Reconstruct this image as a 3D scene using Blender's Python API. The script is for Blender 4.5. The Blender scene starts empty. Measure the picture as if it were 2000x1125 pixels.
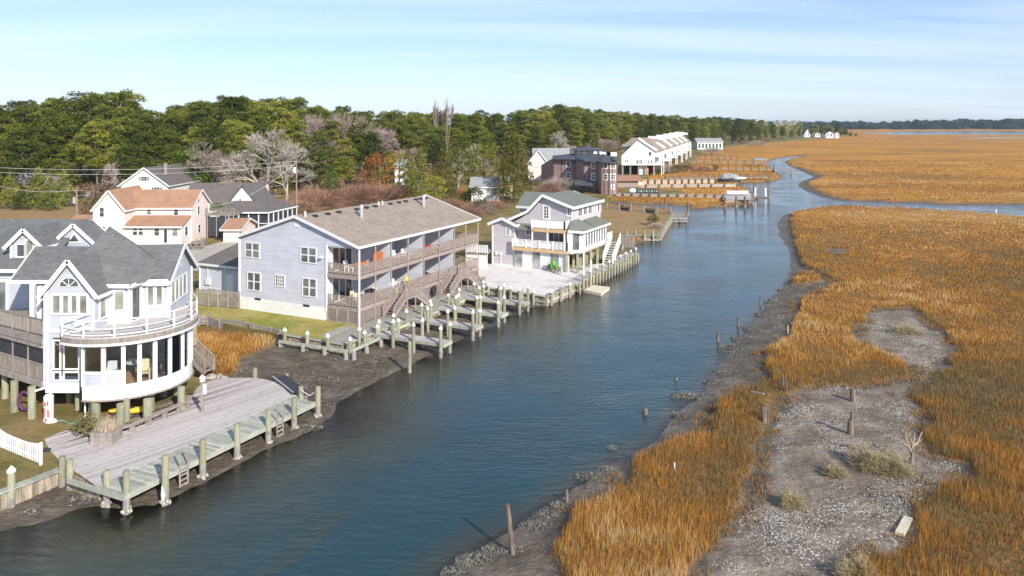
import bpy, math, random
import numpy as np
from mathutils import Vector, noise as mnoise
S = bpy.context.scene
COL = S.collection
rnd = random.Random(7)
# ---------------------------------------------------------------- camera, sky, sun, exposure
H, F, CX, HY = 18.6, 1500.0, 1000.0, 241.0
cd = bpy.data.cameras.new('camera'); cam = bpy.data.objects.new('camera', cd); COL.objects.link(cam)
cam.location = (0, 0, H); cam.rotation_euler = (math.radians(90), 0, 0)
cd.sensor_width = 36; cd.lens = 27; cd.shift_y = -(562.5 - HY) / 2000; cd.clip_start = .5; cd.clip_end = 20000
S.camera = cam
S.view_settings.view_transform = 'Standard'; S.view_settings.look = 'None'
S.view_settings.gamma = 1; S.view_settings.use_curve_mapping = False
S.view_settings.exposure = 0.2
SUN_AZ, SUN_EL = math.radians(147), math.radians(30)
W = bpy.data.worlds.new('World'); S.world = W; W.use_nodes = True
wn = W.node_tree; wn.nodes.clear()
def wnode(t, **k):
    n = wn.nodes.new(t)
    for a, b in k.items(): setattr(n, a, b)
    return n
sky = wnode('ShaderNodeTexSky', sky_type='NISHITA'); sky.sun_disc = False
sky.sun_elevation = SUN_EL; sky.sun_rotation = SUN_AZ; sky.air_density = 1.0; sky.dust_density = .35; sky.ozone_density = 1.6
wtc = wnode('ShaderNodeTexCoord'); wsp = wnode('ShaderNodeSeparateXYZ'); wn.links.new(wtc.outputs['Generated'], wsp.inputs[0])
def wm(op, a, b=None, clamp=False):
    n = wnode('ShaderNodeMath', operation=op); n.use_clamp = clamp
    for i, v in enumerate((a, b)):
        if v is None: continue
        if hasattr(v, 'links'): wn.links.new(v, n.inputs[i])
        else: n.inputs[i].default_value = v
    return n.outputs[0]
zz = wm('ADD', wm('MAXIMUM', wsp.outputs[2], 0.0), .09)
cv = wnode('ShaderNodeCombineXYZ'); wn.links.new(wm('DIVIDE', wsp.outputs[0], zz), cv.inputs[0]); wn.links.new(wm('DIVIDE', wsp.outputs[1], zz), cv.inputs[1])
wmap = wnode('ShaderNodeMapping'); wn.links.new(cv.outputs[0], wmap.inputs[0]); wmap.inputs['Rotation'].default_value = (0, 0, .25); wmap.inputs['Scale'].default_value = (.28, 1.1, 1)
wno = wnode('ShaderNodeTexNoise'); wno.inputs['Scale'].default_value = .75; wno.inputs['Detail'].default_value = 7; wno.inputs['Roughness'].default_value = .55; wno.inputs['Distortion'].default_value = .5
wn.links.new(wmap.outputs[0], wno.inputs['Vector'])
wr = wnode('ShaderNodeValToRGB'); wr.color_ramp.elements[0].position = .36; wr.color_ramp.elements[1].position = .74
wn.links.new(wno.outputs['Fac'], wr.inputs[0])
# thin cirrus thickens to the horizon
veil = wm('MULTIPLY', wm('POWER', wm('SUBTRACT', 1.0, wm('MAXIMUM', wsp.outputs[2], 0.0), True), 7.0), .34)
cf = wm('MULTIPLY', wr.outputs[0], .68)
fac = wm('SUBTRACT', 1.0, wm('MULTIPLY', wm('SUBTRACT', 1.0, veil), wm('SUBTRACT', 1.0, cf)), True)
tint = wnode('ShaderNodeMix', data_type='RGBA', blend_type='MULTIPLY'); tint.inputs['Factor'].default_value = 1
wn.links.new(sky.outputs[0], tint.inputs['A']); tint.inputs['B'].default_value = (.80, .93, 1.22, 1)
mx = wnode('ShaderNodeMix', data_type='RGBA'); wn.links.new(fac, mx.inputs['Factor']); wn.links.new(tint.outputs['Result'], mx.inputs['A'])
mx.inputs['B'].default_value = (7.5, 8.6, 10.4, 1)
bg = wnode('ShaderNodeBackground'); bg.inputs['Strength'].default_value = .108
wn.links.new(mx.outputs['Result'], bg.inputs['Color'])
wo = wnode('ShaderNodeOutputWorld'); wn.links.new(bg.outputs[0], wo.inputs[0])
sl = bpy.data.lights.new('sun', 'SUN'); sl.energy = 5.0; sl.angle = math.radians(.53); sl.color = (1, .925, .82)
so = bpy.data.objects.new('sun', sl); COL.objects.link(so)
sd = Vector((math.sin(SUN_AZ) * math.cos(SUN_EL), math.cos(SUN_AZ) * math.cos(SUN_EL), math.sin(SUN_EL)))
so.rotation_euler = sd.to_track_quat('Z', 'Y').to_euler(); so.location = (30, -40, 60)

# ---------------------------------------------------------------- helpers
def P(x, y, z=0.0):
    """the place at height z that the photograph shows at pixel x, y"""
    Y = F * (H - z) / (y - HY); return Vector(((x - CX) / F * Y, Y, z))
def tag(o, label=None, cat=None, group=None, kind=None):
    for k, v in (('label', label), ('category', cat), ('group', group), ('kind', kind)):
        if v: o[k] = v
    return o
def thing(name, label, cat, loc=(0, 0, 0), group=None, rz=0):
    o = bpy.data.objects.new(name, None); COL.objects.link(o); o.location = loc; o.rotation_euler = (0, 0, rz)
    o.empty_display_size = .3
    return tag(o, label, cat, group)
def origin(o):
    v = Vector((0, 0, 0))
    while o is not None: v = v + Vector(o.location); o = o.parent
    return v
class B:
    """collects faces of one mesh"""
    def __init__(s): s.v = []; s.f = []; s.m = []; s.g = []
    def add(s, vs, fs, mi=0):
        n = len(s.v); s.g.append((n, len(s.f))); s.v += [tuple(v) for v in vs]; s.f += [tuple(i + n for i in f) for f in fs]; s.m += [mi] * len(fs); return s
    def hexa(s, p, mi=0):
        return s.add(p, [(0, 3, 2, 1), (4, 5, 6, 7), (0, 1, 5, 4), (1, 2, 6, 5), (2, 3, 7, 6), (3, 0, 4, 7)], mi)
    def box(s, x0, x1, y0, y1, z0, z1, mi=0):
        return s.hexa([(x0, y0, z0), (x1, y0, z0), (x1, y1, z0), (x0, y1, z0), (x0, y0, z1), (x1, y0, z1), (x1, y1, z1), (x0, y1, z1)], mi)
    def prism(s, pts, z0, z1, mi=0):
        """vertical extrusion of a plan polygon"""
        a = sum(pts[i - 1][0] * pts[i][1] - pts[i][0] * pts[i - 1][1] for i in range(len(pts)))
        if a < 0: pts = list(pts)[::-1]
        n = len(pts)
        vs = [(p[0], p[1], z0) for p in pts] + [(p[0], p[1], z1) for p in pts]
        return s.add(vs, [tuple(range(n))[::-1], tuple(range(n, 2 * n))] + [(i, (i + 1) % n, (i + 1) % n + n, i + n) for i in range(n)], mi)
    def slab(s, pts, t, mi=0):
        """any 3-D polygon thickened downwards by t"""
        a = sum(pts[i - 1][0] * pts[i][1] - pts[i][0] * pts[i - 1][1] for i in range(len(pts)))
        if a < 0: pts = list(pts)[::-1]
        n = len(pts)
        vs = [(p[0], p[1], p[2] - t) for p in pts] + [tuple(p) for p in pts]
        return s.add(vs, [tuple(range(n))[::-1], tuple(range(n, 2 * n))] + [(i, (i + 1) % n, (i + 1) % n + n, i + n) for i in range(n)], mi)
    def ext(s, pts, d, mi=0):
        """any planar polygon extruded along vector d"""
        n = len(pts); d = Vector(d); pts = [Vector(p) for p in pts]
        nn = sum(((pts[i - 1]).cross(pts[i]) for i in range(n)), Vector())
        if nn.dot(d) < 0: pts = pts[::-1]
        return s.add(pts + [p + d for p in pts], [tuple(range(n))[::-1], tuple(range(n, 2 * n))] + [(i, (i + 1) % n, (i + 1) % n + n, i + n) for i in range(n)], mi)
    def bar(s, p, q, w=.1, h=.1, mi=0):
        """square bar from p to q; h is measured upwards (centred)"""
        p, q = Vector(p), Vector(q); d = (q - p)
        if d.length < 1e-6: return s
        d.normalize(); up = Vector((0, 0, 1)) if abs(d.z) < .98 else Vector((0, 1, 0))
        a = d.cross(up).normalized() * w / 2; b = a.cross(d).normalized() * h / 2
        return s.hexa([p - a - b, p + a - b, q + a - b, q - a - b, p - a + b, p + a + b, q + a + b, q - a + b], mi)
    def cyl(s, p, q, r0, r1=None, n=8, mi=0, cap=True):
        p, q = Vector(p), Vector(q); r1 = r0 if r1 is None else r1
        d = (q - p).normalized(); up = Vector((0, 0, 1)) if abs(d.z) < .95 else Vector((1, 0, 0))
        a = d.cross(up).normalized(); b = d.cross(a)
        vs = []
        for c, r in ((p, r0), (q, r1)):
            for i in range(n):
                t = 2 * math.pi * i / n; vs.append(c + a * math.cos(t) * r + b * math.sin(t) * r)
        fs = [(i, i + n, (i + 1) % n + n, (i + 1) % n) for i in range(n)]
        if cap: fs += [tuple(range(n)), tuple(range(n, 2 * n))[::-1]]
        return s.add(vs, fs, mi)
    def tube(s, pts, r, n=6, mi=0):
        for i in range(len(pts) - 1):
            r0 = r[i] if isinstance(r, (list, tuple)) else r; r1 = r[i + 1] if isinstance(r, (list, tuple)) else r
            s.cyl(pts[i], pts[i + 1], r0, r1, n, mi)
        return s
    def blob(s, c, rx, ry, rz, seed=0, rough=.25, n=8, mi=0):
        R = random.Random(seed); m = n // 2 + 1; vs = []
        for j in range(m + 1):
            ph = math.pi * j / m
            for i in range(n):
                th = 2 * math.pi * i / n; k = 1 + R.uniform(-rough, rough)
                vs.append((c[0] + rx * k * math.sin(ph) * math.cos(th), c[1] + ry * k * math.sin(ph) * math.sin(th), c[2] + rz * k * math.cos(ph)))
        fs = [(j * n + i, (j + 1) * n + i, (j + 1) * n + (i + 1) % n, j * n + (i + 1) % n) for j in range(m) for i in range(n)]
        return s.add(vs, fs, mi)
def link(name, me, parent=None, loc=(0, 0, 0)):
    o = bpy.data.objects.new(name, me); COL.objects.link(o); o.location = loc
    if parent is not None: o.parent = parent
    return o
EACH = {'corner_board', 'foundation_vent', 'joist', 'skirt_frame', 'vent_pipe', 'rail', 'landing_post', 'post', 'board', 'trim', 'beam', 'rock', 'leg', 'brace', 'lintel', 'arm', 'shutter', 'wale'}
def mk(name, b, mats, parent=None, loc=None, smooth=False, kind=None, label=None):
    """mesh built in world coordinates -> part of `parent` (or its own object); names in EACH give one object per piece"""
    if name in EACH and len(b.g) > 1 and kind is None and parent is not None:
        for i, (v0, f0) in enumerate(b.g):
            v1, f1 = b.g[i + 1] if i + 1 < len(b.g) else (len(b.v), len(b.f))
            c = B(); c.v = b.v[v0:v1]; c.f = [tuple(k - v0 for k in f) for f in b.f[f0:f1]]; c.m = b.m[f0:f1]; c.g = [(0, 0)]; o = mk(name, c, mats, parent, loc, smooth, kind, label)
        return o
    if not isinstance(mats, (list, tuple)): mats = [mats]
    if parent is not None: og = origin(parent)
    else: og = Vector(loc) if loc is not None else Vector((0, 0, 0))
    me = bpy.data.meshes.new(name)
    me.from_pydata([(v[0] - og.x, v[1] - og.y, v[2] - og.z) for v in b.v], [], b.f)
    for m in mats: me.materials.append(m)
    if len(mats) > 1: me.polygons.foreach_set('material_index', b.m)
    if smooth: me.polygons.foreach_set('use_smooth', [True] * len(b.f))
    me.update()
    o = link(name, me, parent, (0, 0, 0) if parent is not None else og)
    return tag(o, label=label, kind=kind)
def copy_of(o, parent=None, loc=None, rz=None, scale=None):
    c = o.copy(); COL.objects.link(c); c.parent = parent
    if loc is not None: c.location = loc
    if rz is not None: c.rotation_euler = (0, 0, rz)
    if scale is not None: c.scale = scale if isinstance(scale, (tuple, list)) else (scale,) * 3
    for ch in o.children: copy_of(ch, c)
    return c
class Plane:
    """vertical wall plane: origin (x,y), unit plan direction d, outward normal n"""
    def __init__(s, a, b):
        s.o = Vector((a[0], a[1])); e = Vector((b[0], b[1])); s.L = (e - s.o).length; s.d = (e - s.o) / s.L
        s.n = Vector((s.d.y, -s.d.x))
        if s.n.dot(-(s.o + e) / 2) < 0: s.n = -s.n
    def s_at(s, x):
        k = (x - CX) / F; return (k * s.o.y - s.o.x) / (s.d.x - k * s.d.y)
    def px(s, x, y):
        t = s.s_at(x); return t, H - (y - HY) * (s.o.y + t * s.d.y) / F
    def pt(s, t, z, off=0.0):
        q = s.o + s.d * t + s.n * off; return Vector((q.x, q.y, z))
    def pb(s, b, s0, s1, z0, z1, d0, d1, mi=0):
        p = [s.pt(s0, z0, d0), s.pt(s1, z0, d0), s.pt(s1, z0, d1), s.pt(s0, z0, d1), s.pt(s0, z1, d0), s.pt(s1, z1, d0), s.pt(s1, z1, d1), s.pt(s0, z1, d1)]
        if (p[1] - p[0]).cross(p[3] - p[0]).z < 0: p = [p[1], p[0], p[3], p[2], p[5], p[4], p[7], p[6]]
        return b.hexa(p, mi)
def window(par, pl, s0, s1, z0, z1, cols=1, rows=1, fm=None, gm=None, fw=.1, name='window', mw=.05, d=.06):
    if s1 < s0: s0, s1 = s1, s0
    f = B(); pl.pb(f, s0 - fw, s0, z0 - fw, z1 + fw, -.01, d); pl.pb(f, s1, s1 + fw, z0 - fw, z1 + fw, -.01, d)
    pl.pb(f, s0, s1, z0 - fw, z0, -.01, d + .004); pl.pb(f, s0, s1, z1, z1 + fw, -.01, d - .004)
    for i in range(1, cols):
        c = s0 + (s1 - s0) * i / cols; pl.pb(f, c - mw / 2, c + mw / 2, z0, z1, .0, d - .012)
    for j in range(1, rows):
        c = z0 + (z1 - z0) * j / rows; pl.pb(f, s0, s1, c - mw / 3, c + mw / 3, .0, d - .018)
    fo = mk(name, f, fm or M['white'], par)
    g = B(); pl.pb(g, s0, s1, z0, z1, -.005, .02); mk('pane', g, gm or M['glass'], fo)
    return fo
def winpx(par, pl, x0, y0, x1, y1, cols=1, rows=1, **k):
    xc = (x0 + x1) / 2; return window(par, pl, pl.s_at(x0), pl.s_at(x1), pl.px(xc, y1)[1], pl.px(xc, y0)[1], cols, rows, **k)

# ---------------------------------------------------------------- materials
M = {}
def nodes(name):
    m = bpy.data.materials.new(name); m.use_nodes = True; nt = m.node_tree
    bs = nt.nodes['Principled BSDF']; return m, nt, bs
def N(nt, t, ins=None, **k):
    n = nt.nodes.new(t)
    for a, b in k.items(): setattr(n, a, b)
    for a, b in (ins or {}).items():
        if hasattr(b, 'links'): nt.links.new(b, n.inputs[a])
        else: n.inputs[a].default_value = b
    return n
def rgb(c): return (c[0], c[1], c[2], 1)
def ramp(nt, fac, stops):
    r = N(nt, 'ShaderNodeValToRGB', {0: fac}); e = r.color_ramp.elements
    while len(e) < len(stops): e.new(.5)
    for i, (p, c) in enumerate(stops): e[i].position = p; e[i].color = rgb(c)
    return r.outputs[0]
def mat(name, c1, c2=None, scale=3.0, rough=.75, bump=.0, bscale=None, stretch=(1, 1, 1), rand=0.0, spec=.3, metal=0, detail=5, c3=None):
    m, nt, bs = nodes(name); c2 = c2 or c1
    tc = N(nt, 'ShaderNodeTexCoord'); mp = N(nt, 'ShaderNodeMapping', {0: tc.outputs['Object'], 'Scale': stretch})
    no = N(nt, 'ShaderNodeTexNoise', {'Vector': mp.outputs[0], 'Scale': scale, 'Detail': detail, 'Roughness': .6})
    st = [(.33, c1), (.67, c2)] if c3 is None else [(.3, c1), (.5, c2), (.68, c3)]
    col = ramp(nt, no.outputs['Fac'], st)
    if rand:
        oi = N(nt, 'ShaderNodeObjectInfo'); mr = N(nt, 'ShaderNodeMapRange', {0: oi.outputs['Random'], 3: 1 - rand, 4: 1 + rand})
        hs = N(nt, 'ShaderNodeHueSaturation', {'Color': col, 'Value': mr.outputs[0]}); col = hs.outputs[0]
    nt.links.new(col, bs.inputs['Base Color']); bs.inputs['Roughness'].default_value = rough
    bs.inputs['Specular IOR Level'].default_value = spec; bs.inputs['Metallic'].default_value = metal
    if bump:
        n2 = N(nt, 'ShaderNodeTexNoise', {'Vector': mp.outputs[0], 'Scale': bscale or scale * 4, 'Detail': 4})
        bp = N(nt, 'ShaderNodeBump', {'Strength': bump, 'Distance': .05, 'Height': n2.outputs['Fac']}); nt.links.new(bp.outputs[0], bs.inputs['Normal'])
    M[name] = m; return m
def lap(name, c1, c2, pitch=.16, rough=.6, bump=.5):
    """clapboard siding: courses follow height, a real lap profile in the bump"""
    m, nt, bs = nodes(name); tc = N(nt, 'ShaderNodeTexCoord'); sp = N(nt, 'ShaderNodeSeparateXYZ', {0: tc.outputs['Object']})
    dv = N(nt, 'ShaderNodeMath', {0: sp.outputs[2], 1: pitch}, operation='DIVIDE'); fr = N(nt, 'ShaderNodeMath', {0: dv.outputs[0]}, operation='FRACT')
    no = N(nt, 'ShaderNodeTexNoise', {'Vector': tc.outputs['Object'], 'Scale': .9, 'Detail': 6})
    mp = N(nt, 'ShaderNodeMapping', {0: tc.outputs['Object'], 'Scale': (.35, .35, 6.2)}); n3 = N(nt, 'ShaderNodeTexNoise', {'Vector': mp.outputs[0], 'Scale': 1.0, 'Detail': 1})
    ad = N(nt, 'ShaderNodeMath', {0: no.outputs['Fac'], 1: n3.outputs['Fac']}, operation='ADD'); hf = N(nt, 'ShaderNodeMath', {0: ad.outputs[0], 1: .5}, operation='MULTIPLY')
    col = ramp(nt, hf.outputs[0], [(.38, c1), (.62, c2)])
    gr = ramp(nt, fr.outputs[0], [(.0, (.62, .62, .62)), (.12, (1, 1, 1))])
    mm = N(nt, 'ShaderNodeMix', {'Factor': 1.0, 'A': col, 'B': gr}, data_type='RGBA', blend_type='MULTIPLY')
    for s in mm.inputs:
        if s.type == 'RGBA' and s.name == 'A': nt.links.new(col, s)
        if s.type == 'RGBA' and s.name == 'B': nt.links.new(gr, s)
    mm.inputs[0].default_value = 1
    nt.links.new([o for o in mm.outputs if o.type == 'RGBA'][0], bs.inputs['Base Color']); bs.inputs['Roughness'].default_value = rough; bs.inputs['Specular IOR Level'].default_value = .3
    iv = N(nt, 'ShaderNodeMath', {0: 1.0, 1: fr.outputs[0]}, operation='SUBTRACT')
    bp = N(nt, 'ShaderNodeBump', {'Strength': bump, 'Distance': .03, 'Height': iv.outputs[0]}); nt.links.new(bp.outputs[0], bs.inputs['Normal'])
    M[name] = m; return m
def shingle(name, c1, c2, c3, pitch=.075, wid=.32):
    m, nt, bs = nodes(name); tc = N(nt, 'ShaderNodeTexCoord'); sp = N(nt, 'ShaderNodeSeparateXYZ', {0: tc.outputs['Object']})
    xa = N(nt, 'ShaderNodeMath', {0: sp.outputs[0], 1: .77}, operation='MULTIPLY'); xy = N(nt, 'ShaderNodeMath', {0: sp.outputs[1], 1: .64, 2: xa.outputs[0]}, operation='MULTIPLY_ADD')
    cb = N(nt, 'ShaderNodeCombineXYZ', {0: xy.outputs[0], 1: sp.outputs[2]})
    br = N(nt, 'ShaderNodeTexBrick', {'Vector': cb.outputs[0], 'Color1': (0, 0, 0, 1), 'Color2': (1, 1, 1, 1), 'Mortar': (.0, .0, .0, 1), 'Scale': 1.0, 'Mortar Size': .006, 'Brick Width': wid, 'Row Height': pitch})
    br.offset = .5
    no = N(nt, 'ShaderNodeTexNoise', {'Vector': tc.outputs['Object'], 'Scale': .7, 'Detail': 7, 'Roughness': .65})
    a = N(nt, 'ShaderNodeMath', {0: br.outputs['Color'], 1: .26, 2: .09}, operation='MULTIPLY_ADD'); b2 = N(nt, 'ShaderNodeMath', {0: no.outputs['Fac'], 1: .6, 2: a.outputs[0]}, operation='MULTIPLY_ADD')
    col = ramp(nt, b2.outputs[0], [(.2, c1), (.5, c2), (.85, c3)]); nt.links.new(col, bs.inputs['Base Color'])
    bs.inputs['Roughness'].default_value = .92; bs.inputs['Specular IOR Level'].default_value = .15
    fr = N(nt, 'ShaderNodeMath', {0: N(nt, 'ShaderNodeMath', {0: sp.outputs[2], 1: pitch}, operation='DIVIDE').outputs[0]}, operation='FRACT')
    bp = N(nt, 'ShaderNodeBump', {'Strength': .35, 'Distance': .02, 'Height': fr.outputs[0]}); bp.invert = True; nt.links.new(bp.outputs[0], bs.inputs['Normal'])
    M[name] = m; return m
mat('white', (.74, .74, .73), (.80, .80, .79), 2.5, .45)
mat('white_paint_worn', (.66, .66, .63), (.8, .8, .78), 4, .6, bump=.1)
lap('siding_grey', (.43, .455, .505), (.51, .535, .585), .15)
lap('siding_blue', (.52, .545, .61), (.62, .64, .705), .17)
lap('siding_lilac', (.52, .475, .50), (.58, .535, .56), .19)
lap('siding_pink', (.76, .66, .60), (.80, .71, .65), .16)
lap('siding_white', (.74, .74, .72), (.8, .8, .78), .18)
lap('siding_mint', (.56, .72, .66), (.62, .76, .70), .18)
lap('siding_townhouse', (.74, .745, .75), (.80, .80, .80), .2, bump=.3)
mat('foundation', (.77, .77, .76), (.84, .84, .83), .8, .8, bump=.2, bscale=12)
shingle('roof_grey', (.095, .10, .098), (.155, .16, .157), (.215, .22, .215))
shingle('roof_brown', (.23, .18, .145), (.33, .27, .22), (.43, .36, .30), .06, .4)
shingle('roof_green', (.12, .135, .115), (.18, .195, .165), (.24, .25, .22), .06)
shingle('roof_rust', (.29, .16, .095), (.39, .23, .145), (.46, .295, .20), .1)
shingle('roof_dark', (.11, .095, .09), (.16, .14, .13), (.21, .185, .17), .09)
shingle('roof_slate', (.06, .07, .085), (.09, .10, .12), (.13, .14, .16), .1)
shingle('roof_pale', (.25, .25, .25), (.32, .33, .33), (.4, .4, .4), .1)
mat('wood_grey', (.23, .20, .175), (.36, .325, .295), 5, .85, bump=.35, stretch=(1, 1, .25), rand=.12)
mat('wood_deck', (.36, .32, .30), (.49, .445, .42), 2.2, .85, bump=.3, stretch=(1, 1, 1), rand=.13, c3=(.42, .39, .36))
mat('wood_green', (.33, .345, .28), (.46, .465, .385), 2.6, .85, bump=.3, rand=.24)
mat('wood_boardwalk', (.24, .225, .20), (.36, .335, .295), 1.6, .9, bump=.3, rand=.13, c3=(.30, .27, .21))
mat('wood_rail', (.27, .215, .19), (.40, .335, .30), 5, .85, bump=.2, rand=.06)
mat('wood_pale', (.46, .36, .25), (.56, .46, .34), 5, .8, bump=.2)
mat('wood_new', (.52, .36, .19), (.62, .45, .26), 4, .8)
mat('wood_float', (.62, .55, .40), (.72, .65, .50), 3, .8, bump=.15)
mat('pile_wood', (.19, .205, .145), (.31, .315, .22), 2.6, .9, bump=.6, bscale=14, stretch=(1, 1, .4), rand=.18, c3=(.36, .30, .17))
mat('stake_wood', (.10, .075, .055), (.27, .215, .17), 5, .95, bump=.7, bscale=14, stretch=(1, 1, .2), rand=.15)
mat('sheet_timber', (.16, .13, .10), (.36, .31, .23), 3, .92, bump=.7, bscale=9, stretch=(1, 1, .35), rand=.3, c3=(.43, .34, .26))
mat('barnacle', (.34, .30, .25), (.60, .56, .50), 9, .95, bump=1.0, bscale=22)
mat('tide_wood', (.20, .19, .17), (.38, .35, .32), 8, .95, bump=.9, bscale=22, stretch=(1, 1, .5))
mat('cap_white', (.80, .80, .80), None, 3, .5)
mat('dark_metal', (.03, .03, .035), (.05, .05, .055), 5, .5)
mat('steel', (.55, .56, .58), (.68, .69, .70), 6, .38, metal=.6)
mat('dark_screen', (.030, .034, .045), (.055, .060, .075), 1.2, .5, spec=.4)
mat('curtain', (.40, .40, .33), (.55, .54, .46), 4, .8, stretch=(8, 8, .3))
mat('red', (.55, .05, .06), (.62, .09, .08), 4, .6)
mat('yellow', (.78, .52, .04), (.84, .60, .08), 4, .45)
mat('green_plastic', (.07, .22, .04), (.14, .34, .07), 3, .45)
mat('teal', (.12, .33, .28), (.18, .42, .35), 4, .6)
mat('purple', (.11, .03, .10), (.16, .05, .14), 4, .6)
mat('orange', (.62, .2, .07), (.72, .28, .12), 4, .7)
mat('cream', (.72, .62, .38), (.8, .7, .48), 4, .7)
mat('interior_wood', (.42, .22, .10), (.56, .33, .16), 3, .5)
mat('interior_wall', (.46, .33, .21), (.58, .44, .30), 2, .8)
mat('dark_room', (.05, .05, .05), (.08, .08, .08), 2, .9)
mat('mauve', (.30, .205, .185), (.36, .25, .225), 1.2, .8)
mat('mauve_dark', (.15, .105, .10), (.19, .135, .13), 1.2, .8)
mat('stone_rip', (.25, .23, .2), (.5, .46, .4), 3, .9, bump=.6, rand=.25)
mat('rope', (.6, .6, .56), None, 3, .8)
mat('bark', (.13, .10, .08), (.24, .19, .155), 3, .95, bump=.6, stretch=(1, 1, .3))
mat('bark_pale', (.40, .35, .31), (.55, .49, .43), 3, .9, bump=.3, stretch=(1, 1, .4))
mat('twig', (.30, .235, .20), (.42, .345, .30), 2, .95, rand=.15)
mat('twig_red', (.24, .13, .09), (.36, .21, .15), 2, .95, rand=.2)
mat('twig_pink', (.34, .26, .235), (.46, .36, .33), 2, .95, rand=.1)
mat('concrete', (.50, .46, .42), (.74, .70, .66), .30, .85, bump=.35, bscale=8, c3=(.66, .62, .57), detail=9)
mat('path', (.40, .36, .30), (.5, .45, .38), .8, .9, bump=.25)
mat('gravel', (.36, .33, .29), (.52, .48, .42), 5, .95, bump=.5)
def glassmat(name, base, rough=.06):
    m, nt, bs = nodes(name); tc = N(nt, 'ShaderNodeTexCoord'); no = N(nt, 'ShaderNodeTexNoise', {'Vector': tc.outputs['Object'], 'Scale': .9, 'Detail': 2})
    nt.links.new(ramp(nt, no.outputs['Fac'], [(.35, [c * .6 for c in base]), (.65, [c * 1.5 for c in base])]), bs.inputs['Base Color'])
    bs.inputs['Roughness'].default_value = rough; bs.inputs['IOR'].default_value = 1.7; M[name] = m
glassmat('glass', (.07, .08, .085)); glassmat('glass_curtain', (.24, .245, .20), .12); glassmat('glass_pale', (.32, .33, .34), .15)
glassmat('glass_grey', (.15, .165, .165), .1)
def clear_glass():
    m, nt, bs = nodes('glass_clear'); nt.nodes.remove(bs)
    g = N(nt, 'ShaderNodeBsdfGlossy', {'Roughness': .03, 'Color': (.9, .95, 1, 1)}); t = N(nt, 'ShaderNodeBsdfTransparent', {'Color': (.93, .95, .95, 1)}); fr = N(nt, 'ShaderNodeFresnel', {'IOR': 1.6})
    mx_ = N(nt, 'ShaderNodeMixShader', {0: fr.outputs[0], 1: t.outputs[0], 2: g.outputs[0]}); nt.links.new(mx_.outputs[0], nt.nodes['Material Output'].inputs[0]); M['glass_clear'] = m
clear_glass()
# ---------------------------------------------------------------- the lie of the land
def PW(pts, z=0.0): return np.array([[P(x, y, z).x, P(x, y, z).y] for x, y in pts])
WATER = PW([(850,1180),(885,1110),(915,1088),(955,1068),(1000,1040),(1050,1012),(1095,985),(1130,955),(1180,925),(1240,893),(1285,862),(1325,820),(1350,796),(1382,770),(1400,735),(1425,700),(1440,676),(1462,650),(1480,625),(1505,592),(1530,566),(1546,545),(1549,515),(1545,490),(1530,465),(1521,437),(1530,424),(1552,414),(1620,404),(1750,407),(1900,417),(2000,426),(2500,455),
 (2500,415),(2000,400),(1900,401),(1750,397),(1640,392),(1605,385),(1575,373),(1560,363),(1566,354),(1592,346),(1572,337),(1546,326),(1534,318),(1540,311),(1575,306),(1575,304),(1520,308),(1496,317),(1506,330),(1524,343),(1526,350),(1505,355),(1450,357),(1440,362),(1462,372),(1478,386),(1470,398),(1420,404),(1380,407),(1345,410),(1340,402),(1300,400),(1240,398),(1190,396),(1190,402),(1240,405),(1311,412),
 (1316,428),(1292,466),(1240,478),(1215,480),(1242,494),(1243,506),(1180,540),(1120,567),(1075,590),(1040,600),(1008,606),(966,628),(906,658),(842,690),(780,720),(724,744),(684,766),(656,786),(645,812),(610,832),(560,855),(500,885),(440,915),(380,950),(300,985),(245,990),(190,985),(150,992),(100,1008),(50,1022),(0,1032),(-300,1060),(-300,1700),(700,1700)])
WATER2 = PW([(1672,260),(1800,256.5),(2700,258),(2700,262.5),(2000,263.5),(1850,262),(1750,262.6)])
WATER3 = PW([(1500,269.6),(1760,268.0),(2600,270.5),(2600,271.6),(1760,269.2)])
SHELLFLAT = PW([(1330,1180),(1345,1110),(1375,1070),(1425,1010),(1455,975),(1468,925),(1486,865),(1495,832),(1520,780),(1560,752),(1620,748),(1680,752),(1785,738),(1775,715),(1720,692),(1680,668),(1665,655),(1685,620),(1705,602),(1780,600),(1810,628),(1845,650),(1868,690),(1850,702),(1822,742),(1790,757),(1775,772),(1808,800),(1800,850),(1828,888),(1895,908),(1885,928),(1850,945),(1838,962),(1792,985),(1792,1010),(1800,1030),(1790,1058),(1750,1088),(1690,1110),(1650,1180)], .45)
MUDR = PW([(800,1200),(1082,1180),(1086,1085),(1108,1040),(1116,992),(1172,975),(1205,932),(1232,903),(1262,882),(1330,852),(1398,846),(1378,820),(1392,778),(1440,762),(1500,746),(1482,722),(1498,690),(1532,662),(1545,640),(1560,612),(1555,592),(1610,566),(1640,556),(1615,543),(1585,530),(1562,512),(1552,480),(1545,450),(1545,420),(1500,420),(1400,600),(1200,850)], .3)
ISLET = PW([(1533,552),(1545,538),(1580,532),(1610,540),(1612,548),(1575,554)], .3)
MUDL = PW([(-300,950),(0,958),(150,920),(330,860),(395,745),(440,742),(468,700),(515,690),(547,668),(545,655),(680,660),(740,640),(950,545),(1080,545),(1240,480),(1330,480),(1200,700),(700,1200),(-300,1300)])
PATCH = PW([(360,610),(395,632),(470,655),(545,668),(522,688),(480,700),(462,722),(440,738),(360,742)], .4)
POOL = PW([(1618,491),(1630,485),(1646,487),(1650,494),(1635,498),(1622,497)], .4)
def lp(x, y): return P(x, y, 1.0)
deck0, deck1 = P(243, 967, 1.0), P(615, 785.6, 1.0)
dk = (deck1 - deck0).xy.normalized(); dn = Vector((-dk.y, dk.x))
e0 = deck0.xy + dn * 2.3 + dk * .5; e1 = deck1.xy + dn * 4.6 - dk * 4
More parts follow.
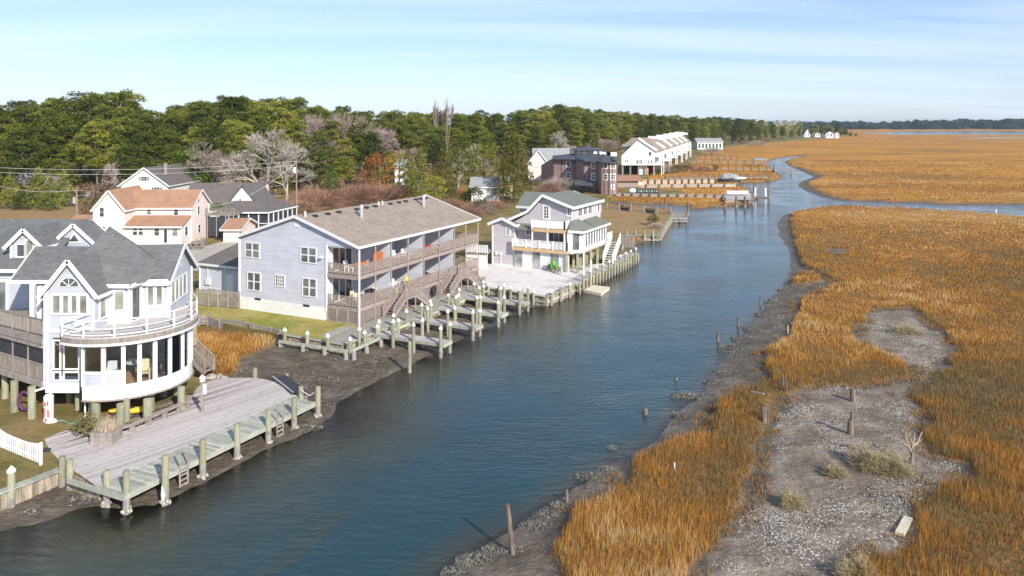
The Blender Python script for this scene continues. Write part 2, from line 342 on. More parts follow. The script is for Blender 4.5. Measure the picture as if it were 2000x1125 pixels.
LAND = np.array([list(lp(*p).xy) for p in [(-500,1080),(0,959),(60,937),(121,913)]] + [[e0.x, e0.y], [e1.x, e1.y]] + [list(lp(*p).xy) for p in
  [(420,742),(372,735),(352,680),(340,625),(400,622),(470,640),(545,652),(672,673),(735,649),(857,601),(955,558),(1066,579),(1120,557),(1240,497),(1214,478),(1217,457),(1286,459),(1312,419),(1292,408),(1190,402),(1184,398),(1186,383),(1210,376),(1330,379),(1330,371),(1215,366),(1260,350),(1265,340),(1330,332),(1370,296),(1420,286),(1560,273),(1660,264),(1640,259)]] + [[900, 2600], [-6000, 2600], [-6000, 24], [-60, 24]])
def sdist(pts, poly):
    """signed distance, negative inside"""
    d2 = np.full(len(pts), 1e18); ins = np.zeros(len(pts), bool); px, py = pts[:, 0], pts[:, 1]
    for i in range(len(poly)):
        a, b = poly[i - 1], poly[i]; e = b - a; L = (e ** 2).sum()
        if L < 1e-9: continue
        wx, wy = px - a[0], py - a[1]; t = np.clip((wx * e[0] + wy * e[1]) / L, 0, 1)
        d2 = np.minimum(d2, (wx - t * e[0]) ** 2 + (wy - t * e[1]) ** 2)
        c = (a[1] > py) != (b[1] > py)
        if e[1] != 0: ins ^= c & (px < e[0] * (py - a[1]) / e[1] + a[0])
    d = np.sqrt(d2); d[ins] *= -1; return d
def sstep(x, a, b): t = np.clip((x - a) / (b - a), 0, 1); return t * t * (3 - 2 * t)
def vnoise(x, y, s, seed=0):
    """cheap value noise"""
    x = x / s + seed * 17.3; y = y / s + seed * 9.1; xi, yi = np.floor(x), np.floor(y); fx, fy = x - xi, y - yi
    h = lambda a, b: np.modf(np.abs(np.sin(a * 127.1 + b * 311.7) * 43758.5453))[0]
    fx = fx * fx * (3 - 2 * fx); fy = fy * fy * (3 - 2 * fy)
    return (h(xi, yi) * (1 - fx) + h(xi + 1, yi) * fx) * (1 - fy) + (h(xi, yi + 1) * (1 - fx) + h(xi + 1, yi + 1) * fx) * fy
def fields(pts):
    x, y = pts[:, 0], pts[:, 1]; wob = (vnoise(x, y, 2.2, 1) - .5) * 1.1 + (vnoise(x, y, .7, 2) - .5) * .5
    wob2 = (vnoise(x, y, 5, 3) - .5) * np.clip(y / 60, .6, 3)
    dw = sdist(pts, WATER); dwn = dw + wob * .5
    far = np.minimum(sdist(pts, WATER2), sdist(pts, WATER3)) if (y > 800).any() else np.full(len(x), 1e9)
    dwat = np.minimum(dwn, far)
    bare = np.minimum(np.minimum(sdist(pts, SHELLFLAT), sdist(pts, MUDR)), np.maximum(sdist(pts, MUDL), -sdist(pts, PATCH)))
    bare = np.minimum(bare, sdist(pts, POOL)); bare = np.maximum(bare, -sdist(pts, ISLET)); bare = bare + wob * .9
    marsh = sstep(bare, -.1, .5) * sstep(dwat, .3, 1.0)
    nb = (y > 172) & (y < 330) & (x > y * .36) ; marsh = np.where(nb, marsh * sstep(dwn, 1.8, 3.6), marsh)
    land = sdist(pts, LAND)
    marsh = marsh * sstep(land, -.3, .0) if True else marsh
    shell = sstep(-sdist(pts, SHELLFLAT) + wob, 0, 1.2)
    hb = np.minimum(.32, .03 + .055 * np.maximum(dwat, 0)) + (vnoise(x, y, 1.3, 5) - .5) * .05 * sstep(dwat, 0, 2)
    hm = .5 + (vnoise(x, y, 6, 6) - .5) * .15
    h = hb * (1 - marsh) + hm * marsh + .12 * shell * (1 - marsh)
    ins = dwat < 0; h = np.where(ins, np.maximum(-1.2, .03 + .10 * dwat), h)
    h = np.where(land < 0, np.maximum(h, -.1), h)
    return dict(h=h, dw=dwat, marsh=marsh, land=land, shell=shell, bare=bare)
ts = np.concatenate([np.arange(1380, 60, -3.0), np.arange(60, 20, -1.5), np.arange(20, 5, -.6), np.array([5, 4.3, 3.6, 3, 2.5, 2.0])])
aa = np.concatenate([np.linspace(-2.2, -.8, 40)[:-1], np.linspace(-.8, .8, 620), np.linspace(.8, 2.2, 40)[1:]])
Yg = 27900 / ts; GY, GA = np.meshgrid(Yg, aa, indexing='ij'); GX = GY * GA
gp = np.stack([GX.ravel(), GY.ravel()], 1); FD = fields(gp); nr, nc = GX.shape
quads = (np.arange(nr - 1)[:, None] * nc + np.arange(nc - 1)[None, :]).ravel()
quads = np.stack([quads, quads + 1, quads + nc + 1, quads + nc], 1)
def npmesh(name, co, fc, attrs=None, smooth=True):
    me = bpy.data.meshes.new(name); k = fc.shape[1]
    me.vertices.add(len(co)); me.vertices.foreach_set('co', np.ascontiguousarray(co, dtype=np.float32).ravel())
    me.loops.add(fc.size); me.loops.foreach_set('vertex_index', np.ascontiguousarray(fc, dtype=np.int32).ravel())
    me.polygons.add(len(fc)); me.polygons.foreach_set('loop_start', np.arange(0, fc.size, k, dtype=np.int32))
    try: me.polygons.foreach_set('loop_total', np.full(len(fc), k, dtype=np.int32))
    except Exception: pass
    if smooth: me.polygons.foreach_set('use_smooth', np.ones(len(fc), bool))
    for a, v in (attrs or {}).items():
        at = me.attributes.new(a, 'FLOAT', 'POINT'); at.data.foreach_set('value', np.ascontiguousarray(v, dtype=np.float32))
    me.update(calc_edges=True); me.validate(); return me
def submesh(name, sel, co, attrs, kind, mt, smooth=True):
    fc = quads[sel]; used = np.unique(fc); re = np.full(len(co), -1, np.int64); re[used] = np.arange(len(used))
    me = npmesh(name, co[used], re[fc], {a: v[used] for a, v in attrs.items()}, smooth); me.materials.append(mt)
    return tag(link(name, me), kind=kind)
# ground material: masks say where marsh, shell bank and wet mud lie
def ground_mat():
    m, nt, bs = nodes('ground'); at = lambda n: N(nt, 'ShaderNodeAttribute', attribute_name=n).outputs['Fac']
    tc = N(nt, 'ShaderNodeTexCoord'); ob = tc.outputs['Object']
    def noi(sc, de=5, st=(1, 1, 1), ro=.6):
        mp = N(nt, 'ShaderNodeMapping', {0: ob, 'Scale': st}); return N(nt, 'ShaderNodeTexNoise', {'Vector': mp.outputs[0], 'Scale': sc, 'Detail': de, 'Roughness': ro}).outputs['Fac']
    def mix(f, a, b, bt='MIX'):
        n = N(nt, 'ShaderNodeMix', data_type='RGBA', blend_type=bt)
        for i, v in ((0, f), (6, a), (7, b)):
            if hasattr(v, 'links'): nt.links.new(v, n.inputs[i])
            else: n.inputs[i].default_value = v if i == 0 else rgb(v)
        return n.outputs[2]
    def ma(op, a, b, c=None, cl=False):
        n = N(nt, 'ShaderNodeMath', operation=op); n.use_clamp = cl
        for i, v in enumerate((a, b, c)):
            if v is None: continue
            if hasattr(v, 'links'): nt.links.new(v, n.inputs[i])
            else: n.inputs[i].default_value = v
        return n.outputs[0]
    mud = ramp(nt, noi(.5, 10, (1, 1, 1), .7), [(.3, (.073, .059, .044)), (.5, (.138, .114, .086)), (.7, (.228, .192, .150))])
    alg = ma('MULTIPLY_ADD', noi(.9, 6), 8.0, -4.6, True); mud = mix(alg, mud, (.075, .062, .022))
    bank = ramp(nt, noi(.6, 9), [(.3, (.13, .102, .075)), (.5, (.225, .185, .14)), (.7, (.37, .31, .245))])
    mud = mix(at('shell'), mud, bank)
    vo = N(nt, 'ShaderNodeTexVoronoi', {'Vector': ob, 'Scale': 7.0}); v1 = ma('LESS_THAN', vo.outputs['Distance'], .40)
    vr = ma('GREATER_THAN', N(nt, 'ShaderNodeSeparateColor', {0: vo.outputs['Color']}).outputs[0], .35)
    cl = ma('MULTIPLY_ADD', noi(.22, 4), 7.0, -3.4, True); sh = ma('MULTIPLY', ma('MULTIPLY', v1, vr), ma('MULTIPLY', cl, at('shell')))
    mud = mix(sh, mud, (.62, .59, .54))
    sp = N(nt, 'ShaderNodeTexVoronoi', {'Vector': ob, 'Scale': 3.3}); s2 = ma('MULTIPLY', ma('LESS_THAN', sp.outputs['Distance'], .09), ma('GREATER_THAN', noi(.5, 2), .55))
    mud = mix(s2, mud, (.5, .47, .42))
    far = ramp(nt, noi(.012, 6, (1, 2.4, 1)), [(.30, (.27, .155, .05)), (.44, (.43, .21, .045)), (.58, (.57, .275, .045)), (.72, (.38, .245, .11))])
    fine = ramp(nt, noi(.35, 10, (1, 1, 1), .75), [(.25, (.45, .45, .45)), (.5, (.9, .9, .9)), (.75, (1.3, 1.3, 1.3))])
    gold = mix(1.0, far, fine, 'MULTIPLY')
    sub = ramp(nt, noi(1.2, 6), [(.3, (.17, .105, .04)), (.7, (.34, .18, .055))])
    near = at('near'); gold = mix(near, gold, sub)
    col = mix(at('marsh'), mud, gold)
    lawn = ramp(nt, noi(.25, 9), [(.3, (.10, .105, .028)), (.46, (.20, .18, .06)), (.6, (.30, .235, .10)), (.75, (.36, .27, .14))])
    lf = ramp(nt, noi(3, 9, (1, 1, 1), .8), [(.25, (.55, .55, .55)), (.75, (1.25, 1.25, 1.25))])
    col = mix(at('lawn'), col, mix(1.0, lawn, lf, 'MULTIPLY'))
    nt.links.new(col, bs.inputs['Base Color'])
    wet = at('wet'); rr = ma('MULTIPLY_ADD', wet, -.35, .95); nt.links.new(rr, bs.inputs['Roughness']); bs.inputs['Specular IOR Level'].default_value = .22
    hh = ma('ADD', ma('MULTIPLY', noi(2.4, 8), 1.0), ma('MULTIPLY', sh, .6)); bp = N(nt, 'ShaderNodeBump', {'Strength': 1.0, 'Distance': .22, 'Height': hh}); nt.links.new(bp.outputs[0], bs.inputs['Normal'])
    M['ground'] = m
ground_mat()
ATT = dict(marsh=FD['marsh'], shell=FD['shell'], wet=sstep(-FD['dw'], -3.0, 0.0) * (1 - FD['marsh']), near=1 - sstep(gp[:, 1], 60, 240), lawn=(FD['land'] < 1.0) * 1.0 * (gp[:, 1] > 140))
co = np.stack([gp[:, 0], gp[:, 1], FD['h']], 1)
fc_ = gp[quads].mean(1); fl = FD['land'][quads].mean(1); fm_ = FD['marsh'][quads].mean(1)
island = fl < -1.2; ismud = (~island) & (fm_ < .5); ism = (~island) & (~ismud)
submesh('mudflat', ismud, co, ATT, 'structure', M['ground'])
submesh('marsh_ground', ism, co, ATT, 'structure', M['ground'])
# land platform above it: a sheet at 1.0 m with real edges
lb = B(); lb.prism([tuple(p) for p in LAND], -.8, 1.0)
def lawn_mat(name, greens, sc=.22):
    m, nt, bs = nodes(name); tc = N(nt, 'ShaderNodeTexCoord'); ob = tc.outputs['Object']
    a = N(nt, 'ShaderNodeTexNoise', {'Vector': ob, 'Scale': sc, 'Detail': 10, 'Roughness': .68}).outputs['Fac']; col = ramp(nt, a, greens)
    b = N(nt, 'ShaderNodeTexNoise', {'Vector': ob, 'Scale': 4.5, 'Detail': 9, 'Roughness': .8}).outputs['Fac']; f = ramp(nt, b, [(.28, (.5, .5, .5)), (.72, (1.3, 1.3, 1.3))])
    n = N(nt, 'ShaderNodeMix', data_type='RGBA', blend_type='MULTIPLY'); n.inputs[0].default_value = 1; nt.links.new(col, n.inputs[6]); nt.links.new(f, n.inputs[7])
    nt.links.new(n.outputs[2], bs.inputs['Base Color']); bs.inputs['Roughness'].default_value = .95; bs.inputs['Specular IOR Level'].default_value = .1
    bp = N(nt, 'ShaderNodeBump', {'Strength': .7, 'Distance': .08, 'Height': b}); nt.links.new(bp.outputs[0], bs.inputs['Normal']); M[name] = m
lawn_mat('lawn', [(.32, (.12, .115, .03)), (.46, (.21, .175, .06)), (.58, (.30, .22, .10)), (.72, (.22, .18, .07))])
lawn_mat('lawn_green', [(.30, (.16, .20, .035)), (.44, (.27, .275, .06)), (.56, (.40, .34, .11)), (.72, (.47, .37, .18))], .3)
lawn_mat('straw', [(.30, (.30, .19, .09)), (.5, (.38, .25, .12)), (.7, (.30, .22, .10))], .15)
o = mk('ground', lb, M['lawn'], loc=(0, 0, 0)); tag(o, kind='structure')
def sheet(name, pts, z, t, mt, kind='structure', label=None):
    b = B(); b.prism([(p[0], p[1]) for p in pts], z - t, z); return mk(name, b, mt, loc=(0, 0, 0), kind=kind, label=label)
sheet('lawn', [lp(*p) for p in [(385,618),(470,637),(545,650),(668,669),(728,640),(697,620),(640,600),(470,560),(392,560),(345,600),(350,620)]], 1.02, .015, M['lawn_green'])
sheet('straw_lawn', [lp(*p) for p in [(1188,455),(1218,456),(1285,457.5),(1309,420),(1290,409),(1190,403),(1150,403),(1150,457)]], 1.02, .015, M['straw'])
# ---------------------------------------------------------------- water
def water_mat():
    m, nt, bs = nodes('water'); nt.nodes.remove(bs); tc = N(nt, 'ShaderNodeTexCoord'); ob = tc.outputs['Object']
    def noi(sc, de, st, ro=.55, di=0.0):
        mp = N(nt, 'ShaderNodeMapping', {0: ob, 'Scale': st, 'Rotation': (0, 0, .18)}); return N(nt, 'ShaderNodeTexNoise', {'Vector': mp.outputs[0], 'Scale': sc, 'Detail': de, 'Roughness': ro, 'Distortion': di}).outputs['Fac']
    dp = N(nt, 'ShaderNodeAttribute', attribute_name='depth').outputs['Fac']
    col = ramp(nt, noi(.05, 4, (1, .5, 1)), [(.3, (.014, .044, .052)), (.7, (.023, .070, .079))])
    sh = N(nt, 'ShaderNodeMapRange', {0: dp, 1: .25, 2: .95}).outputs[0]; cm = N(nt, 'ShaderNodeMix', data_type='RGBA'); nt.links.new(sh, cm.inputs[0]); cm.inputs[6].default_value = (.048, .050, .030, 1); nt.links.new(col, cm.inputs[7]); df = N(nt, 'ShaderNodeBsdfDiffuse', {'Color': cm.outputs[2]}); tr = N(nt, 'ShaderNodeBsdfTransparent', {'Color': (.66, .66, .55, 1)})
    opq = N(nt, 'ShaderNodeMapRange', {0: dp, 1: 0.0, 2: .38}).outputs[0]; body = N(nt, 'ShaderNodeMixShader', {0: opq, 1: tr.outputs[0], 2: df.outputs[0]})
    h1 = noi(2.1, 5, (.45, 1.25, 1), .6, .4); h2 = noi(.35, 3, (.7, 1.1, 1)); h3 = noi(.09, 2, (1, 1, 1))
    am = N(nt, 'ShaderNodeMapRange', {0: h3, 1: .38, 2: .60, 3: .30, 4: 1.0}).outputs[0]
    hs = N(nt, 'ShaderNodeMath', {0: h2, 1: 1.6, 2: h1}, operation='MULTIPLY_ADD'); 
    bp = N(nt, 'ShaderNodeBump', {'Distance': .075, 'Height': hs.outputs[0], 'Strength': am})
    gl = N(nt, 'ShaderNodeBsdfGlossy', {'Roughness': .07, 'Color': (1, 1, 1, 1), 'Normal': bp.outputs[0]})
    fr = N(nt, 'ShaderNodeFresnel', {'IOR': 1.34, 'Normal': bp.outputs[0]})
    mx_ = N(nt, 'ShaderNodeMixShader', {0: fr.outputs[0], 1: body.outputs[0], 2: gl.outputs[0]})
    nt.links.new(mx_.outputs[0], nt.nodes['Material Output'].inputs[0]); M['water'] = m
water_mat()
wc = co.copy(); wc[:, 2] = 0.0
sel = FD['dw'][quads].min(1) < 2.5
ca, cb2 = P(560, 1110, 0), P(1180, 600, 0); side_ = (cb2.x - ca.x) * (gp[:, 1] - ca.y) - (cb2.y - ca.y) * (gp[:, 0] - ca.x)
DEP = np.where((side_ > 0) & (gp[:, 1] < 95), np.clip((-FD['dw'] + .1) / 11.0 + (vnoise(gp[:, 0], gp[:, 1], 4, 51) - .5) * .25, 0, 1), np.clip((-FD['dw'] + .1) / 2.6, 0, 1))
submesh('water', sel, wc, {'depth': DEP}, 'structure', M['water'])
# ---------------------------------------------------------------- marsh grass: real blades
R = np.random.default_rng(5)
def blades_mesh(name, x, y, z, hgt, wid, tone, mt):
    n = len(x); th = R.uniform(0, np.pi, n); lean = R.normal(0, .16, (n, 2)) * hgt[:, None]; lean[:, 0] += .07 * hgt
    dx, dy = np.cos(th) * wid / 2, np.sin(th) * wid / 2
    v = np.empty((n, 3, 3)); v[:, 0] = np.stack([x - dx, y - dy, z], 1); v[:, 1] = np.stack([x + dx, y + dy, z], 1); v[:, 2] = np.stack([x + lean[:, 0], y + lean[:, 1], z + hgt], 1)
    tt = np.stack([tone, tone, tone], 1); hh = np.stack([0 * tone, 0 * tone, 1 + 0 * tone], 1)
    me = npmesh(name, v.reshape(-1, 3), np.arange(n * 3).reshape(-1, 3), {'tone': tt.ravel(), 'tip': hh.ravel()}, False); me.materials.append(mt)
    return tag(link(name, me), kind='stuff')
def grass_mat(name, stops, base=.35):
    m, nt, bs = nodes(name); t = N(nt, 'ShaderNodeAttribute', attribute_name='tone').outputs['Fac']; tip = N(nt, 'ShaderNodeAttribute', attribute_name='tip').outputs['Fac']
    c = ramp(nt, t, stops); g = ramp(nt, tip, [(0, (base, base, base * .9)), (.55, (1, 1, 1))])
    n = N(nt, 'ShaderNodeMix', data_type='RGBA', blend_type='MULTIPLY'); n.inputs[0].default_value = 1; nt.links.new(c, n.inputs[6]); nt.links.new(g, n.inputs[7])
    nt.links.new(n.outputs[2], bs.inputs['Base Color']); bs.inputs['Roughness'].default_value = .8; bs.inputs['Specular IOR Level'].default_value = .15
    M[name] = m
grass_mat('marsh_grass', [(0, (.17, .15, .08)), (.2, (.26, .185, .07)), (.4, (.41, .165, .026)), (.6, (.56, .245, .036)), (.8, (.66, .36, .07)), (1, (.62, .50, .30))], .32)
def scatter_grass(name, y0, y1, x0, x1, dens, wid, hgt, cond=None):
    A = abs(y1 - y0) * abs(x1 - x0); n = int(A * dens); x = R.uniform(x0, x1, n); y = R.uniform(y0, y1, n)
    k = np.abs(x / y) < .86; x, y = x[k], y[k]; f = fields(np.stack([x, y], 1))
    patch = vnoise(x, y, 1.6, 11) * .6 + vnoise(x, y, 5, 12) * .4
    keep = (f['marsh'] > R.uniform(.2, .9, len(x))) & (f['dw'] > .6) & (R.uniform(0, 1, len(x)) < .35 + 1.2 * patch)
    if cond is not None: keep &= cond(x, y)
    x, y, z, b = x[keep], y[keep], f['h'][keep], f['bare'][keep]; pt = patch[keep]
    big = vnoise(x, y, 14, 13) * .5 + vnoise(x, y, 35, 14) * .5
    ol = sstep(x / y, .50, .62) * sstep(y, 40, 52) * (1 - sstep(y, 85, 120)); tone = np.clip(.54 + (big - .5) * 1.3 + (pt - .5) * .9 - .30 * ol + R.normal(0, .24, len(x)), 0, 1)
    edge = sstep(b, 0, 3.5); hh = hgt * (.55 + .6 * pt) * R.uniform(.7, 1.25, len(x)) * (.8 + .35 * (1 - edge)) * (1 - .35 * sstep(big, .55, .8))
    return x, y, z - .03, hh, np.full(len(x), wid) * R.uniform(.7, 1.4, len(x)), tone
LOW = globals().get('LOWQ', 1.0)
parts_ = []
bands = [(28, 45, 260, .018, .56), (45, 60, 170, .023, .53), (60, 80, 95, .032, .50), (80, 110, 46, .050, .44), (110, 160, 15, .095, .42), (160, 240, 3.4, .20, .42), (240, 380, .9, .34, .38)]
for (a, b, dens, wd, hg) in bands:
    parts_.append(scatter_grass('g', a, b, 1.0, b * .86, dens * LOW, wd, hg))
print('BLADES', sum(len(p[0]) for p in parts_))
cat_ = [np.concatenate([p[i] for p in parts_]) for i in range(6)]
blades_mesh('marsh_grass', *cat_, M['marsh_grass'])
parts_ = [scatter_grass('g', 46, 66, -34, -14, 130, .032, .62, lambda x, y: x < -14), scatter_grass('g', 130, 330, 15, 150, 1.6, .28, .8, lambda x, y: x < y * .36)]
pl_ = parts_[0]; blades_mesh('marsh_grass', *pl_, M['marsh_grass'])

sheet('dry_lawn', [lp(*p) for p in [(-260,399),(60,401),(150,404),(190,420),(175,446),(60,450),(-260,450)]], 1.02, .015, M['straw'])
# ---------------------------------------------------------------- shared builders for houses
def v3(p, z): return Vector((p[0], p[1], z))
def clip_strip(poly, d, n, a, b):
    """part of a plan polygon whose coordinate along n lies in a..b"""
    def half(pl, sgn, lim):
        out = []
        for i in range(len(pl)):
            p, q = pl[i - 1], pl[i]; fp, fq = sgn * (p.dot(n) - lim), sgn * (q.dot(n) - lim)
            if fp <= 0: out.append(p)
            if fp * fq < 0: out.append(p + (q - p) * (fp / (fp - fq)))
        return out
    pl = half(poly, -1, a)
    return half(pl, 1, b) if len(pl) > 2 else []
def planks(par, poly, d, z, width, t=.05, gap=.02, mt=None, name='plank', jit=.008, keep=300, seed=1):
    """deck boards running along d, each a part of its own"""
    rr = random.Random(seed); poly = [Vector((p[0], p[1])) for p in poly]; d = Vector(d).normalized(); n = Vector((-d.y, d.x)); c = [p.dot(n) for p in poly]
    a = min(c); i = 0
    while a < max(c) - .03:
        pl = clip_strip(poly, d, n, a + gap / 2, min(a + width - gap / 2, max(c)))
        if len(pl) > 2:
            zz_ = z + rr.uniform(-jit, jit); b = B(); b.prism([(p.x, p.y) for p in pl], zz_ - t, zz_)
            mk(name, b, mt, par); i += 1
        a += width
    return i
def railing(par, a, b, z, h, mt, pitch=.14, post=1.8, bal=True, w=.05, top=.1, mid=False, pw=.1, name='railing', kind=None, xb=0):
    """handrail from plan point a to b standing on height z; balusters joined with their rails"""
    a, b = Vector(a[:2]), Vector(b[:2]); L = (b - a).length; d = (b - a) / L; g = B(); za, zb = (z if isinstance(z, tuple) else (z, z))
    Z = lambda t: za + (zb - za) * t / L
    pt = lambda t, dz: Vector((a.x + d.x * t, a.y + d.y * t, Z(t) + dz))
    g.bar(pt(0, h), pt(L, h), top, .05)
    g.bar(pt(0, .12), pt(L, .12), .05, .07)
    if mid: g.bar(pt(0, h * .55), pt(L, h * .55), .04, .06)
    n = max(1, round(L / post))
    for i in range(n + 1):
        t = L * i / n; g.bar(pt(t, 0), pt(t, h + .03), pw, pw)
    if bal:
        n = int(L / pitch)
        for i in range(1, n): t = L * i / n; g.bar(pt(t, .15), pt(t, h - .025), w, w * .7)
    if xb:
        n2 = max(1, round(L / xb))
        for i in range(n2): g.bar(pt(L * i / n2, .15), pt(L * (i + 1) / n2, h - .05), .04, .05); g.bar(pt(L * i / n2, h - .05), pt(L * (i + 1) / n2, .15), .045, .055)
    return mk(name, g, mt, par, kind=kind)
def gable_roof(par, a, b, half0, half1, zr, ze0, ze1, mt, fm=None, ov=.35, t=.14, name='roof', fascia=.22):
    """ridge from plan point a to b at zr; eaves half0 to the left (n) and half1 to the right, at heights ze0, ze1"""
    fm = fm or M['white']; a, b = Vector(a[:2]), Vector(b[:2]); d = (b - a).normalized(); n = Vector((-d.y, d.x)); a2, b2 = a - d * ov, b + d * ov; r = None; f = B(); g = B()
    for hf, ze, sg in ((half0, ze0, 1), (half1, ze1, -1)):
        if hf <= 0: continue
        sl = (zr - ze) / hf; e = hf + ov; zz_ = ze - sl * ov
        q = [v3(a2, zr), v3(b2, zr), v3(b2 + n * sg * e, zz_), v3(a2 + n * sg * e, zz_)]
        g.slab(q, t)
        ea, eb = v3(a2 + n * sg * e, zz_ - .06), v3(b2 + n * sg * e, zz_ - .06)
        off = Vector((n.x, n.y, 0)) * sg * .03
        f.bar(ea + off, eb + off, .05, fascia)
        for p, s in ((a2, -1), (b2, 1)):
            o2 = Vector((d.x, d.y, 0)) * s * .03
            f.bar(v3(p, zr - .07) + o2, v3(p + n * sg * e, zz_ - .07) + o2, .05, fascia + .04)
    r = mk(name, g, mt, par); mk('fascia', f, fm, r); return r
def gable_walls(b, a, d, w, L, z0, ze, zp, frac=.5):
    """body: profile across w from plan point a along direction d (unit), extruded L towards e"""
    pass
def body(par, corners, z0, z1, mt, name='wall', tops=None):
    b = B(); b.prism(corners, z0, z1)
    if tops:
        for (p, q, r_, zt, dep) in tops: pass
    return mk(name, b, mt, par)
def gable_body(par, p0, p1, depth, z0, ze0, ze1, zp, mt, pf=.5, name='wall', corner=True, cm=None, inset=0):
    """front gable wall from plan p0 to p1, running back by vector depth; profile eave ze0 at p0, peak zp at pf, eave ze1 at p1"""
    p0, p1 = Vector(p0[:2]), Vector(p1[:2]); m = p0 + (p1 - p0) * pf; D = Vector((depth[0], depth[1], 0)); b = B()
    b.ext([v3(p0, z0), v3(p1, z0), v3(p1, ze1), v3(m, zp), v3(p0, ze0)], D)
    w = mk(name, b, mt, par)
    if corner:
        c = B()
        for p, e in ((p0, ze0), (p1, ze1)): c.bar(v3(p, z0), v3(p, e - .05), .16, .16)
        mk('corner_board', c, cm or M['white'], par, kind=None)
    return w
def steps(par, top, d, n, rise, run, width, mt, rail=True, name='stair', rh=.95):
    """flight going down from plan/height point `top` along plan direction d"""
    d = Vector(d[:2]).normalized(); s = Vector((-d.y, d.x)); g = B(); top = Vector(top)
    st = mk(name, B().bar(top + Vector((s.x, s.y, 0)) * width / 2, top + Vector((d.x * run * n, d.y * run * n, -rise * n)) + Vector((s.x, s.y, 0)) * width / 2, .06, .26).bar(top - Vector((s.x, s.y, 0)) * width / 2, top + Vector((d.x * run * n, d.y * run * n, -rise * n)) - Vector((s.x, s.y, 0)) * width / 2, .06, .26), mt, par)
    for i in range(n):
        c = top + Vector((d.x * run * (i + .5), d.y * run * (i + .5), -rise * (i + .5)))
        b = B(); b.bar(c + Vector((s.x, s.y, 0)) * (width / 2 - .03), c - Vector((s.x, s.y, 0)) * (width / 2 - .03), run * .92, .05); mk('tread', b, mt, st)
    if rail:
        e = top + Vector((d.x * run * n, d.y * run * n, -rise * n))
        for sg in (1, -1):
            o = Vector((s.x, s.y)) * sg * width / 2
            railing(par, top.xy + o, e.xy + o, (top.z, e.z), rh, mt, pitch=.16, post=3, name='stair_railing')
    return st
def chair(name, label, loc, rz, mt, group=None, s=1.0):
    t = thing(name, label, 'chair', loc, group, rz)
    def pt(nm, b): 
        me = bpy.data.meshes.new(nm); me.from_pydata([tuple(c * s for c in v) for v in b.v], [], b.f); me.materials.append(mt); return link(nm, me, t)
    pt('seat', B().box(-.27, .27, -.25, .27, .38, .44)); pt('backrest', B().hexa([(-.27, .24, .42), (.27, .24, .42), (.27, .30, .42), (-.27, .30, .42), (-.25, .38, 1.0), (.25, .38, 1.0), (.25, .43, 1.0), (-.25, .43, 1.0)]))
    for x in (-.29, .29):
        pt('armrest', B().box(x - .05, x + .05, -.3, .33, .60, .65))
        for y in (-.25, .25): pt('leg', B().box(x - .035, x + .035, y - .035, y + .035, 0, .60))
    return t
def pile(par, p, z0, z1, r=.16, cap=True, name='pile', tide=.55, mt=None, lean=(0, 0)):
    p = Vector(p[:2]); b = B(); zt = min(z1 - .1, tide)
    b.cyl(v3(p, zt) - Vector((lean[0], lean[1], 0)) * .0, v3(p, z1) + Vector((lean[0], lean[1], 0)), r, r * .95, 9)
    o = mk(name, b, mt or M['pile_wood'], par)
    f = B(); f.cyl(v3(p, z0), v3(p, zt), r * 1.0, r * 1.0, 9)
    mk('pile_foot', f, M['tide_wood'], o)
    if cap:
        c = B(); c.cyl(v3(p, z1 - .03) + Vector((lean[0], lean[1], 0)), v3(p, z1 + .05) + Vector((lean[0], lean[1], 0)), r * 1.15, r * 1.12, 9); c.cyl(v3(p, z1 + .05) + Vector((lean[0], lean[1], 0)), v3(p, z1 + .26) + Vector((lean[0], lean[1], 0)), r * 1.12, .02, 9)
        mk('cap', c, M['cap_white'], o)
    return o
def leafy(name, lab, cat, loc, rx, rz, n, sz, mt, seed=1, group=None, kind=None):
    rr = random.Random(seed); b = B(); loc = Vector(loc)
    for i in range(n):
        a, e, r = rr.uniform(0, 6.28), rr.uniform(-.2, 1), rr.uniform(.35, 1) ** .6; k = math.sqrt(max(0, 1 - e * e)); c = loc + Vector((math.cos(a) * k * rx * r, math.sin(a) * k * rx * r, rz * (.35 + .65 * e * r)))
        d = [Vector((rr.uniform(-1, 1), rr.uniform(-1, 1), rr.uniform(-.6, 1))) * sz for _ in range(2)]; b.add([c, c + d[0], c + d[1]], [(0, 1, 2)])
    return tag(mk(name, b, mt, None, loc), lab, cat, group, kind)
mat('leaf_green', (.07, .10, .02), (.15, .17, .04), 1.2, .8, rand=.2); mat('leaf_olive', (.14, .13, .05), (.26, .23, .10), 1.5, .85, rand=.2)
# ---------------------------------------------------------------- the blue two-storey condominium
ck = thing('condominium', 'long two-storey pale blue condominium with brown shingle roof and wooden balconies along the canal boardwalk', 'building', (-13.4, 67.0, 1.0))
O = Vector((-13.4, 67.0)); u = Vector((.437, .8995)).normalized(); v = Vector((-u.y, u.x))       # u away along the canal, v to the land side
LEN, WID, REC = 21.7, 13.9, 3.44; ZE, ZPK = 7.84, 10.1
def cpt(a, t): return O + u * a + v * t
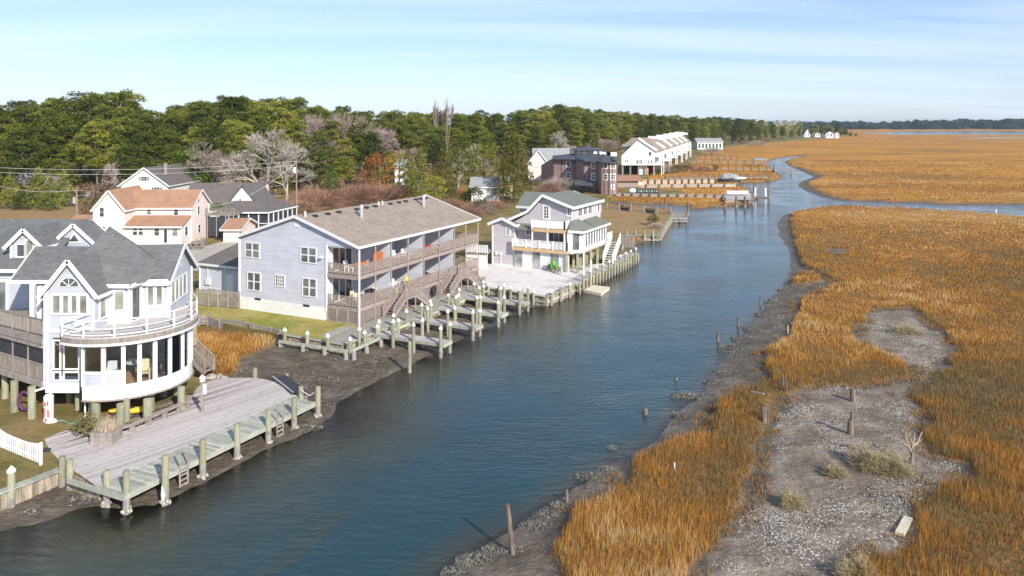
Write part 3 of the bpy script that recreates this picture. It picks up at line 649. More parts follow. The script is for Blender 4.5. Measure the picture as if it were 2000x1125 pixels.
# body behind the balconies
b = B(); m_ = cpt(0, WID / 2); b.ext([v3(cpt(0, REC), 2.15), v3(cpt(0, WID), 2.15), v3(cpt(0, WID), ZE), v3(m_, ZPK), v3(cpt(0, REC), ZE + (ZPK - ZE) * REC / (WID / 2))], Vector((u.x, u.y, 0)) * LEN)
mk('wall', b, M['siding_blue'], ck)
b = B(); b.ext([v3(cpt(0, .06), 7.6), v3(cpt(0, REC), 7.6), v3(cpt(0, REC), ZE + (ZPK - ZE) * REC / (WID / 2) - .02), v3(cpt(0, .06), ZE - .02)], Vector((u.x, u.y, 0)) * .15)
mk('gable_wall', b, M['siding_blue'], ck)
b = B(); b.prism([cpt(-.03, REC - .03), cpt(-.03, WID + .03), cpt(LEN, WID + .03), cpt(LEN, REC)], .8, 2.15); mk('foundation', b, M['foundation'], ck)
gf = Plane(cpt(0, 0), cpt(0, WID))
b = B()
for t in (REC + .02, WID): b.bar(v3(cpt(-.03, t), 1.9), v3(cpt(-.03, t), ZE - .1), .16, .12)
mk('corner_board', b, M['white'], ck)
gable_roof(ck, cpt(0, WID / 2), cpt(LEN, WID / 2), WID / 2, WID / 2, ZPK + .12, ZE + .12, ZE + .12, M['roof_brown'], ov=.30)
for (x0, y0, x1, y1) in [(480, 475.5, 506, 502), (588.5, 484.5, 617, 512), (484.5, 533.5, 508, 566), (592, 545, 617, 578)]:
    winpx(ck, gf, x0, y0, x1, y1, 2, 2, gm=M['glass_grey'], mw=.16)
winpx(ck, gf, 539, 538.5, 555, 558, 4, 3, mw=.09)
b = B(); gf.pb(b, WID / 2 - .3, WID / 2 + .3, 9.15, 9.65, 0, .05); mk('gable_vent', b, M['white'], ck)
b = B()
for x in (504, 599): t, z = gf.px(x, 584 if x < 520 else 597); gf.pb(b, t - .35, t + .35, z - .08, z + .1, .03, .07)
mk('foundation_vent', b, M['dark_metal'], ck)
t_, z_ = gf.px(630, 502); b = B(); b.blob(gf.pt(t_, z_, .2), .2, .2, .12, 3); b.cyl(gf.pt(t_, z_, 0), gf.pt(t_, z_, .25), .06); mk('floodlight', b, M['cap_white'], ck)
# roof vents along the far side of the ridge and two steel flues
for i, a in enumerate([1.6, 3.4, 5.0, 7.8, 9.4, 10.9, 13.6, 15.2, 16.5, 18.6, 19.6, 20.6]):
    q = cpt(a, WID / 2 - .8); z = ZPK + .12 - .8 * (ZPK - ZE) / (WID / 2)
    b = B(); b.bar(v3(q, z + .08) - Vector((u.x, u.y, 0)) * .2, v3(q, z + .08) + Vector((u.x, u.y, 0)) * .2, .4, .2); mk('roof_vent', b, M['dark_metal'], ck)
for (x, y0, y1) in [(706, 414, 434), (827.5, 393, 411)]:
    tt = WID / 2 * .66; pl_ = Plane(cpt(0, tt), cpt(LEN, tt)); a = pl_.s_at(x); q = cpt(a, tt); z = ZPK + .12 - (WID / 2 - tt) * (ZPK - ZE) / (WID / 2)
    b = B(); b.cyl(v3(q, z - .1), v3(q, z + .95), .17, .17, 10); b.cyl(v3(q, z + .95), v3(q, z + 1.2), .23, .2, 10); mk('flue', b, M['steel'], ck)
b = B()
for a, dz in ((.6, .45), (11.9, .3), (12.6, .3), (21.0, .3)):
    q = cpt(a, WID / 2 - .5); b.cyl(v3(q, ZPK - .1), v3(q, ZPK + dz), .09, .08, 8)
mk('vent_pipe', b, M['cap_white'], ck)
# balconies
units = [0, 4.8, 10.4, 16.4, LEN]; F1, F2 = 2.45, 5.25
for zf in (F1, F2):
    fl = mk('balcony_floor', B().prism([cpt(.02, .02), cpt(.02, REC - .02), cpt(LEN, REC - .02), cpt(LEN, .02)], zf - .12, zf), M['wood_rail'], ck)
    bb = B(); bb.bar(v3(cpt(0, -.03), zf - .17), v3(cpt(LEN + .05, -.03), zf - .17), .06, .32); bb.bar(v3(cpt(-.03, 0), zf - .17), v3(cpt(-.03, REC), zf - .17), .06, .32)
    for i in range(1, 36): bb.bar(v3(cpt(LEN * i / 36, .03), zf - .22), v3(cpt(LEN * i / 36, REC - .1), zf - .22), .05, .18)
    mk('joist', bb, M['wood_rail'], ck)
    for i in range(4):
        railing(ck, cpt(units[i] + .05, 0), cpt(units[i + 1] - .05, 0), zf + .01, .92, M['wood_rail'], pitch=.15, post=2.6, w=.055)
    railing(ck, cpt(0, .06), cpt(0, REC - .06), zf + .01, .92, M['wood_rail'], pitch=.15, post=3.3, w=.055)
    railing(ck, cpt(LEN, .06), cpt(LEN, REC - .06), zf + .01, .92, M['wood_rail'], pitch=.15, post=3.3, w=.055)
pz = [0, 2.35, 4.8, 7.6, 10.4, 13.3, 16.4, 18.9, LEN]
for a in pz:
    if a > 0: mk('post', B().bar(v3(cpt(a, -.12), 1.0), v3(cpt(a, -.12), ZE), .11, .11), M['wood_rail'], ck)
b = B(); b.bar(v3(cpt(-.04, -.14), 1.05), v3(cpt(-.04, -.14), ZE - .1), .13, .13); b.bar(v3(cpt(-.04, -.14), 1.08), v3(cpt(-.35, -.35), 1.05), .1, .1); mk('downspout', b, M['white'], ck)
b = B(); b.prism([cpt(0, -.2), cpt(0, REC), cpt(LEN, REC), cpt(LEN, -.2)], ZE - .22, ZE - .12); mk('soffit', b, M['white'], ck)
for i, a in enumerate(units[1:4]):
    for zf in (F1, F2):
        b = B(); b.prism([cpt(a - .05, .04), cpt(a - .05, REC), cpt(a + .05, REC), cpt(a + .05, .04)], zf, zf + 2.5); mk('divider_wall', b, M['siding_blue'], ck)
fc2 = Plane(cpt(0, REC), cpt(LEN, REC))
for i in range(4):
    for zf in (F1, F2):
        a = units[i] + (.9 if i else .75); window(ck, fc2, a, a + 2.7, zf + .08, zf + 2.1, 3, 1, name='sliding_door', mw=.13, fw=.12)
        if units[i + 1] - units[i] > 5: window(ck, fc2, a + 3.5, a + 4.4, zf + 1.0, zf + 2.0, 1, 1)
# lattice skirt below the lower balcony, really woven
b = B()
def lattice(a0, a1, fn):
    L = a1 - a0; n = int((L + 1.4) / .17)
    for i in range(n):
        s0 = a0 - 1.4 + i * .17; p0, p1 = max(s0, a0), min(s0 + 1.25, a1)
        if p1 > p0: b.bar(v3(fn(p0), 1.03 + (p0 - s0)), v3(fn(p1), 1.03 + (p1 - s0)), .02, .055)
        s1 = a0 + i * .17; q0, q1 = max(s1 - 1.25, a0), min(s1, a1)
        if q1 > q0: b.bar(v3(fn(q0), 1.03 + (s1 - q0)), v3(fn(q1), 1.03 + (s1 - q1)), .02, .055)
lattice(0, LEN, lambda s: cpt(s, -.02)); lattice(0, REC, lambda s: cpt(-.02, s))
mk('lattice', b, M['wood_rail'], ck, kind='stuff')
b = B()
for a in (0, 2.35, 4.8, 7.6, 10.4, 13.3, 16.4, 18.9, LEN): b.bar(v3(cpt(a, .02), 1.0), v3(cpt(a, .02), F1 - .3), .1, .1)
for t in (1.1, 2.3, REC - .1): b.bar(v3(cpt(-.03, t), 1.0), v3(cpt(-.03, t), F1 - .3), .09, .09)
b.bar(v3(cpt(-.06, 0), 1.06), v3(cpt(-.06, REC), 1.06), .07, .14); mk('skirt_frame', b, M['wood_rail'], ck)
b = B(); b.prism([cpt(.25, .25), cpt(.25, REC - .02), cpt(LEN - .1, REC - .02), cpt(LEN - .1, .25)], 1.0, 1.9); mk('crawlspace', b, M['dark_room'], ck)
# two outside stairs, with a landing and a second flight
for a0 in (5.4, 15.5):
    lz = F1 - .05; b = B(); b.prism([cpt(a0, -.15), cpt(a0 + 1.5, -.15), cpt(a0 + 1.5, -1.5), cpt(a0, -1.5)], lz - .15, lz); mk('landing', b, M['wood_rail'], ck)
    c = cpt(a0, -.85); steps(ck, v3(c, lz - .04), -u, 7, .19, .30, 1.15, M['wood_rail'])
    c = cpt(a0 + 1.5, -.85); steps(ck, v3(c, lz - .04), u, 7, .19, .30, 1.15, M['wood_rail'])
    railing(ck, cpt(a0, -1.5), cpt(a0 + 1.5, -1.5), lz, .95, M['wood_rail'], pitch=.15, post=1.5)
    for a in (.05, 1.45):
        for t in (-.2, -1.45): mk('landing_post', B().bar(v3(cpt(a0 + a, t), 1.0), v3(cpt(a0 + a, t), lz - .15), .1, .1), M['wood_rail'], ck)
# what stands on the balconies
def onb(a, t, zf): q = cpt(a, t); return (q.x, q.y, zf)
rzc = math.atan2(-v.y, -v.x) + math.pi / 2
chs = [(6.2, 1.0, F2, 'white', 'white slatted armchair on the upper balcony, nearest the corner of the blue condominium'), (7.6, 1.4, F2, 'white', 'white high-backed armchair beside another on the upper condominium balcony'), (9.0, 1.1, F2, 'white', 'white armchair on the upper balcony next to the divider wall'),
       (6.6, .9, F1, 'white', 'white armchair on the lower balcony above the nearest stair'), (7.9, 1.5, F1, 'white', 'white armchair beside the yellow chair on the lower balcony'), (9.4, .9, F1, 'yellow', 'pale yellow armchair on the lower balcony'),
       (1.0, 1.0, F1, 'wood_pale', 'cream armchair behind the lower corner railing of the condominium'), (2.0, 1.9, F1, 'cream', 'beige chair by the sliding door of the lower corner balcony'), (3.9, .9, F1, 'wood_pale', 'light folding chair left of the first divider on the lower balcony'), (1.2, 2.0, F2, 'white', 'white chair behind the upper corner railing')]
for (a, t, zf, mm, lab) in chs: chair('armchair', lab, onb(a, t, zf), rzc + rnd.uniform(-.5, .5), M[mm], 'balcony chairs of the condominium', 1.0)
def balc_table(lab, a, t, zf, mt, r=.5, round_=False):
    o = thing('balcony_table', lab, 'table', onb(a, t, zf), 'balcony tables of the condominium'); q = cpt(a, t)
    b = B()
    if round_: b.cyl(v3(q, zf + .70), v3(q, zf + .75), r, r, 14)
    else: b.bar(v3(q - u * r, zf + .72), v3(q + u * r, zf + .72), .8, .05)
    mk('tabletop', b, mt, o)
    for i in (-1, 1):
        for j in (-1, 1): mk('leg', B().bar(v3(q + u * r * .7 * i + v * .25 * j, zf), v3(q + u * r * .7 * i + v * .25 * j, zf + .70), .05, .05), mt, o)
balc_table('table with an orange cloth on the upper corner balcony', 2.0, 1.2, F2, M['orange'], .8)
balc_table('long red picnic table on the upper balcony', 12.4, 1.2, F2, M['red'], 1.2)
balc_table('round white table on the lower balcony beside the far stair', 17.4, 1.1, F1, M['white'], .65, True)
b = B(); q = cpt(12.0, .9)
g = thing('barbecue_grill', 'black covered grill on the lower balcony between the two stairs', 'grill', v3(q, F1)); mk('grill_body', B().blob(v3(q, F1 + .75), .55, .4, .35, 4, .05), M['dark_metal'], g, smooth=True)
for i in (-1, 1):
    for j in (-1, 1): mk('leg', B().bar(v3(q + u * .35 * i + v * .2 * j, F1), v3(q + u * .35 * i + v * .2 * j, F1 + .6), .05, .05), M['dark_metal'], g)
q = cpt(3.0, .9); g = thing('barbecue_grill', 'black grill on the lower corner balcony behind the downspout', 'grill', v3(q, F1)); mk('grill_body', B().blob(v3(q, F1 + .8), .6, .4, .3, 5, .05), M['dark_metal'], g, smooth=True); mk('grill_shelf', B().bar(v3(q - u * .8, F1 + .75), v3(q + u * .8, F1 + .75), .4, .04), M['steel'], g)
for i in (-1, 1):
    for j in (-1, 1): mk('leg', B().bar(v3(q + u * .4 * i + v * .2 * j, F1), v3(q + u * .4 * i + v * .2 * j, F1 + .6), .05, .05), M['dark_metal'], g)
q = cpt(4.2, .5); b = B(); b.ext([v3(q - v * .1, F2), v3(q + v * 1.0, F2), v3(q + v * 1.0, F2 + 1.5), v3(q - v * .1, F2 + 1.5)], (u.x * .04, u.y * .04, 0)); o = mk('orange_board', b, M['orange'], None, v3(q, F2)); tag(o, 'orange board leaning on the divider of the upper corner balcony', 'board')
# kayak stored on its side on the skirt, green watering gear
q = cpt(11.9, -.35); b = B(); b.cyl(v3(q, 1.75) - Vector((u.x, u.y, 0)) * .02, v3(q, 1.75) + Vector((u.x, u.y, 0)) * .0 + Vector((-v.x, -v.y, 0)) * .12, .5, .5, 16); o = mk('inner_tube', b, M['dark_metal'], None, v3(q, 1.75)); tag(o, 'black inner tube hanging on the lattice under the lower balcony', 'inner tube')
t_ = thing('garden_bench', 'teal metal garden chair standing at the lattice beside the nearest stair', 'chair', v3(cpt(9.0, -.9), 1.05)); q = cpt(9.0, -.9)
mk('seat', B().bar(v3(q - u * .35, 1.5), v3(q + u * .35, 1.5), .5, .05), M['teal'], t_); mk('backrest', B().bar(v3(q - u * .35 + v * .28, 1.85), v3(q + u * .35 + v * .28, 1.85), .05, .6), M['teal'], t_)
for i in (-1, 1):
    for j in (-1, 1): mk('leg', B().bar(v3(q + u * .3 * i + v * .22 * j, 1.05), v3(q + u * .3 * i + v * .22 * j, 1.5), .05, .05), M['teal'], t_)
q = cpt(20.4, -1.2); t_ = thing('picnic_bench', 'low grey wooden bench on the boardwalk past the far stair', 'bench', v3(q, 1.05)); mk('seat', B().bar(v3(q - u * .8, 1.5), v3(q + u * .8, 1.5), .4, .06), M['wood_grey'], t_)
for i in (-1, 1): mk('leg', B().bar(v3(q + u * .6 * i, 1.05), v3(q + u * .6 * i, 1.47), .35, .08), M['wood_grey'], t_)
# ---------------------------------------------------------------- garage wing behind, with its gate
gr = thing('garage', 'low blue-grey garage with dark brown roof behind the condominium', 'garage', P(390, 575, 1.0))
ga = P(391, 570, 1.0); g0 = ga.xy; gd = -v; Lg = 5.6
b = B(); b.prism([g0, g0 + gd * Lg, g0 + gd * Lg + u * 8, g0 + u * 8], .9, 4.15); mk('wall', b, M['siding_blue'], gr)
pl_ = Plane(g0, g0 + gd * Lg); zr = 6.2
q0, q1 = g0 - gd * .3 - u * .3, g0 + gd * Lg - u * .3; r0 = g0 + gd * 2.6 + u * 4; r1 = g0 + gd * (Lg) + u * 4
rf = B(); rf.slab([v3(q0, 4.05), v3(q1, 4.05), v3(r1, zr), v3(r0, zr)], .15); rf.slab([v3(q0, 4.05), v3(r0, zr), v3(g0 - gd * .3 + u * 8.3, 4.05)], .15); rf.slab([v3(r0, zr), v3(r1, zr), v3(g0 + gd * Lg + u * 8.3, 4.05), v3(g0 - gd * .3 + u * 8.3, 4.05)], .15)
r_ = mk('roof', rf, M['roof_dark'], gr); f = B(); f.bar(v3(q0, 3.98) - Vector((u.x, u.y, 0)) * .04, v3(q1, 3.98) - Vector((u.x, u.y, 0)) * .04, .06, .22); mk('fascia', f, M['white'], r_)
s0, z0 = pl_.px(443, 548); s1, z1 = pl_.px(457, 568)
f = B(); pl_.pb(f, s0, s1 + .0, 1.2, 3.2, 0, .06); dr = mk('door', f, M['white'], gr)
mk('corner_board', B().bar(v3(g0, .9), v3(g0, 4.0), .16, .16).bar(v3(pl_.pt(s0 - .15, 0, .02).xy, 1), v3(pl_.pt(s0 - .15, 0, .02).xy, 3.95), .14, .1), M['white'], gr)
b = B(); pl_.pb(b, .9, 1.5, 1.9, 2.5, 0, .2); b.cyl(pl_.pt(1.2, 2.5, .1), pl_.pt(1.2, 3.6, .1), .05); pl_.pb(b, 1.2, 3.0, 1.5, 1.56, .05, .1); mk('meter_box', b, M['white_paint_worn'], gr)
# wire and wood gate fence in front of the garage
fe = thing('wire_fence', 'grey wooden fence with wire panels and a braced gate left of the blue condominium', 'fence', P(388, 603, 1.0))
fa, fb = P(386, 596, 1.0), P(469, 603, 1.0); L = (fb - fa).length
for i, fr_ in enumerate((0, .27, .48, .72, .98)):
    q = fa.lerp(fb, fr_); mk('post', B().bar(q, q + Vector((0, 0, 1.65)), .14, .14), M['wood_grey'], fe)
b = B()
for z in (.15, 1.5): b.bar(fa + Vector((0, 0, z)), fb + Vector((0, 0, z)), .06, .12)
q0, q1 = fa.lerp(fb, .72), fa.lerp(fb, .98); b.bar(q0 + Vector((0, 0, 1.5)), q1 + Vector((0, 0, .15)), .07, .12)
mk('rail', b, M['wood_grey'], fe); b = B()
for i in range(60):
    q = fa.lerp(fb, i / 60); b.bar(q + Vector((0, 0, .1)), q + Vector((0, 0, 1.5)), .035, .02)
for i in range(8):
    z = .2 + i * .17; b.bar(fa + Vector((0, 0, z)), fb + Vector((0, 0, z)), .02, .03)
mk('wire_mesh', b, M['wood_grey'], fe, kind='stuff')
# ---------------------------------------------------------------- bulkheads, boardwalks and piers
def wall_boards(par, pts, z0, z1, w=.26, mt=None, seed=0, off=.06, gap=.02, cap=True, capm=None, capw=.35):
    rr = random.Random(seed); n = 0
    for i in range(len(pts) - 1):
        a, b = Vector(pts[i][:2]), Vector(pts[i + 1][:2]); L = (b - a).length; d = (b - a) / L; nn = Vector((d.y, -d.x))
        if not WOUT(a.lerp(b, .5) + nn * .6): nn = -nn
        t = 0
        while t < L - .02:
            e = min(t + w, L); o = off + rr.uniform(-.02, .035); q = B(); zb = z1 - .04 + rr.uniform(-.03, 0)
            p = [a + d * (t + gap / 2) + nn * (o - .05), a + d * (e - gap / 2) + nn * (o - .05), a + d * (e - gap / 2) + nn * (o + .04), a + d * (t + gap / 2) + nn * (o + .04)]
            q.prism([(k.x, k.y) for k in p], z0, zb); mk('sheet_board', q, mt or M['sheet_timber'], par); t = e; n += 1
        if cap: mk('cap_board', B().bar(v3(a + nn * off, z1 + .03), v3(b + nn * off, z1 + .03), capw, .06), capm or M['wood_green'], par)
    return n
def WOUT(p):
    return sdist(np.array([[p.x, p.y]]), LAND)[0] > 0
def xyL(*p): return P(*p, 1.0).xy
# condominium bulkhead
bh = thing('bulkhead', 'timber bulkhead of upright boards with white-capped piles below the condominium lawn and boardwalk', 'bulkhead', v3(xyL(672, 688), 0))
w_pts = [xyL(545, 652), xyL(672, 673), xyL(735, 649), xyL(857, 601), xyL(955, 558)]
wall_boards(bh, w_pts[:3], -.2, 1.0, .3, seed=3); wall_boards(bh, w_pts[2:], -.2, 1.0, .5, seed=4)
for (x, y) in [(556, 684), (600, 691), (640, 697), (684, 704), (712, 690), (737, 677)]:
    pile(bh, P(x, y, 0), -.3, 1.62, .15)
for (p, q) in [((548, 684), (680, 704)), ((684, 704), (752, 672))]:
    a, b = P(*p, 0).xy, P(*q, 0).xy; L = (b - a).length; d = (b - a) / L; nn = Vector((d.y, -d.x)); nn = nn if WOUT(a.lerp(b, .5) + nn * .3) else -nn
    mk('wale', B().bar(v3(a + nn * .2, .78), v3(b + nn * .2, .78), .14, .22), M['wood_green'], bh)
for (x, y) in [(548, 686), (592, 694), (634, 701), (676, 709), (692, 709), (717, 697), (745, 684)]:
    mk('brace_pile', B().cyl(P(x, y, 0), v3(P(x, y, 0).xy + Vector((-.1, .25)), .8), .2, .17, 8), M['tide_wood'], bh)
R2 = random.Random(4)
# boardwalk: long boards
bw = thing('boardwalk', 'weathered grey boardwalk between the condominium stairs and the finger piers', 'boardwalk', v3(cpt(8, -1.5), 1.0))
a0 = -5.0
while a0 < 24.5:
    a1 = min(a0 + 4.2, 24.5); k = 0; t = .1 if a0 > -1 else 1.0
    t = -.18 if a0 > -.9 else .9
    while t > -2.8:
        j = R2.uniform(-.25, .25); s0 = a0 + (j if a0 > -4 else (max(0, t + .2) * .8)); b = B(); z = 1.05 + R2.uniform(-.008, .008)
        if a0 <= -.9 and t > -.2: s0, s1 = max(s0, -4.6 + t), min(a1, -.15)
        else: s1 = a1 + j - .012
        b.prism([cpt(s0, t), cpt(s1, t), cpt(s1, t - .285), cpt(s0, t - .285)], z - .05, z); mk('plank', b, M['wood_boardwalk'], bw); t -= .30
    a0 = a1
for t in (-.4, -2.6): mk('joist', B().bar(v3(cpt(-4.8, t), .93), v3(cpt(24.3, t), .93), .12, .14), M['wood_grey'], bw)
for i, a in enumerate([-3.9, -1.2, .9, 2.9, 5.4, 6.9, 10.2, 12.3, 15.4, 17.4]):
    pile(bw, cpt(a, -3.05), -.3, 1.85 + R2.uniform(-.1, .1), .15)
for (s0, s1) in [(-3.9, -2.2), (-.3, 3.1), (5.0, 8.0), (9.8, 13.0), (14.8, 20)]:
    mk('wale', B().bar(v3(cpt(s0, -3.3), .80), v3(cpt(s1, -3.3), .80), .1, .24), M['wood_green'], bw)
def furn(lab, a, t):
    pass
# finger piers
flab = ['finger pier nearest the round house, first of the four by the blue condominium', 'second finger pier of the condominium, right behind the nearest one', 'third finger pier of the condominium, the one before the farthest', 'farthest finger pier of the condominium, beside the white terrace bulkhead']
for fi, a in enumerate([-1.35, 4.0, 8.9, 13.8]):
    fp = thing('finger_pier', flab[fi], 'pier', v3(cpt(a, -6), 1.0), 'finger piers of the condominium'); w = .56; t = -3.05; i = 0
    while t > -9.75:
        z = 1.08 + R2.uniform(-.008, .008); b = B(); b.prism([cpt(a - w, t), cpt(a + w, t), cpt(a + w, t - .185), cpt(a - w, t - .185)], z - .05, z); mk('plank', b, M['wood_deck'], fp); t -= .2
    for s in (-w - .03, w + .03): mk('beam', B().bar(v3(cpt(a + s, -3.0), .95), v3(cpt(a + s, -9.8), .95), .07, .24), M['wood_green'], fp)
    mk('beam', B().bar(v3(cpt(a - w - .1, -9.84), .93), v3(cpt(a + w + .1, -9.84), .93), .07, .26), M['wood_green'], fp)
    for (s, tt, hh) in [(-w - .22, -5.1, 2.25), (-w - .22, -7.2, 2.3), (-w - .22, -9.5, 2.3), (w + .22, -9.5, 2.25), (w + .22, -7.0, 2.2), (w + .22, -4.6, 2.1)]:
        pile(fp, cpt(a + s + R2.uniform(-.06, .06), tt + R2.uniform(-.15, .15)), -.3, hh + R2.uniform(-.12, .12), .145, lean=(R2.uniform(-.03, .03), R2.uniform(-.03, .03)))
    mk('brace', B().bar(v3(cpt(a, -9.4), .2), v3(cpt(a, -6.4), .85), .08, .16).bar(v3(cpt(a, -6.2), .2), v3(cpt(a, -3.4), .85), .08, .16), M['tide_wood'], fp)
mooring = [((800, 728), 2.35, 'lone mooring pile in the mud in front of the nearest finger pier')]
for (p, h, lab) in mooring:
    q = P(*p, 0); o = thing('mooring_pile', lab, 'post', q); pile(o, q, -.3, h, .15, cap=False)
# old low timber fence along the marsh patch
tf = thing('timber_edging', 'broken grey timber edging fence between the lawn and the orange marsh patch', 'fence', v3(xyL(470, 650), 1))
tp = [(388, 628), (406, 628), (430, 634), (479, 641), (490, 645), (497, 646), (529, 652), (546, 657)]
for i, (x, y) in enumerate(tp): q = P(x, y + 6, .55); mk('post', B().bar(q - Vector((0, 0, .4)), q + Vector((R2.uniform(-.1, .1), 0, .85)), .18, .16), M['wood_grey'], tf)
for i in range(len(tp) - 1):
    p, q = P(tp[i][0], tp[i][1] + 6, .55), P(tp[i + 1][0], tp[i + 1][1] + 6, .55); sag = -.25 if i == 1 else 0
    for z in (.08, .30, .52, .70): mk('rail', B().bar(p + Vector((0, 0, z)), q + Vector((0, 0, z + sag + R2.uniform(-.04, .04))), .07, .17), M['wood_grey'], tf)
# ---------------------------------------------------------------- lilac house terrace and bulkhead
tb = thing('bulkhead', 'timber bulkhead with pinkish upright boards round the white terrace of the lilac house', 'bulkhead', v3(xyL(1066, 579), 0))
kp = [xyL(955, 562), xyL(1066, 579), xyL(1120, 557)]
wall_boards(tb, kp, -.3, 1.0, .34, seed=8, capw=.5)
for i in range(len(kp) - 1):
    a, b = kp[i], kp[i + 1]; L = (b - a).length; d = (b - a) / L; nn = Vector((d.y, -d.x)); nn = nn if WOUT(a.lerp(b, .5) + nn * .3) else -nn
    for j in range(5 if i == 0 else 3):
        q = a.lerp(b, (j + (.3 if i else .1)) / (5 if i == 0 else 3)) + nn * .3; pile(tb, q, -.4, 1.35 + .1 * (j % 2), .17, cap=(j % 2 == 0))
    mk('wale', B().bar(v3(a + nn * .16, .45), v3(b + nn * .16, .45), .12, .2), M['wood_green'], tb)
sheet('terrace', [xyL(936, 541), xyL(955, 561), xyL(1066, 578), xyL(1120, 556), xyL(1180, 515), xyL(1110, 522), xyL(950, 516), xyL(930, 522)], 1.06, .10, M['concrete'])
# K boardwalk along the water
kw = thing('boardwalk', 'narrow green-grey boardwalk on many short piles along the lilac house', 'boardwalk', v3(xyL(1180, 528), 1.0))
A, Bq = xyL(1120, 556), xyL(1241, 496); L = (Bq - A).length; d = (Bq - A) / L; nn = Vector((d.y, -d.x)); nn = nn if WOUT(A.lerp(Bq, .5) + nn * .3) else -nn
planks(kw, [A + nn * .35, Bq + nn * .35, Bq - nn * 1.3, A - nn * 1.3], nn, 1.12, .42, mt=M['wood_deck'])
mk('beam', B().bar(v3(A + nn * .4, .98), v3(Bq + nn * .4, .98), .1, .26).bar(v3(A + nn * .42, .35), v3(Bq + nn * .42, .35), .1, .14), M['wood_green'], kw)
n = 21
for i in range(n):
    q = A + d * (L * (i + .3) / n) + nn * .62; pile(kw, q, -.5, (1.95 if i % 2 else 1.15) + R2.uniform(-.05, .05), .14, cap=(i % 2 == 1), tide=.5)
wall_boards(kw, [A, Bq], -.4, .85, .55, seed=9, cap=False, off=.02)
# floating dock
fd = thing('floating_dock', 'pale new timber floating dock moored below the lilac house', 'floating dock', P(1165, 567, .2))
fq = [P(1140, 566, .28).xy, P(1158, 556.5, .28).xy, P(1191, 560.5, .28).xy, P(1174, 573, .28).xy]
b = B(); b.prism(fq, -.15, .20); mk('frame', b, M['wood_float'], fd)
planks(fd, fq, fq[1] - fq[0], .28, .3, t=.07, mt=M['wood_float'])
for (x, yt, yb, lab) in [(1139.6, 488, 568, 'left of the two tall white poles holding the floating dock'), (1154, 508, 560, 'right of the two tall white poles, the one behind the floating dock')]:
    q = P(x, yb, 0); h = H - (yt - HY) * q.y / F; o = mk('dock_pole', B().cyl(q - Vector((0, 0, .5)), v3(q.xy, h), .09, .085, 8), M['cap_white'], None, q); tag(o, lab, 'pole', 'white poles of the floating dock')
# second lawn bulkhead and its wooden fence ends
b6 = thing('bulkhead', 'bulkhead with slotted face around the straw-coloured lawn beyond the lilac house', 'bulkhead', v3(xyL(1286, 459), 0))
kp = [xyL(1217, 457), xyL(1286, 459), xyL(1312, 419)]
wall_boards(b6, kp, -.3, 1.0, .55, seed=12, mt=M['sheet_timber'], capw=.5, gap=.12)
for i in range(len(kp) - 1):
    a, b = kp[i], kp[i + 1]; L = (b - a).length; d = (b - a) / L; nn = Vector((d.y, -d.x)); nn = nn if WOUT(a.lerp(b, .5) + nn * .5) else -nn; m_ = 4 if i == 0 else 9
    for j in range(m_): pile(b6, a.lerp(b, (j + .4) / m_) + nn * .3, -.4, 1.8 if i == 0 else 1.55, .17, cap=False)
    mk('wale', B().bar(v3(a + nn * .2, .95), v3(b + nn * .2, .95), .14, .22).bar(v3(a + nn * .2, .2), v3(b + nn * .2, .2), .14, .2), M['wood_green'], b6)
# small T-dock at its corner
sd_ = thing('small_dock', 'grey square dock on dark piles at the corner of the straw-coloured lawn', 'pier', P(1328, 428, 0))
q0, q1, q2, q3 = P(1312, 425, 1).xy, P(1342, 425, 1).xy, P(1344, 416, 1).xy, P(1312, 413, 1).xy
planks(sd_, [q0, q1, q2, q3], q1 - q0, 1.0, .45, mt=M['wood_grey'])
for (x, y, h) in [(1341, 434, 1.9), (1313, 434, 1.0), (1344, 421, 2.6), (1300, 408, 2.2), (1327, 434, 1.0)]: pile(sd_, P(x, y, 0), -.4, h, .2, cap=False, mt=M['stake_wood'])
mk('beam', B().bar(v3(q0, .8), v3(q1, .8), .1, .3).bar(v3(q1, .8), v3(q2, .8), .1, .3).bar(v3(q0 - Vector((0, .2)), .35), v3(q1 - Vector((0, .2)), .35), .1, .2), M['wood_grey'], sd_)
# old fence with slipped panels between the straw lawn and the marsh creek
of = thing('old_fence', 'old dark board fence with pale posts behind the straw-coloured lawn', 'fence', P(1240, 408, 1))
fa, fb = P(1186, 408, 1.0), P(1310, 421, 1.0)
for i in range(6): q = fa.lerp(fb, i / 5); mk('post', B().bar(q, q + Vector((0, 0, 1.5)), .2, .2), M['wood_grey'], of)
for i in range(5):
    for z in (1.4, .35) if i % 2 == 0 else (1.4, .7): mk('rail', B().bar(fa.lerp(fb, i / 5) + Vector((0, 0, z)), fa.lerp(fb, (i + 1) / 5) + Vector((0, 0, z)), .08, .16), M['wood_grey'], of)
    if i in (1, 3): mk('panel', B().bar(fa.lerp(fb, (i + .1) / 5) + Vector((0, 0, .5)), fa.lerp(fb, (i + .8) / 5) + Vector((0, 0, .5)), .06, .8), M['dark_screen'], of)
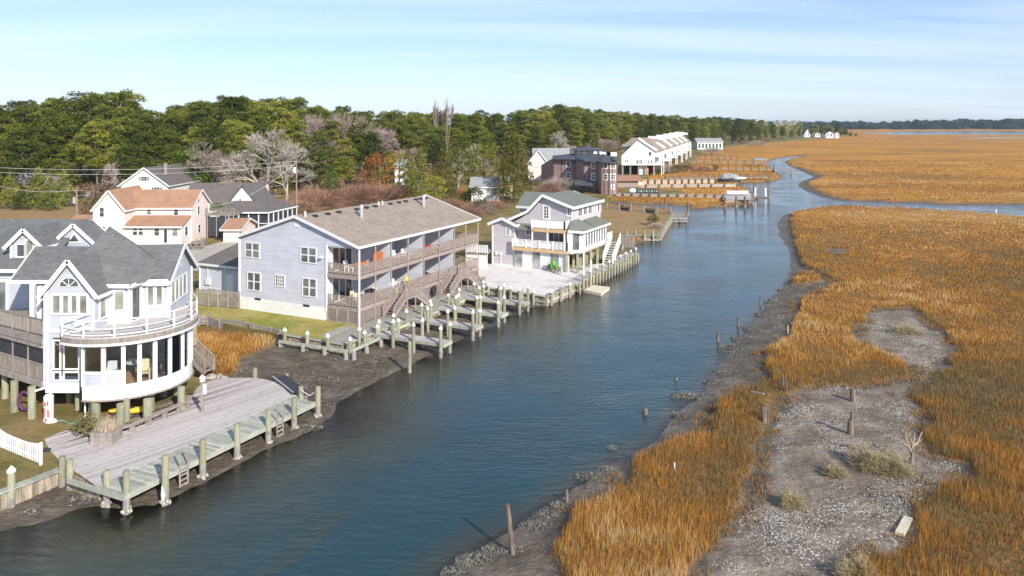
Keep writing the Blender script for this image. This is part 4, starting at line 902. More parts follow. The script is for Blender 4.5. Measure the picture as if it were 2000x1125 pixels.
# ---------------------------------------------------------------- long marsh docks and timber walls beyond
def timber_row(name, lab, p, q, n, h, z0=.3, wale=True, boards=True, dark=True, mt=None, ww=.34):
    a, b = P(*p, z0), P(*q, z0); t = thing(name, lab, 'timber wall' if boards else 'pier', a.lerp(b, .5))
    for i in range(n): c = a.lerp(b, i / (n - 1)); mk('post', B().bar(c - Vector((0, .25, .4)), c + Vector((0, -.25, h + .35)), ww, ww), M['stake_wood'] if dark else M['wood_green'], t)
    if boards:
        for i in range(n - 1): c, d = a.lerp(b, (i + .06) / (n - 1)), a.lerp(b, (i + .94) / (n - 1)); mk('board', B().bar(c + Vector((0, .1, h / 2 - .1)), d + Vector((0, .1, h / 2 - .1)), .1, h), mt or M['wood_pale'], t)
    if wale: mk('rail', B().bar(a + Vector((0, 0, h + .02)), b + Vector((0, 0, h + .02)), .4 if not boards else .3, .16), M['wood_deck'] if not boards else M['wood_green'], t)
    return t
timber_row('timber_wall', 'long timber retaining wall with pale panels left of the moored motorboat', (1240, 361), (1398, 359.5), 13, 1.5, .4)
timber_row('timber_wall', 'low timber wall running in front of the paneled wall across the marsh', (1236, 368), (1440, 366), 9, .9, .3, mt=M['wood_deck'])
timber_row('timber_wall', 'low timber wall along the gravel strip beside the turquoise trailer', (1200, 384), (1415, 388), 13, .8, .3, mt=M['wood_deck'])
def marsh_dock(lab, p, q, w=1.6, z=1.6, n=14, end=None):
    a, b = P(*p, z), P(*q, z); t = thing('marsh_dock', lab, 'pier', v3(a.lerp(b, .5).xy, .5), 'long docks over the far marsh'); d = (b - a).xy.normalized(); nn = Vector((-d.y, d.x)); L = (b - a).xy.length
    mk('walkway', B().bar(a, b, w, .22), M['wood_rail'], t)
    for i in range(n):
        c = a.lerp(b, i / (n - 1)).xy
        for s in (-1, 1): mk('post', B().bar(v3(c + nn * s * w * .55, -.3), v3(c + nn * s * w * .55, z + 1.3), .26, .26), M['stake_wood'], t)
    if end:
        e = B(); c = b.xy; e.prism([c + d * 0 - nn * end, c + d * end * 2 - nn * end, c + d * end * 2 + nn * end, c + nn * end], z - .12, z + .04); mk('platform', e, M['wood_grey'], t)
        for i in (0, 1):
            for s in (-1, 1): mk('post', B().bar(v3(c + d * end * 2 * i + nn * end * s, -.3), v3(c + d * end * 2 * i + nn * end * s, z + 1.3), .28, .28), M['wood_grey'], t)
    return t
marsh_dock('long grey dock ending in a small roofed platform, farthest up the creek', (1345, 316), (1470, 318), 1.8, 1.5, 9, 2.6)
marsh_dock('long dark dock reaching from the white townhouses to a square pier head', (1310, 328), (1512, 331), 2.0, 1.5, 15, 3.0)
marsh_dock('middle grey dock between the paneled wall and the dark dock, over orange grass', (1300, 348), (1500, 346), 1.6, 1.3, 16)
marsh_dock('faint low dock nearest the white townhouses', (1330, 307), (1440, 309), 1.6, 1.3, 10)
e = P(1489, 312, 3.6); o = thing('dock_shelter', 'small shelter with a grey roof on the farthest dock head', 'shelter', v3(P(1484, 322, 1.5).xy, 1.5)); q = P(1484, 322, 1.5)
mk('roof', B().slab([q + Vector((-2.6, -2, 2.2)), q + Vector((2.8, -2, 2.2)), q + Vector((2.8, 2.5, 2.7)), q + Vector((-2.6, 2.5, 2.7))], .2), M['roof_pale'], o)
for i in (-1, 1):
    for j in (-1, 1): mk('post', B().bar(q + Vector((2.3 * i, 1.8 * j, 0)), q + Vector((2.3 * i, 1.8 * j, 2.2)), .2, .2), M['wood_grey'], o)
# marina point with bulkhead, ramp and boat lift
mp_ = thing('dock_platform', 'weathered timber dock platform with white bench at the creek bend', 'pier', P(1440, 395, 0))
qs = [P(1412, 391, 1).xy, P(1470, 391, 1).xy, P(1474, 381, 1).xy, P(1415, 378, 1).xy]
planks(mp_, qs, qs[1] - qs[0], 1.2, .6, mt=M['wood_deck'])
for (x, y, h) in [(1416, 404, 2.2), (1438, 405, 2.4), (1455, 405, 2.4), (1470, 399, 2.6), (1473, 384, 2.6), (1440, 385, 2.2)]: pile(mp_, P(x, y, 0), -.4, h, .26, cap=False, mt=M['stake_wood'])
a, b = P(1414, 401, 0), P(1470, 397, 0)
for i in range(14): c, d = a.lerp(b, i / 14), a.lerp(b, (i + .85) / 14); mk('sheet_board', B().bar(c + Vector((0, .2, .5)), d + Vector((0, .2, .5)), .1, 1.2), M['sheet_timber'], mp_)
c = P(1445, 382, 1.2); mk('bench', B().bar(c + Vector((-3, 0, .5)), c + Vector((2.2, 0, .5)), .8, .14).bar(c + Vector((-3, .4, .9)), c + Vector((2.2, .4, .9)), .08, .5), M['white_paint_worn'], mp_)
bl = thing('boat_lift', 'white and dark boat lift standing in the creek off the dock platform', 'boat lift', P(1492, 388, 0))
for (x, yb, yt, mm) in [(1475, 386, 366, 'white'), (1495, 386, 367, 'white'), (1502, 395, 372, 'stake_wood'), (1480, 388, 382, 'stake_wood')]:
    q = P(x, yb, 0); mk('post', B().bar(q - Vector((0, 0, .4)), v3(q.xy, H - (yt - HY) * q.y / F), .38, .38), M[mm], bl)
a, b = P(1476, 386, .9), P(1503, 388, .9); mk('beam', B().bar(a, b, .4, .22).bar(a + Vector((0, 4, 0)), b + Vector((0, 4, 0)), .4, .22), M['wood_rail'], bl); mk('cradle', B().bar(P(1478, 384, 1.3), P(1500, 385, 1.3), .9, .25), M['wood_grey'], bl)
# ---------------------------------------------------------------- the lilac house
lh = thing('lilac_house', 'lilac three-storey house on piles with green roof, white balconies and glazed sunroom by the canal', 'house', (3.0, 92, 1.0))
KO = Vector((6.5, 90.4)); ku = Vector((.455, .89)).normalized(); kv = Vector((-ku.y, ku.x))
def kp_(a, t): return KO + ku * a + kv * t
kf = Plane(kp_(0, 0), kp_(0, 8)); ks = Plane(kp_(0, 0), kp_(0, 0) + ku * 10)
WL = 7.6
# front gable wall (set back 1.6 m behind the balconies)
SB = 1.3
front = Plane(kp_(SB, 0), kp_(SB, WL))
b = B(); b.ext([v3(kp_(SB, 0), 3.5), v3(kp_(SB, WL), 3.5), v3(kp_(SB, WL), 6.5), v3(kp_(SB, 5.6), 7.6), v3(kp_(SB, 3.6), 9.7), v3(kp_(SB, 0), 8.55)], Vector((ku.x, ku.y, 0)) * 9.6); mk('wall', b, M['siding_lilac'], lh)
RG = M['roof_green']
rf = B(); r0, r1 = v3(kp_(SB - .5, 3.6), 9.95), v3(kp_(9.0, 3.6), 9.95); e0_, e1_ = v3(kp_(SB - .5, -.5), 8.6), v3(kp_(11.2, -.5), 8.6)
rf.slab([r0, r1, e1_, e0_], .16); rf.slab([r1, e1_, v3(kp_(11.2, 7), 8.0)], .16)
k0, k1 = v3(kp_(SB - .5, 5.7), 7.85), v3(kp_(11.2, 5.7), 7.85); rf.slab([r0, r1, k1, k0], .16); l0, l1 = v3(kp_(SB - .5, 8.6), 6.55), v3(kp_(4, 8.6), 6.55); rf.slab([k0, v3(kp_(4, 5.7), 7.85), l1, l0], .16)
ro = mk('roof', rf, RG, lh); f = B()
for p, q in ((r0, e0_), (r0, k0), (k0, l0), (e0_, e1_)): f.bar(p - Vector((ku.x * .05, ku.y * .05, .05)), q - Vector((ku.x * .05, ku.y * .05, .05)), .08, .34)
mk('fascia', f, M['white'], ro)
# cross roof at the back left
rf = B(); rf.slab([v3(kp_(5.5, 9.5), 7.9), v3(kp_(5.5, 4.5), 7.9), v3(kp_(8.0, 4.5), 9.6), v3(kp_(8.0, 9.5), 9.6)], .16); rf.slab([v3(kp_(8, 9.5), 9.6), v3(kp_(8.0, 4.5), 9.6), v3(kp_(11.5, 4.5), 7.9), v3(kp_(11.5, 9.5), 7.9)], .16); ro = mk('back_roof', rf, RG, lh)
mk('fascia', B().bar(v3(kp_(5.45, 9.5), 7.78), v3(kp_(5.45, 4.8), 7.78), .08, .3), M['white'], ro)
mk('back_wall', B().prism([kp_(5.9, 9.2), kp_(5.9, 5.6), kp_(11, 5.6), kp_(11, 9.2)], 1.0, 8.1), M['siding_lilac'], lh)
# windows of the front
winpx(lh, front, 1063, 403, 1071, 426, 2, 4, name='balcony_door', fw=.22, mw=.08); winpx(lh, front, 1109.5, 405.5, 1116, 420, 2, 3, fw=.2, mw=.08)
winpx(lh, front, 1029, 445, 1039, 457, 2, 1, fw=.16, mw=.1); winpx(lh, front, 1073, 453, 1101, 478, 3, 1, name='sliding_door', fw=.12); winpx(lh, front, 1111.5, 455, 1118, 468, 1, 2, fw=.14)
b = B(); q = front.pt(front.s_at(1052), 0, 0); 
# left wing
lw0, lw1 = kp_(.6, 10.4), kp_(.6, 7.2); LW = Plane(lw0, lw1); mm = (lw0 + lw1) / 2
mk('wing_wall', B().ext([v3(lw0, 1.0), v3(lw1, 1.0), v3(lw1, 6.2), v3(mm, 6.75), v3(lw0, 6.2)], Vector((ku.x, ku.y, 0)) * 5), M['siding_lilac'], lh)
gable_roof(lh, mm, mm + ku * 5.5, 1.62, 1.62, 6.95, 6.3, 6.3, RG, ov=.4, name='wing_roof', fascia=.3)
winpx(lh, LW, 989, 446, 995, 458, 2, 3, fw=.16, mw=.08)
b = B(); LW.pb(b, 0, .16, 1.0, 6.1, 0, .06); LW.pb(b, LW.L - .16, LW.L, 1.0, 6.1, 0, .06); LW.pb(b, .16, LW.L - .16, 1.0, 1.2, 0, .05); mk('trim', b, M['white'], lh)
b = B(); LW.pb(b, .5, .85, 2.3, 2.7, 0, .15); LW.pb(b, 1.1, 1.4, 2.3, 2.7, 0, .15); LW.pb(b, 1.2, 1.28, 1.0, 2.3, 0, .08); mk('meter_box', b, M['white_paint_worn'], lh)
# balconies
for (z, t0, t1, nm) in ((3.55, .0, 7.3, 'lower_balcony'), (6.0, .3, 4.7, 'upper_balcony')):
    fl = mk(nm, B().prism([kp_(0, t0), kp_(0, t1), kp_(SB, t1), kp_(SB, t0)], z - .12, z), M['wood_new'], lh)
    mk('beam', B().bar(v3(kp_(.0, t0), z - .2), v3(kp_(.0, t1), z - .2), .1, .38).bar(v3(kp_(.05, t0 + .02), z - .2), v3(kp_(SB, t0 + .02), z - .2), .1, .36), M['wood_new'], lh)
    railing(lh, kp_(.06, t0 + .05), kp_(.06, t1 - .05), z, .98, M['white'], pitch=.17, post=1.75, w=.075 if z < 5 else .11, top=.12, pw=.16)
    railing(lh, kp_(.06, t0 + .05), kp_(SB, t0 + .05), z, .98, M['white'], pitch=.17, post=1.4, w=.075, top=.12, pw=.16)
for t in (.4, 2.6, 4.6): mk('column', B().bar(v3(kp_(.1, t), 3.55), v3(kp_(.1, t), 5.8), .17, .17), M['white'], lh)
rf = B(); rf.slab([v3(kp_(.2, 6.9), 5.75), v3(kp_(.2, 4.9), 5.75), v3(kp_(SB, 4.9), 6.3), v3(kp_(SB, 6.9), 6.3)], .1); mk('canopy_roof', rf, RG, lh)
# ground storey: pale sheeted wall
gp = Plane(kp_(.35, 0), kp_(.35, 7.2)); b = B()
for i in range(6):
    s0, s1 = 7.2 * i / 6, 7.2 * (i + 1) / 6; q = B(); gp.pb(q, s0 + .06, s1 - .06, 1.0, 3.3, -.1, -.04); mk('sheet', q, M['glass_pale'] if i % 2 else M['white_paint_worn'], lh); q = B(); gp.pb(q, s0 - .06, s0 + .06, 1.0, 3.35, -.1, .0); mk('post', q, M['white'], lh)
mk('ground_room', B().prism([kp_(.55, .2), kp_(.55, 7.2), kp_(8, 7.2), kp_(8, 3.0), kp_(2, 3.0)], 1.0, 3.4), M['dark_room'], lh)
# right-hand side: windows, sunroom and its small roofs
side = Plane(kp_(SB, 0), kp_(SB, 0) + ku * 9.6)
for (x0, x1) in ((1129, 1136), (1139.5, 1145.5), (1149, 1155), (1167, 1173)):
    xc = (x0 + x1) / 2; yt = 404 - (xc - 1129) * .24; winpx(lh, side, x0, yt, x1, yt + 18, 2, 1, fw=.13, mw=.1)
b = B(); side.pb(b, -.05, .16, 3.5, 8.4, 0, .06); side.pb(b, side.L - .16, side.L, 3.5, 8.4, 0, .06); mk('trim', b, M['white'], lh)
sr0, sr1 = kp_(1.0, -1.5), kp_(9.2, -1.5)
mk('sunroom_wall', B().prism([kp_(.1, 0), sr0 + ku * .7, sr1, kp_(10, 0)], 3.3, 5.95), M['white'], lh)
mk('sunroom_wall', B().prism([kp_(.1, .05), kp_(.15, -.4), kp_(.8, -1.4), kp_(1.8, .0)], 3.3, 5.9), M['white'], lh)
sp_ = Plane(sr0 + ku * .7, sr1)
for i in range(8):
    s0 = .25 + i * .88; window(lh, sp_, s0, s0 + .58, 3.9, 5.6, 1, 1, fw=.06, gm=M['glass_grey'])
sp2 = Plane(kp_(.15, -.4), kp_(.8, -1.4)); window(lh, sp2, .2, 1.0, 3.7, 5.6, 1, 1, fw=.06, gm=M['glass_grey'])
rf = B(); rf.slab([v3(kp_(.0, -.1), 6.0), v3(kp_(.5, -1.9), 5.9), v3(kp_(4.6, -1.9), 5.9), v3(kp_(3.4, 0), 7.0), v3(kp_(1.2, 0), 7.0)], .14); rf.slab([v3(kp_(5.0, -1.9), 5.9), v3(kp_(9.6, -1.9), 5.9), v3(kp_(9.6, 0), 6.7), v3(kp_(5.0, 0), 6.7)], .14); ro = mk('sunroom_roof', rf, RG, lh)
mk('fascia', B().bar(v3(kp_(.45, -1.93), 5.8), v3(kp_(9.6, -1.93), 5.8), .08, .26).bar(v3(kp_(-.05, -.1), 5.9), v3(kp_(.45, -1.93), 5.8), .08, .26), M['white'], ro)
for a in (.3, 2.4, 4.6, 6.8, 9.0):
    for t in (.2, -1.2): mk('house_pile', B().bar(v3(kp_(a, t), 1.0), v3(kp_(a, t), 3.4), .3, .3), M['pile_wood'], lh)
mk('floor', B().prism([kp_(.1, .1), kp_(.1, -.4), sr0 + ku * .7, sr1, kp_(10, 0), kp_(9, 6)], 3.2, 3.4), M['wood_pale'], lh)
# white stairs behind, at the canal side
steps(lh, v3(kp_(10.2, -2.4), 3.5), -ku, 9, .26, .32, 1.3, M['white'], rh=1.1)
railing(lh, kp_(9.4, -1.6), kp_(11.0, -1.6), 3.5, 1.1, M['white'], pitch=.16, post=1.6, w=.12)
# small link deck between condominium and lilac house
lk = thing('link_deck', 'small white-railed deck and step between the condominium and the lilac house', 'deck', P(930, 520, 1)); a, b2 = P(911, 493, 2.9).xy, P(952, 495, 2.9).xy
mk('deck_floor', B().prism([a, b2, b2 + Vector((.8, 4)), a + Vector((.8, 4))], 2.75, 2.9), M['wood_grey'], lk); railing(lk, a, b2, 2.9, .95, M['white'], pitch=.2, post=1.5, w=.1)
mk('skirt', B().bar(v3(a + Vector((0, .2)), 1.9), v3(b2 + Vector((0, .2)), 1.9), .1, 1.7), M['white_paint_worn'], lk)
# things on the terrace
pt_ = thing('potted_plant', 'bright green cactus-like plant in a pot against the pale wall of the terrace', 'plant', P(1081, 531, 1.06)); q = P(1081, 531, 1.06)
mk('pot', B().cyl(q, q + Vector((0, 0, .35)), .28, .36, 10), M['wood_rail'], pt_); mk('foliage', B().blob(q + Vector((0, 0, .85)), .42, .4, .6, 4, .22, 10).blob(q + Vector((.3, -.2, .6)), .25, .25, .35, 6, .2, 8), M['green_plastic'], pt_)
for i, (x, y, lab) in enumerate([(1070, 529, 'left of the low lounge chairs beside the green potted plant'), (1090, 535, 'low lounge chair on the terrace right of the green potted plant')]): chair('lounge_chair', lab, P(x, y, 1.07), rnd.uniform(-1, 1), M['wood_grey'], 'lounge chairs on the terrace', .8)
for i, (x, y) in enumerate([(1176, 512), (1189, 506), (1200, 500), (1212, 493)]):
    chair('patio_chair', ['reddish patio chair nearest under the sunroom piles', 'second patio chair on the lilac boardwalk deck', 'third patio chair beside the white stair', 'last patio chair by the far end of the boardwalk'][i], P(x, y, 1.1), 1.0 + i, M['wood_rail'], 'patio chairs by the lilac house', 1.0)
q = P(1222, 474, 1.0); pg_ = thing('deck_screen', 'reddish slatted wooden screen at the far end of the lilac boardwalk', 'screen', q); a, b2 = P(1216, 482, 1.0), P(1238, 484, 1.0)
for i in range(9): c = a.lerp(b2, i / 8); mk('slat', B().bar(c, c + Vector((0, 0, 1.7)), .16, .08), M['wood_rail'], pg_)
mk('rail', B().bar(a + Vector((0, .06, 1.5)), b2 + Vector((0, .06, 1.5)), .08, .12), M['wood_rail'], pg_)
# ---------------------------------------------------------------- pink farmhouse on the left
ph = thing('pink_house', 'pale pink two-storey farmhouse with rust-brown roof and lean-to front room', 'house', (-52, 114, 1.0)); SP = M['siding_pink']; RR_ = M['roof_rust']
mk('wall', B().ext([(-46.95, 112.5, 1), (-46.95, 119, 1), (-46.95, 119, 6.3), (-46.95, 115.75, 8.5), (-46.95, 112.5, 6.3)], (-12.6, 0, 0)), SP, ph)
gable_roof(ph, (-46.95, 115.75), (-59.5, 115.75), 3.25, 3.25, 8.65, 6.4, 6.4, RR_, ov=.3)
mk('wing_wall', B().ext([(-59.6, 109.5, 1), (-55.3, 109.5, 1), (-55.3, 109.5, 6.5), (-57.4, 109.5, 8.95), (-59.6, 109.5, 6.5)], (0, 8, 0)), SP, ph)
gable_roof(ph, (-57.45, 109.5), (-57.45, 118), 2.15, 2.15, 9.1, 6.5, 6.5, RR_, ov=.3, name='wing_roof')
mk('lean_to_wall', B().ext([(-47.2, 109.5, 1), (-47.2, 112.5, 1), (-47.2, 112.5, 4.8), (-47.2, 109.5, 3.9)], (-8.1, 0, 0)), SP, ph)
ro = mk('lean_to_roof', B().slab([(-55.3, 109.1, 3.95), (-46.9, 109.1, 3.95), (-46.9, 112.5, 5.15), (-55.3, 112.5, 5.15)], .14), RR_, ph); mk('fascia', B().bar((-55.3, 109.06, 3.84), (-46.9, 109.06, 3.84), .06, .24), M['white'], ro)
pw, pm, pe, ps_, pr_ = Plane((-59.6, 109.5), (-55.3, 109.5)), Plane((-55.3, 112.5), (-46.95, 112.5)), Plane((-55.3, 109.5), (-47.2, 109.5)), Plane((-46.95, 112.5), (-46.95, 119)), Plane((-47.2, 109.5), (-47.2, 112.5))
winpx(ph, pw, 195, 406, 203, 423, 1, 2); winpx(ph, pw, 197, 443, 205, 462, 1, 2); winpx(ph, pm, 250, 409, 255, 423, 1, 2); winpx(ph, pm, 287, 408, 295, 419, 1, 2, gm=M['glass_curtain']); winpx(ph, pm, 340, 408.5, 348, 420, 1, 2)
winpx(ph, pe, 260, 443, 279, 459, 2, 2, mw=.22); winpx(ph, pe, 302, 444.5, 311, 460, 1, 2); winpx(ph, pe, 337, 445, 347, 461, 1, 2, gm=M['glass_curtain']); winpx(ph, pe, 320.5, 447, 326.5, 474, 1, 1, name='door')
winpx(ph, ps_, 385.5, 403, 389.5, 418, 1, 2); winpx(ph, ps_, 385.5, 388, 389, 394, 1, 2); winpx(ph, ps_, 386.5, 439, 391, 454, 1, 2); winpx(ph, pr_, 361, 443, 366, 459, 1, 2)
b = B()
for q in ((-59.6, 109.5), (-55.3, 109.5), (-46.95, 112.5), (-46.95, 119), (-47.2, 109.5)): b.bar(v3(q, 1), v3(q, 3.9 if q == (-47.2, 109.5) else 6.3), .2, .2)
mk('corner_board', b, M['white'], ph)
mk('side_wing', B().prism([(-64.5, 112), (-59.6, 112), (-59.6, 117), (-64.5, 117)], 1, 4.2), SP, ph); mk('side_roof', B().slab([(-65, 111.6, 4.1), (-59.5, 111.6, 4.1), (-59.5, 114.5, 5.0), (-65, 114.5, 5.0)], .14), RR_, ph)
# its two-storey screened porch
sx = thing('screened_porch', 'two-storey timber screened porch with a roof deck at the right side of the pink house', 'porch', (-45, 118, 1)); 
for X_ in (-46.6, -45.2, -43.8, -42.6): mk('post', B().bar((X_, 117.5, 1), (X_, 117.5, 4.6), .14, .14), M['wood_grey'], sx)
mk('screen', B().box(-46.5, -42.6, 117.6, 117.64, 1.3, 4.3), M['dark_screen'], sx); mk('deck_floor', B().box(-46.8, -42.4, 117.4, 121, 4.5, 4.65), M['wood_grey'], sx); railing(sx, (-46.8, 117.45), (-42.4, 117.45), 4.65, 1.0, M['wood_grey'], pitch=.25, post=2, w=.08)
leafy('potted_bush', 'dark green bush in the corner of the roof deck of the pink house', 'shrub', (-45.6, 119, 4.65), 1.0, 1.7, 500, .2, M['leaf_green'], 8)
tb_ = thing('patio_table', 'grey wooden patio table and bench set right of the pink house', 'table', P(386, 486, 1)); q = P(386, 486, 1)
mk('tabletop', B().box(q.x - 1, q.x + 1, q.y - .5, q.y + .5, 1.8, 1.9), M['wood_grey'], tb_); mk('bench_seat', B().box(q.x - 1, q.x + 1, q.y - 1.0, q.y - .7, 1.4, 1.47), M['wood_grey'], tb_)
for i in (-1, 1):
    for j in (-1, 1): mk('leg', B().box(q.x + .8 * i - .06, q.x + .8 * i + .06, q.y + .4 * j - .06, q.y + .4 * j + .06, 1.0, 1.8), M['wood_grey'], tb_)
for i, (x, y) in enumerate([(306, 478), (325, 479), (378, 481), (391, 479)]): chair('garden_chair', ['grey garden chair below the left lean-to window of the pink house', 'grey garden chair left of the lean-to door of the pink house', 'dark chair behind the patio table', 'right chair at the patio table'][i], P(x, y, 1.0), 3.0 + i, M['wood_grey'], 'garden chairs of the pink house', 1.1)
sheet('path', [xyL(*p) for p in [(355, 484), (405, 480), (440, 470), (500, 462), (470, 500), (400, 515), (385, 530), (330, 520)]], 1.03, .02, M['path'])
# ---------------------------------------------------------------- other houses of the village
def simple_house(name, lab, cat, cx0, cx1, ybase, depth, eave, ridge, wall, roof, axis='x', wins=(), rot=0.0, zg=1.0):
    """gabled house; px columns cx0..cx1 at base row ybase give its front"""
    a, b2 = P(cx0, ybase, zg).xy, P(cx1, ybase, zg).xy; fr = Plane(a, b2); d = fr.d; n = -fr.n; t = thing(name, lab, cat, v3(a.lerp(b2, .5), zg))
    if axis == 'x':
        b = B(); b.ext([v3(a, zg), v3(a + n * depth, zg), v3(a + n * depth, eave), v3(a + n * depth / 2, ridge), v3(a, eave)], Vector((d.x, d.y, 0)) * fr.L); mk('wall', b, wall, t); gable_roof(t, a + n * depth / 2, b2 + n * depth / 2, depth / 2, depth / 2, ridge + .15, eave + .1, eave + .1, roof, ov=.4)
    else:
        m = a.lerp(b2, .5); b = B(); b.ext([v3(a, zg), v3(b2, zg), v3(b2, eave), v3(m, ridge), v3(a, eave)], Vector((n.x, n.y, 0)) * depth); mk('wall', b, wall, t); gable_roof(t, m, m + n * depth, fr.L / 2, fr.L / 2, ridge + .15, eave + .1, eave + .1, roof, ov=.4)
    for w in wins: winpx(t, fr, *w[:4], *(w[4:6] if len(w) > 5 else (1, 2)), fw=.14)
    return t, fr
h, fr = simple_house('white_house', 'white gabled house with grey roof behind the pink farmhouse', 'house', 236, 328, 412, 16, 6.2, 9.6, M['siding_white'], M['roof_dark'], 'y', [(276, 345, 287, 353, 2, 2), (301, 366, 312, 374, 2, 2)])
s_, z_ = fr.px(275.5, 349); b = B()
for x0, x1, y0, y1 in ((272.5, 275, 345, 353), (288, 290.5, 345, 353), (297, 300, 366, 374), (313, 316, 366, 374)):
    s0, z1 = fr.px(x0, y0); s1, z0 = fr.px(x1, y1); fr.pb(b, s0, s1, z0, z1, 0, .05)
mk('shutter', b, M['dark_metal'], h)
mk('rear_pole', B().box(P(307, 412, 1).x - .3, P(307, 412, 1).x + .3, 158, 158.3, 8, 10.4), M['wood_grey'], h)  # thin pole rising behind the house, not a flue of its own
# mint cottage with screened porch
mc = thing('mint_cottage', 'mint green and white cottage with dark roof and a wide white screened porch', 'house', P(470, 445, 1)); 
mk('wall', B().ext([(-48.6, 131, 1), (-44.4 + 1.2, 131, 1), (-43.2, 131, 4.6), (-45.9, 131, 7.9), (-48.6, 131, 4.6)], (0, 9, 0)), M['siding_white'], mc)
g_ = Plane((-48.6, 131), (-43.2, 131)); winpx(mc, g_, 467.5, 389, 471, 399, 1, 2, fw=.1)
mk('side_wall', B().prism([(-53, 131.5), (-48.6, 131.5), (-48.6, 138), (-53, 138)], 1, 4.3), M['siding_mint'], mc)
rf = B(); rf.slab([(-56.5, 130.8, 4.4), (-47.2, 130.8, 4.4), (-45.8, 135.2, 8.15), (-56.5, 135.2, 8.15)], .15); rf.slab([(-45.9, 130.6, 8.15), (-42.9, 130.6, 4.5), (-42.9, 140, 4.5), (-45.9, 140, 8.15)], .15); rf.slab([(-45.9, 130.6, 8.15), (-48.9, 130.6, 4.5), (-48.9, 140, 4.5), (-45.9, 140, 8.15)], .15); mk('roof', rf, M['roof_dark'], mc)
rf = B(); rf.slab([(-48.9, 127.2, 3.9), (-40.3, 127.2, 3.9), (-43.3, 131.2, 5.5), (-48.3, 131.2, 5.5)], .12); rf.slab([(-40.3, 127.2, 3.9), (-38.2, 137, 3.9), (-43.2, 137, 5.5), (-43.3, 131.2, 5.5)], .12); ro = mk('porch_roof', rf, M['roof_dark'], mc)
mk('fascia', B().bar((-48.9, 127.15, 3.8), (-40.3, 127.15, 3.8), .08, .24).bar((-40.28, 127.2, 3.8), (-38.15, 137, 3.8), .08, .24), M['white'], ro)
for i in range(6): X_ = -48.7 + i * 1.66; mk('post', B().bar((X_, 127.5, 1), (X_, 127.5, 3.75), .16, .16), M['white'], mc)
for i in range(1, 7): mk('post', B().bar((-40.4 + i * .34, 127.5 + i * 1.55, 1), (-40.4 + i * .34, 127.5 + i * 1.55, 3.75), .16, .16), M['white'], mc)
mk('screen', B().bar((-48.6, 127.6, 2.5), (-40.5, 127.6, 2.5), .03, 2.6).bar((-40.45, 127.6, 2.5), (-38.4, 136.8, 2.5), .03, 2.6), M['dark_screen'], mc); mk('rail', B().bar((-48.7, 127.48, 2.0), (-40.4, 127.48, 2.0), .08, .12).bar((-40.38, 127.5, 2.0), (-38.35, 136.8, 2.0), .08, .12), M['white'], mc)
mk('weather_vane', B().bar((-45.8, 130.8, 8.1), (-45.8, 130.8, 9.6), .05, .05), M['dark_metal'], mc)
h, fr = simple_house('peach_shed', 'small low peach-coloured shed with rusty shingle roof between the mint cottage and garage', 'shed', 436, 468, 473, 7, 2.9, 4.0, M['siding_pink'], M['roof_rust'], 'x')
h, fr = simple_house('white_cottage', 'white cottage with a dark roof half hidden by cedars at the far left', 'house', 84, 104, 405, 6, 4.6, 7.2, M['siding_white'], M['roof_dark'], 'x')
h, fr = simple_house('white_cottage', 'white gable end peeping out left of the cedars at the left edge', 'house', 30, 60, 388, 10, 5.0, 7.6, M['siding_white'], M['roof_pale'], 'y')
h, fr = simple_house('cream_cottage', 'small cottage with pale metal roof and yellow porch beyond the condominium roof', 'house', 921, 975, 393, 9, 4.2, 6.0, M['siding_white'], M['roof_pale'], 'x', [(934, 372, 942, 380)])
a = P(981, 388, 1); cp = thing('yellow_porch', 'yellow timber porch tower on the right end of the cream cottage', 'porch', a)
for i in (0, 1):
    for j in (0, 1): mk('post', B().bar(a + Vector((i * 2.2, j * 3, 0)), a + Vector((i * 2.2, j * 3, 4.4)), .3, .3), M['cream'], cp)
for z in (.9, 2.6): mk('floor', B().bar(a + Vector((0, 1.5, z)), a + Vector((2.2, 1.5, z)), 3, .5), M['cream'], cp)
mk('roof', B().slab([a + Vector((-.4, -.4, 4.4)), a + Vector((2.9, -.4, 4.4)), a + Vector((2.9, 3.4, 5.2)), a + Vector((-.4, 3.4, 5.2))], .15), M['roof_pale'], cp)
h, fr = simple_house('white_house', 'white house wall glimpsed behind the orange tree above the condominium roof', 'house', 771, 788, 362, 10, 6.2, 8.0, M['siding_white'], M['roof_pale'], 'x')
h, fr = simple_house('grey_roof_house', 'house with a wide pale grey roof behind the dark brown building', 'house', 1044, 1112, 352, 14, 5.4, 10.6, M['siding_pink'], M['roof_pale'], 'x')
a = P(1048, 352, 1).xy; m = a + Vector((1.0, 0)); mk('gable_wall', B().ext([v3(a - Vector((2.6, .3)), 1), v3(a + Vector((3.4, -.3)), 1), v3(a + Vector((3.4, -.3)), 6.4), v3(a + Vector((.4, -.3)), 10.2), v3(a - Vector((2.6, .3)), 6.4)], (0, 4, 0)), M['siding_pink'], h); gable_roof(h, a + Vector((.4, -.3)), a + Vector((.4, 7)), 3.0, 3.0, 10.4, 6.5, 6.5, M['roof_pale'], ov=.4, name='gable_roof')
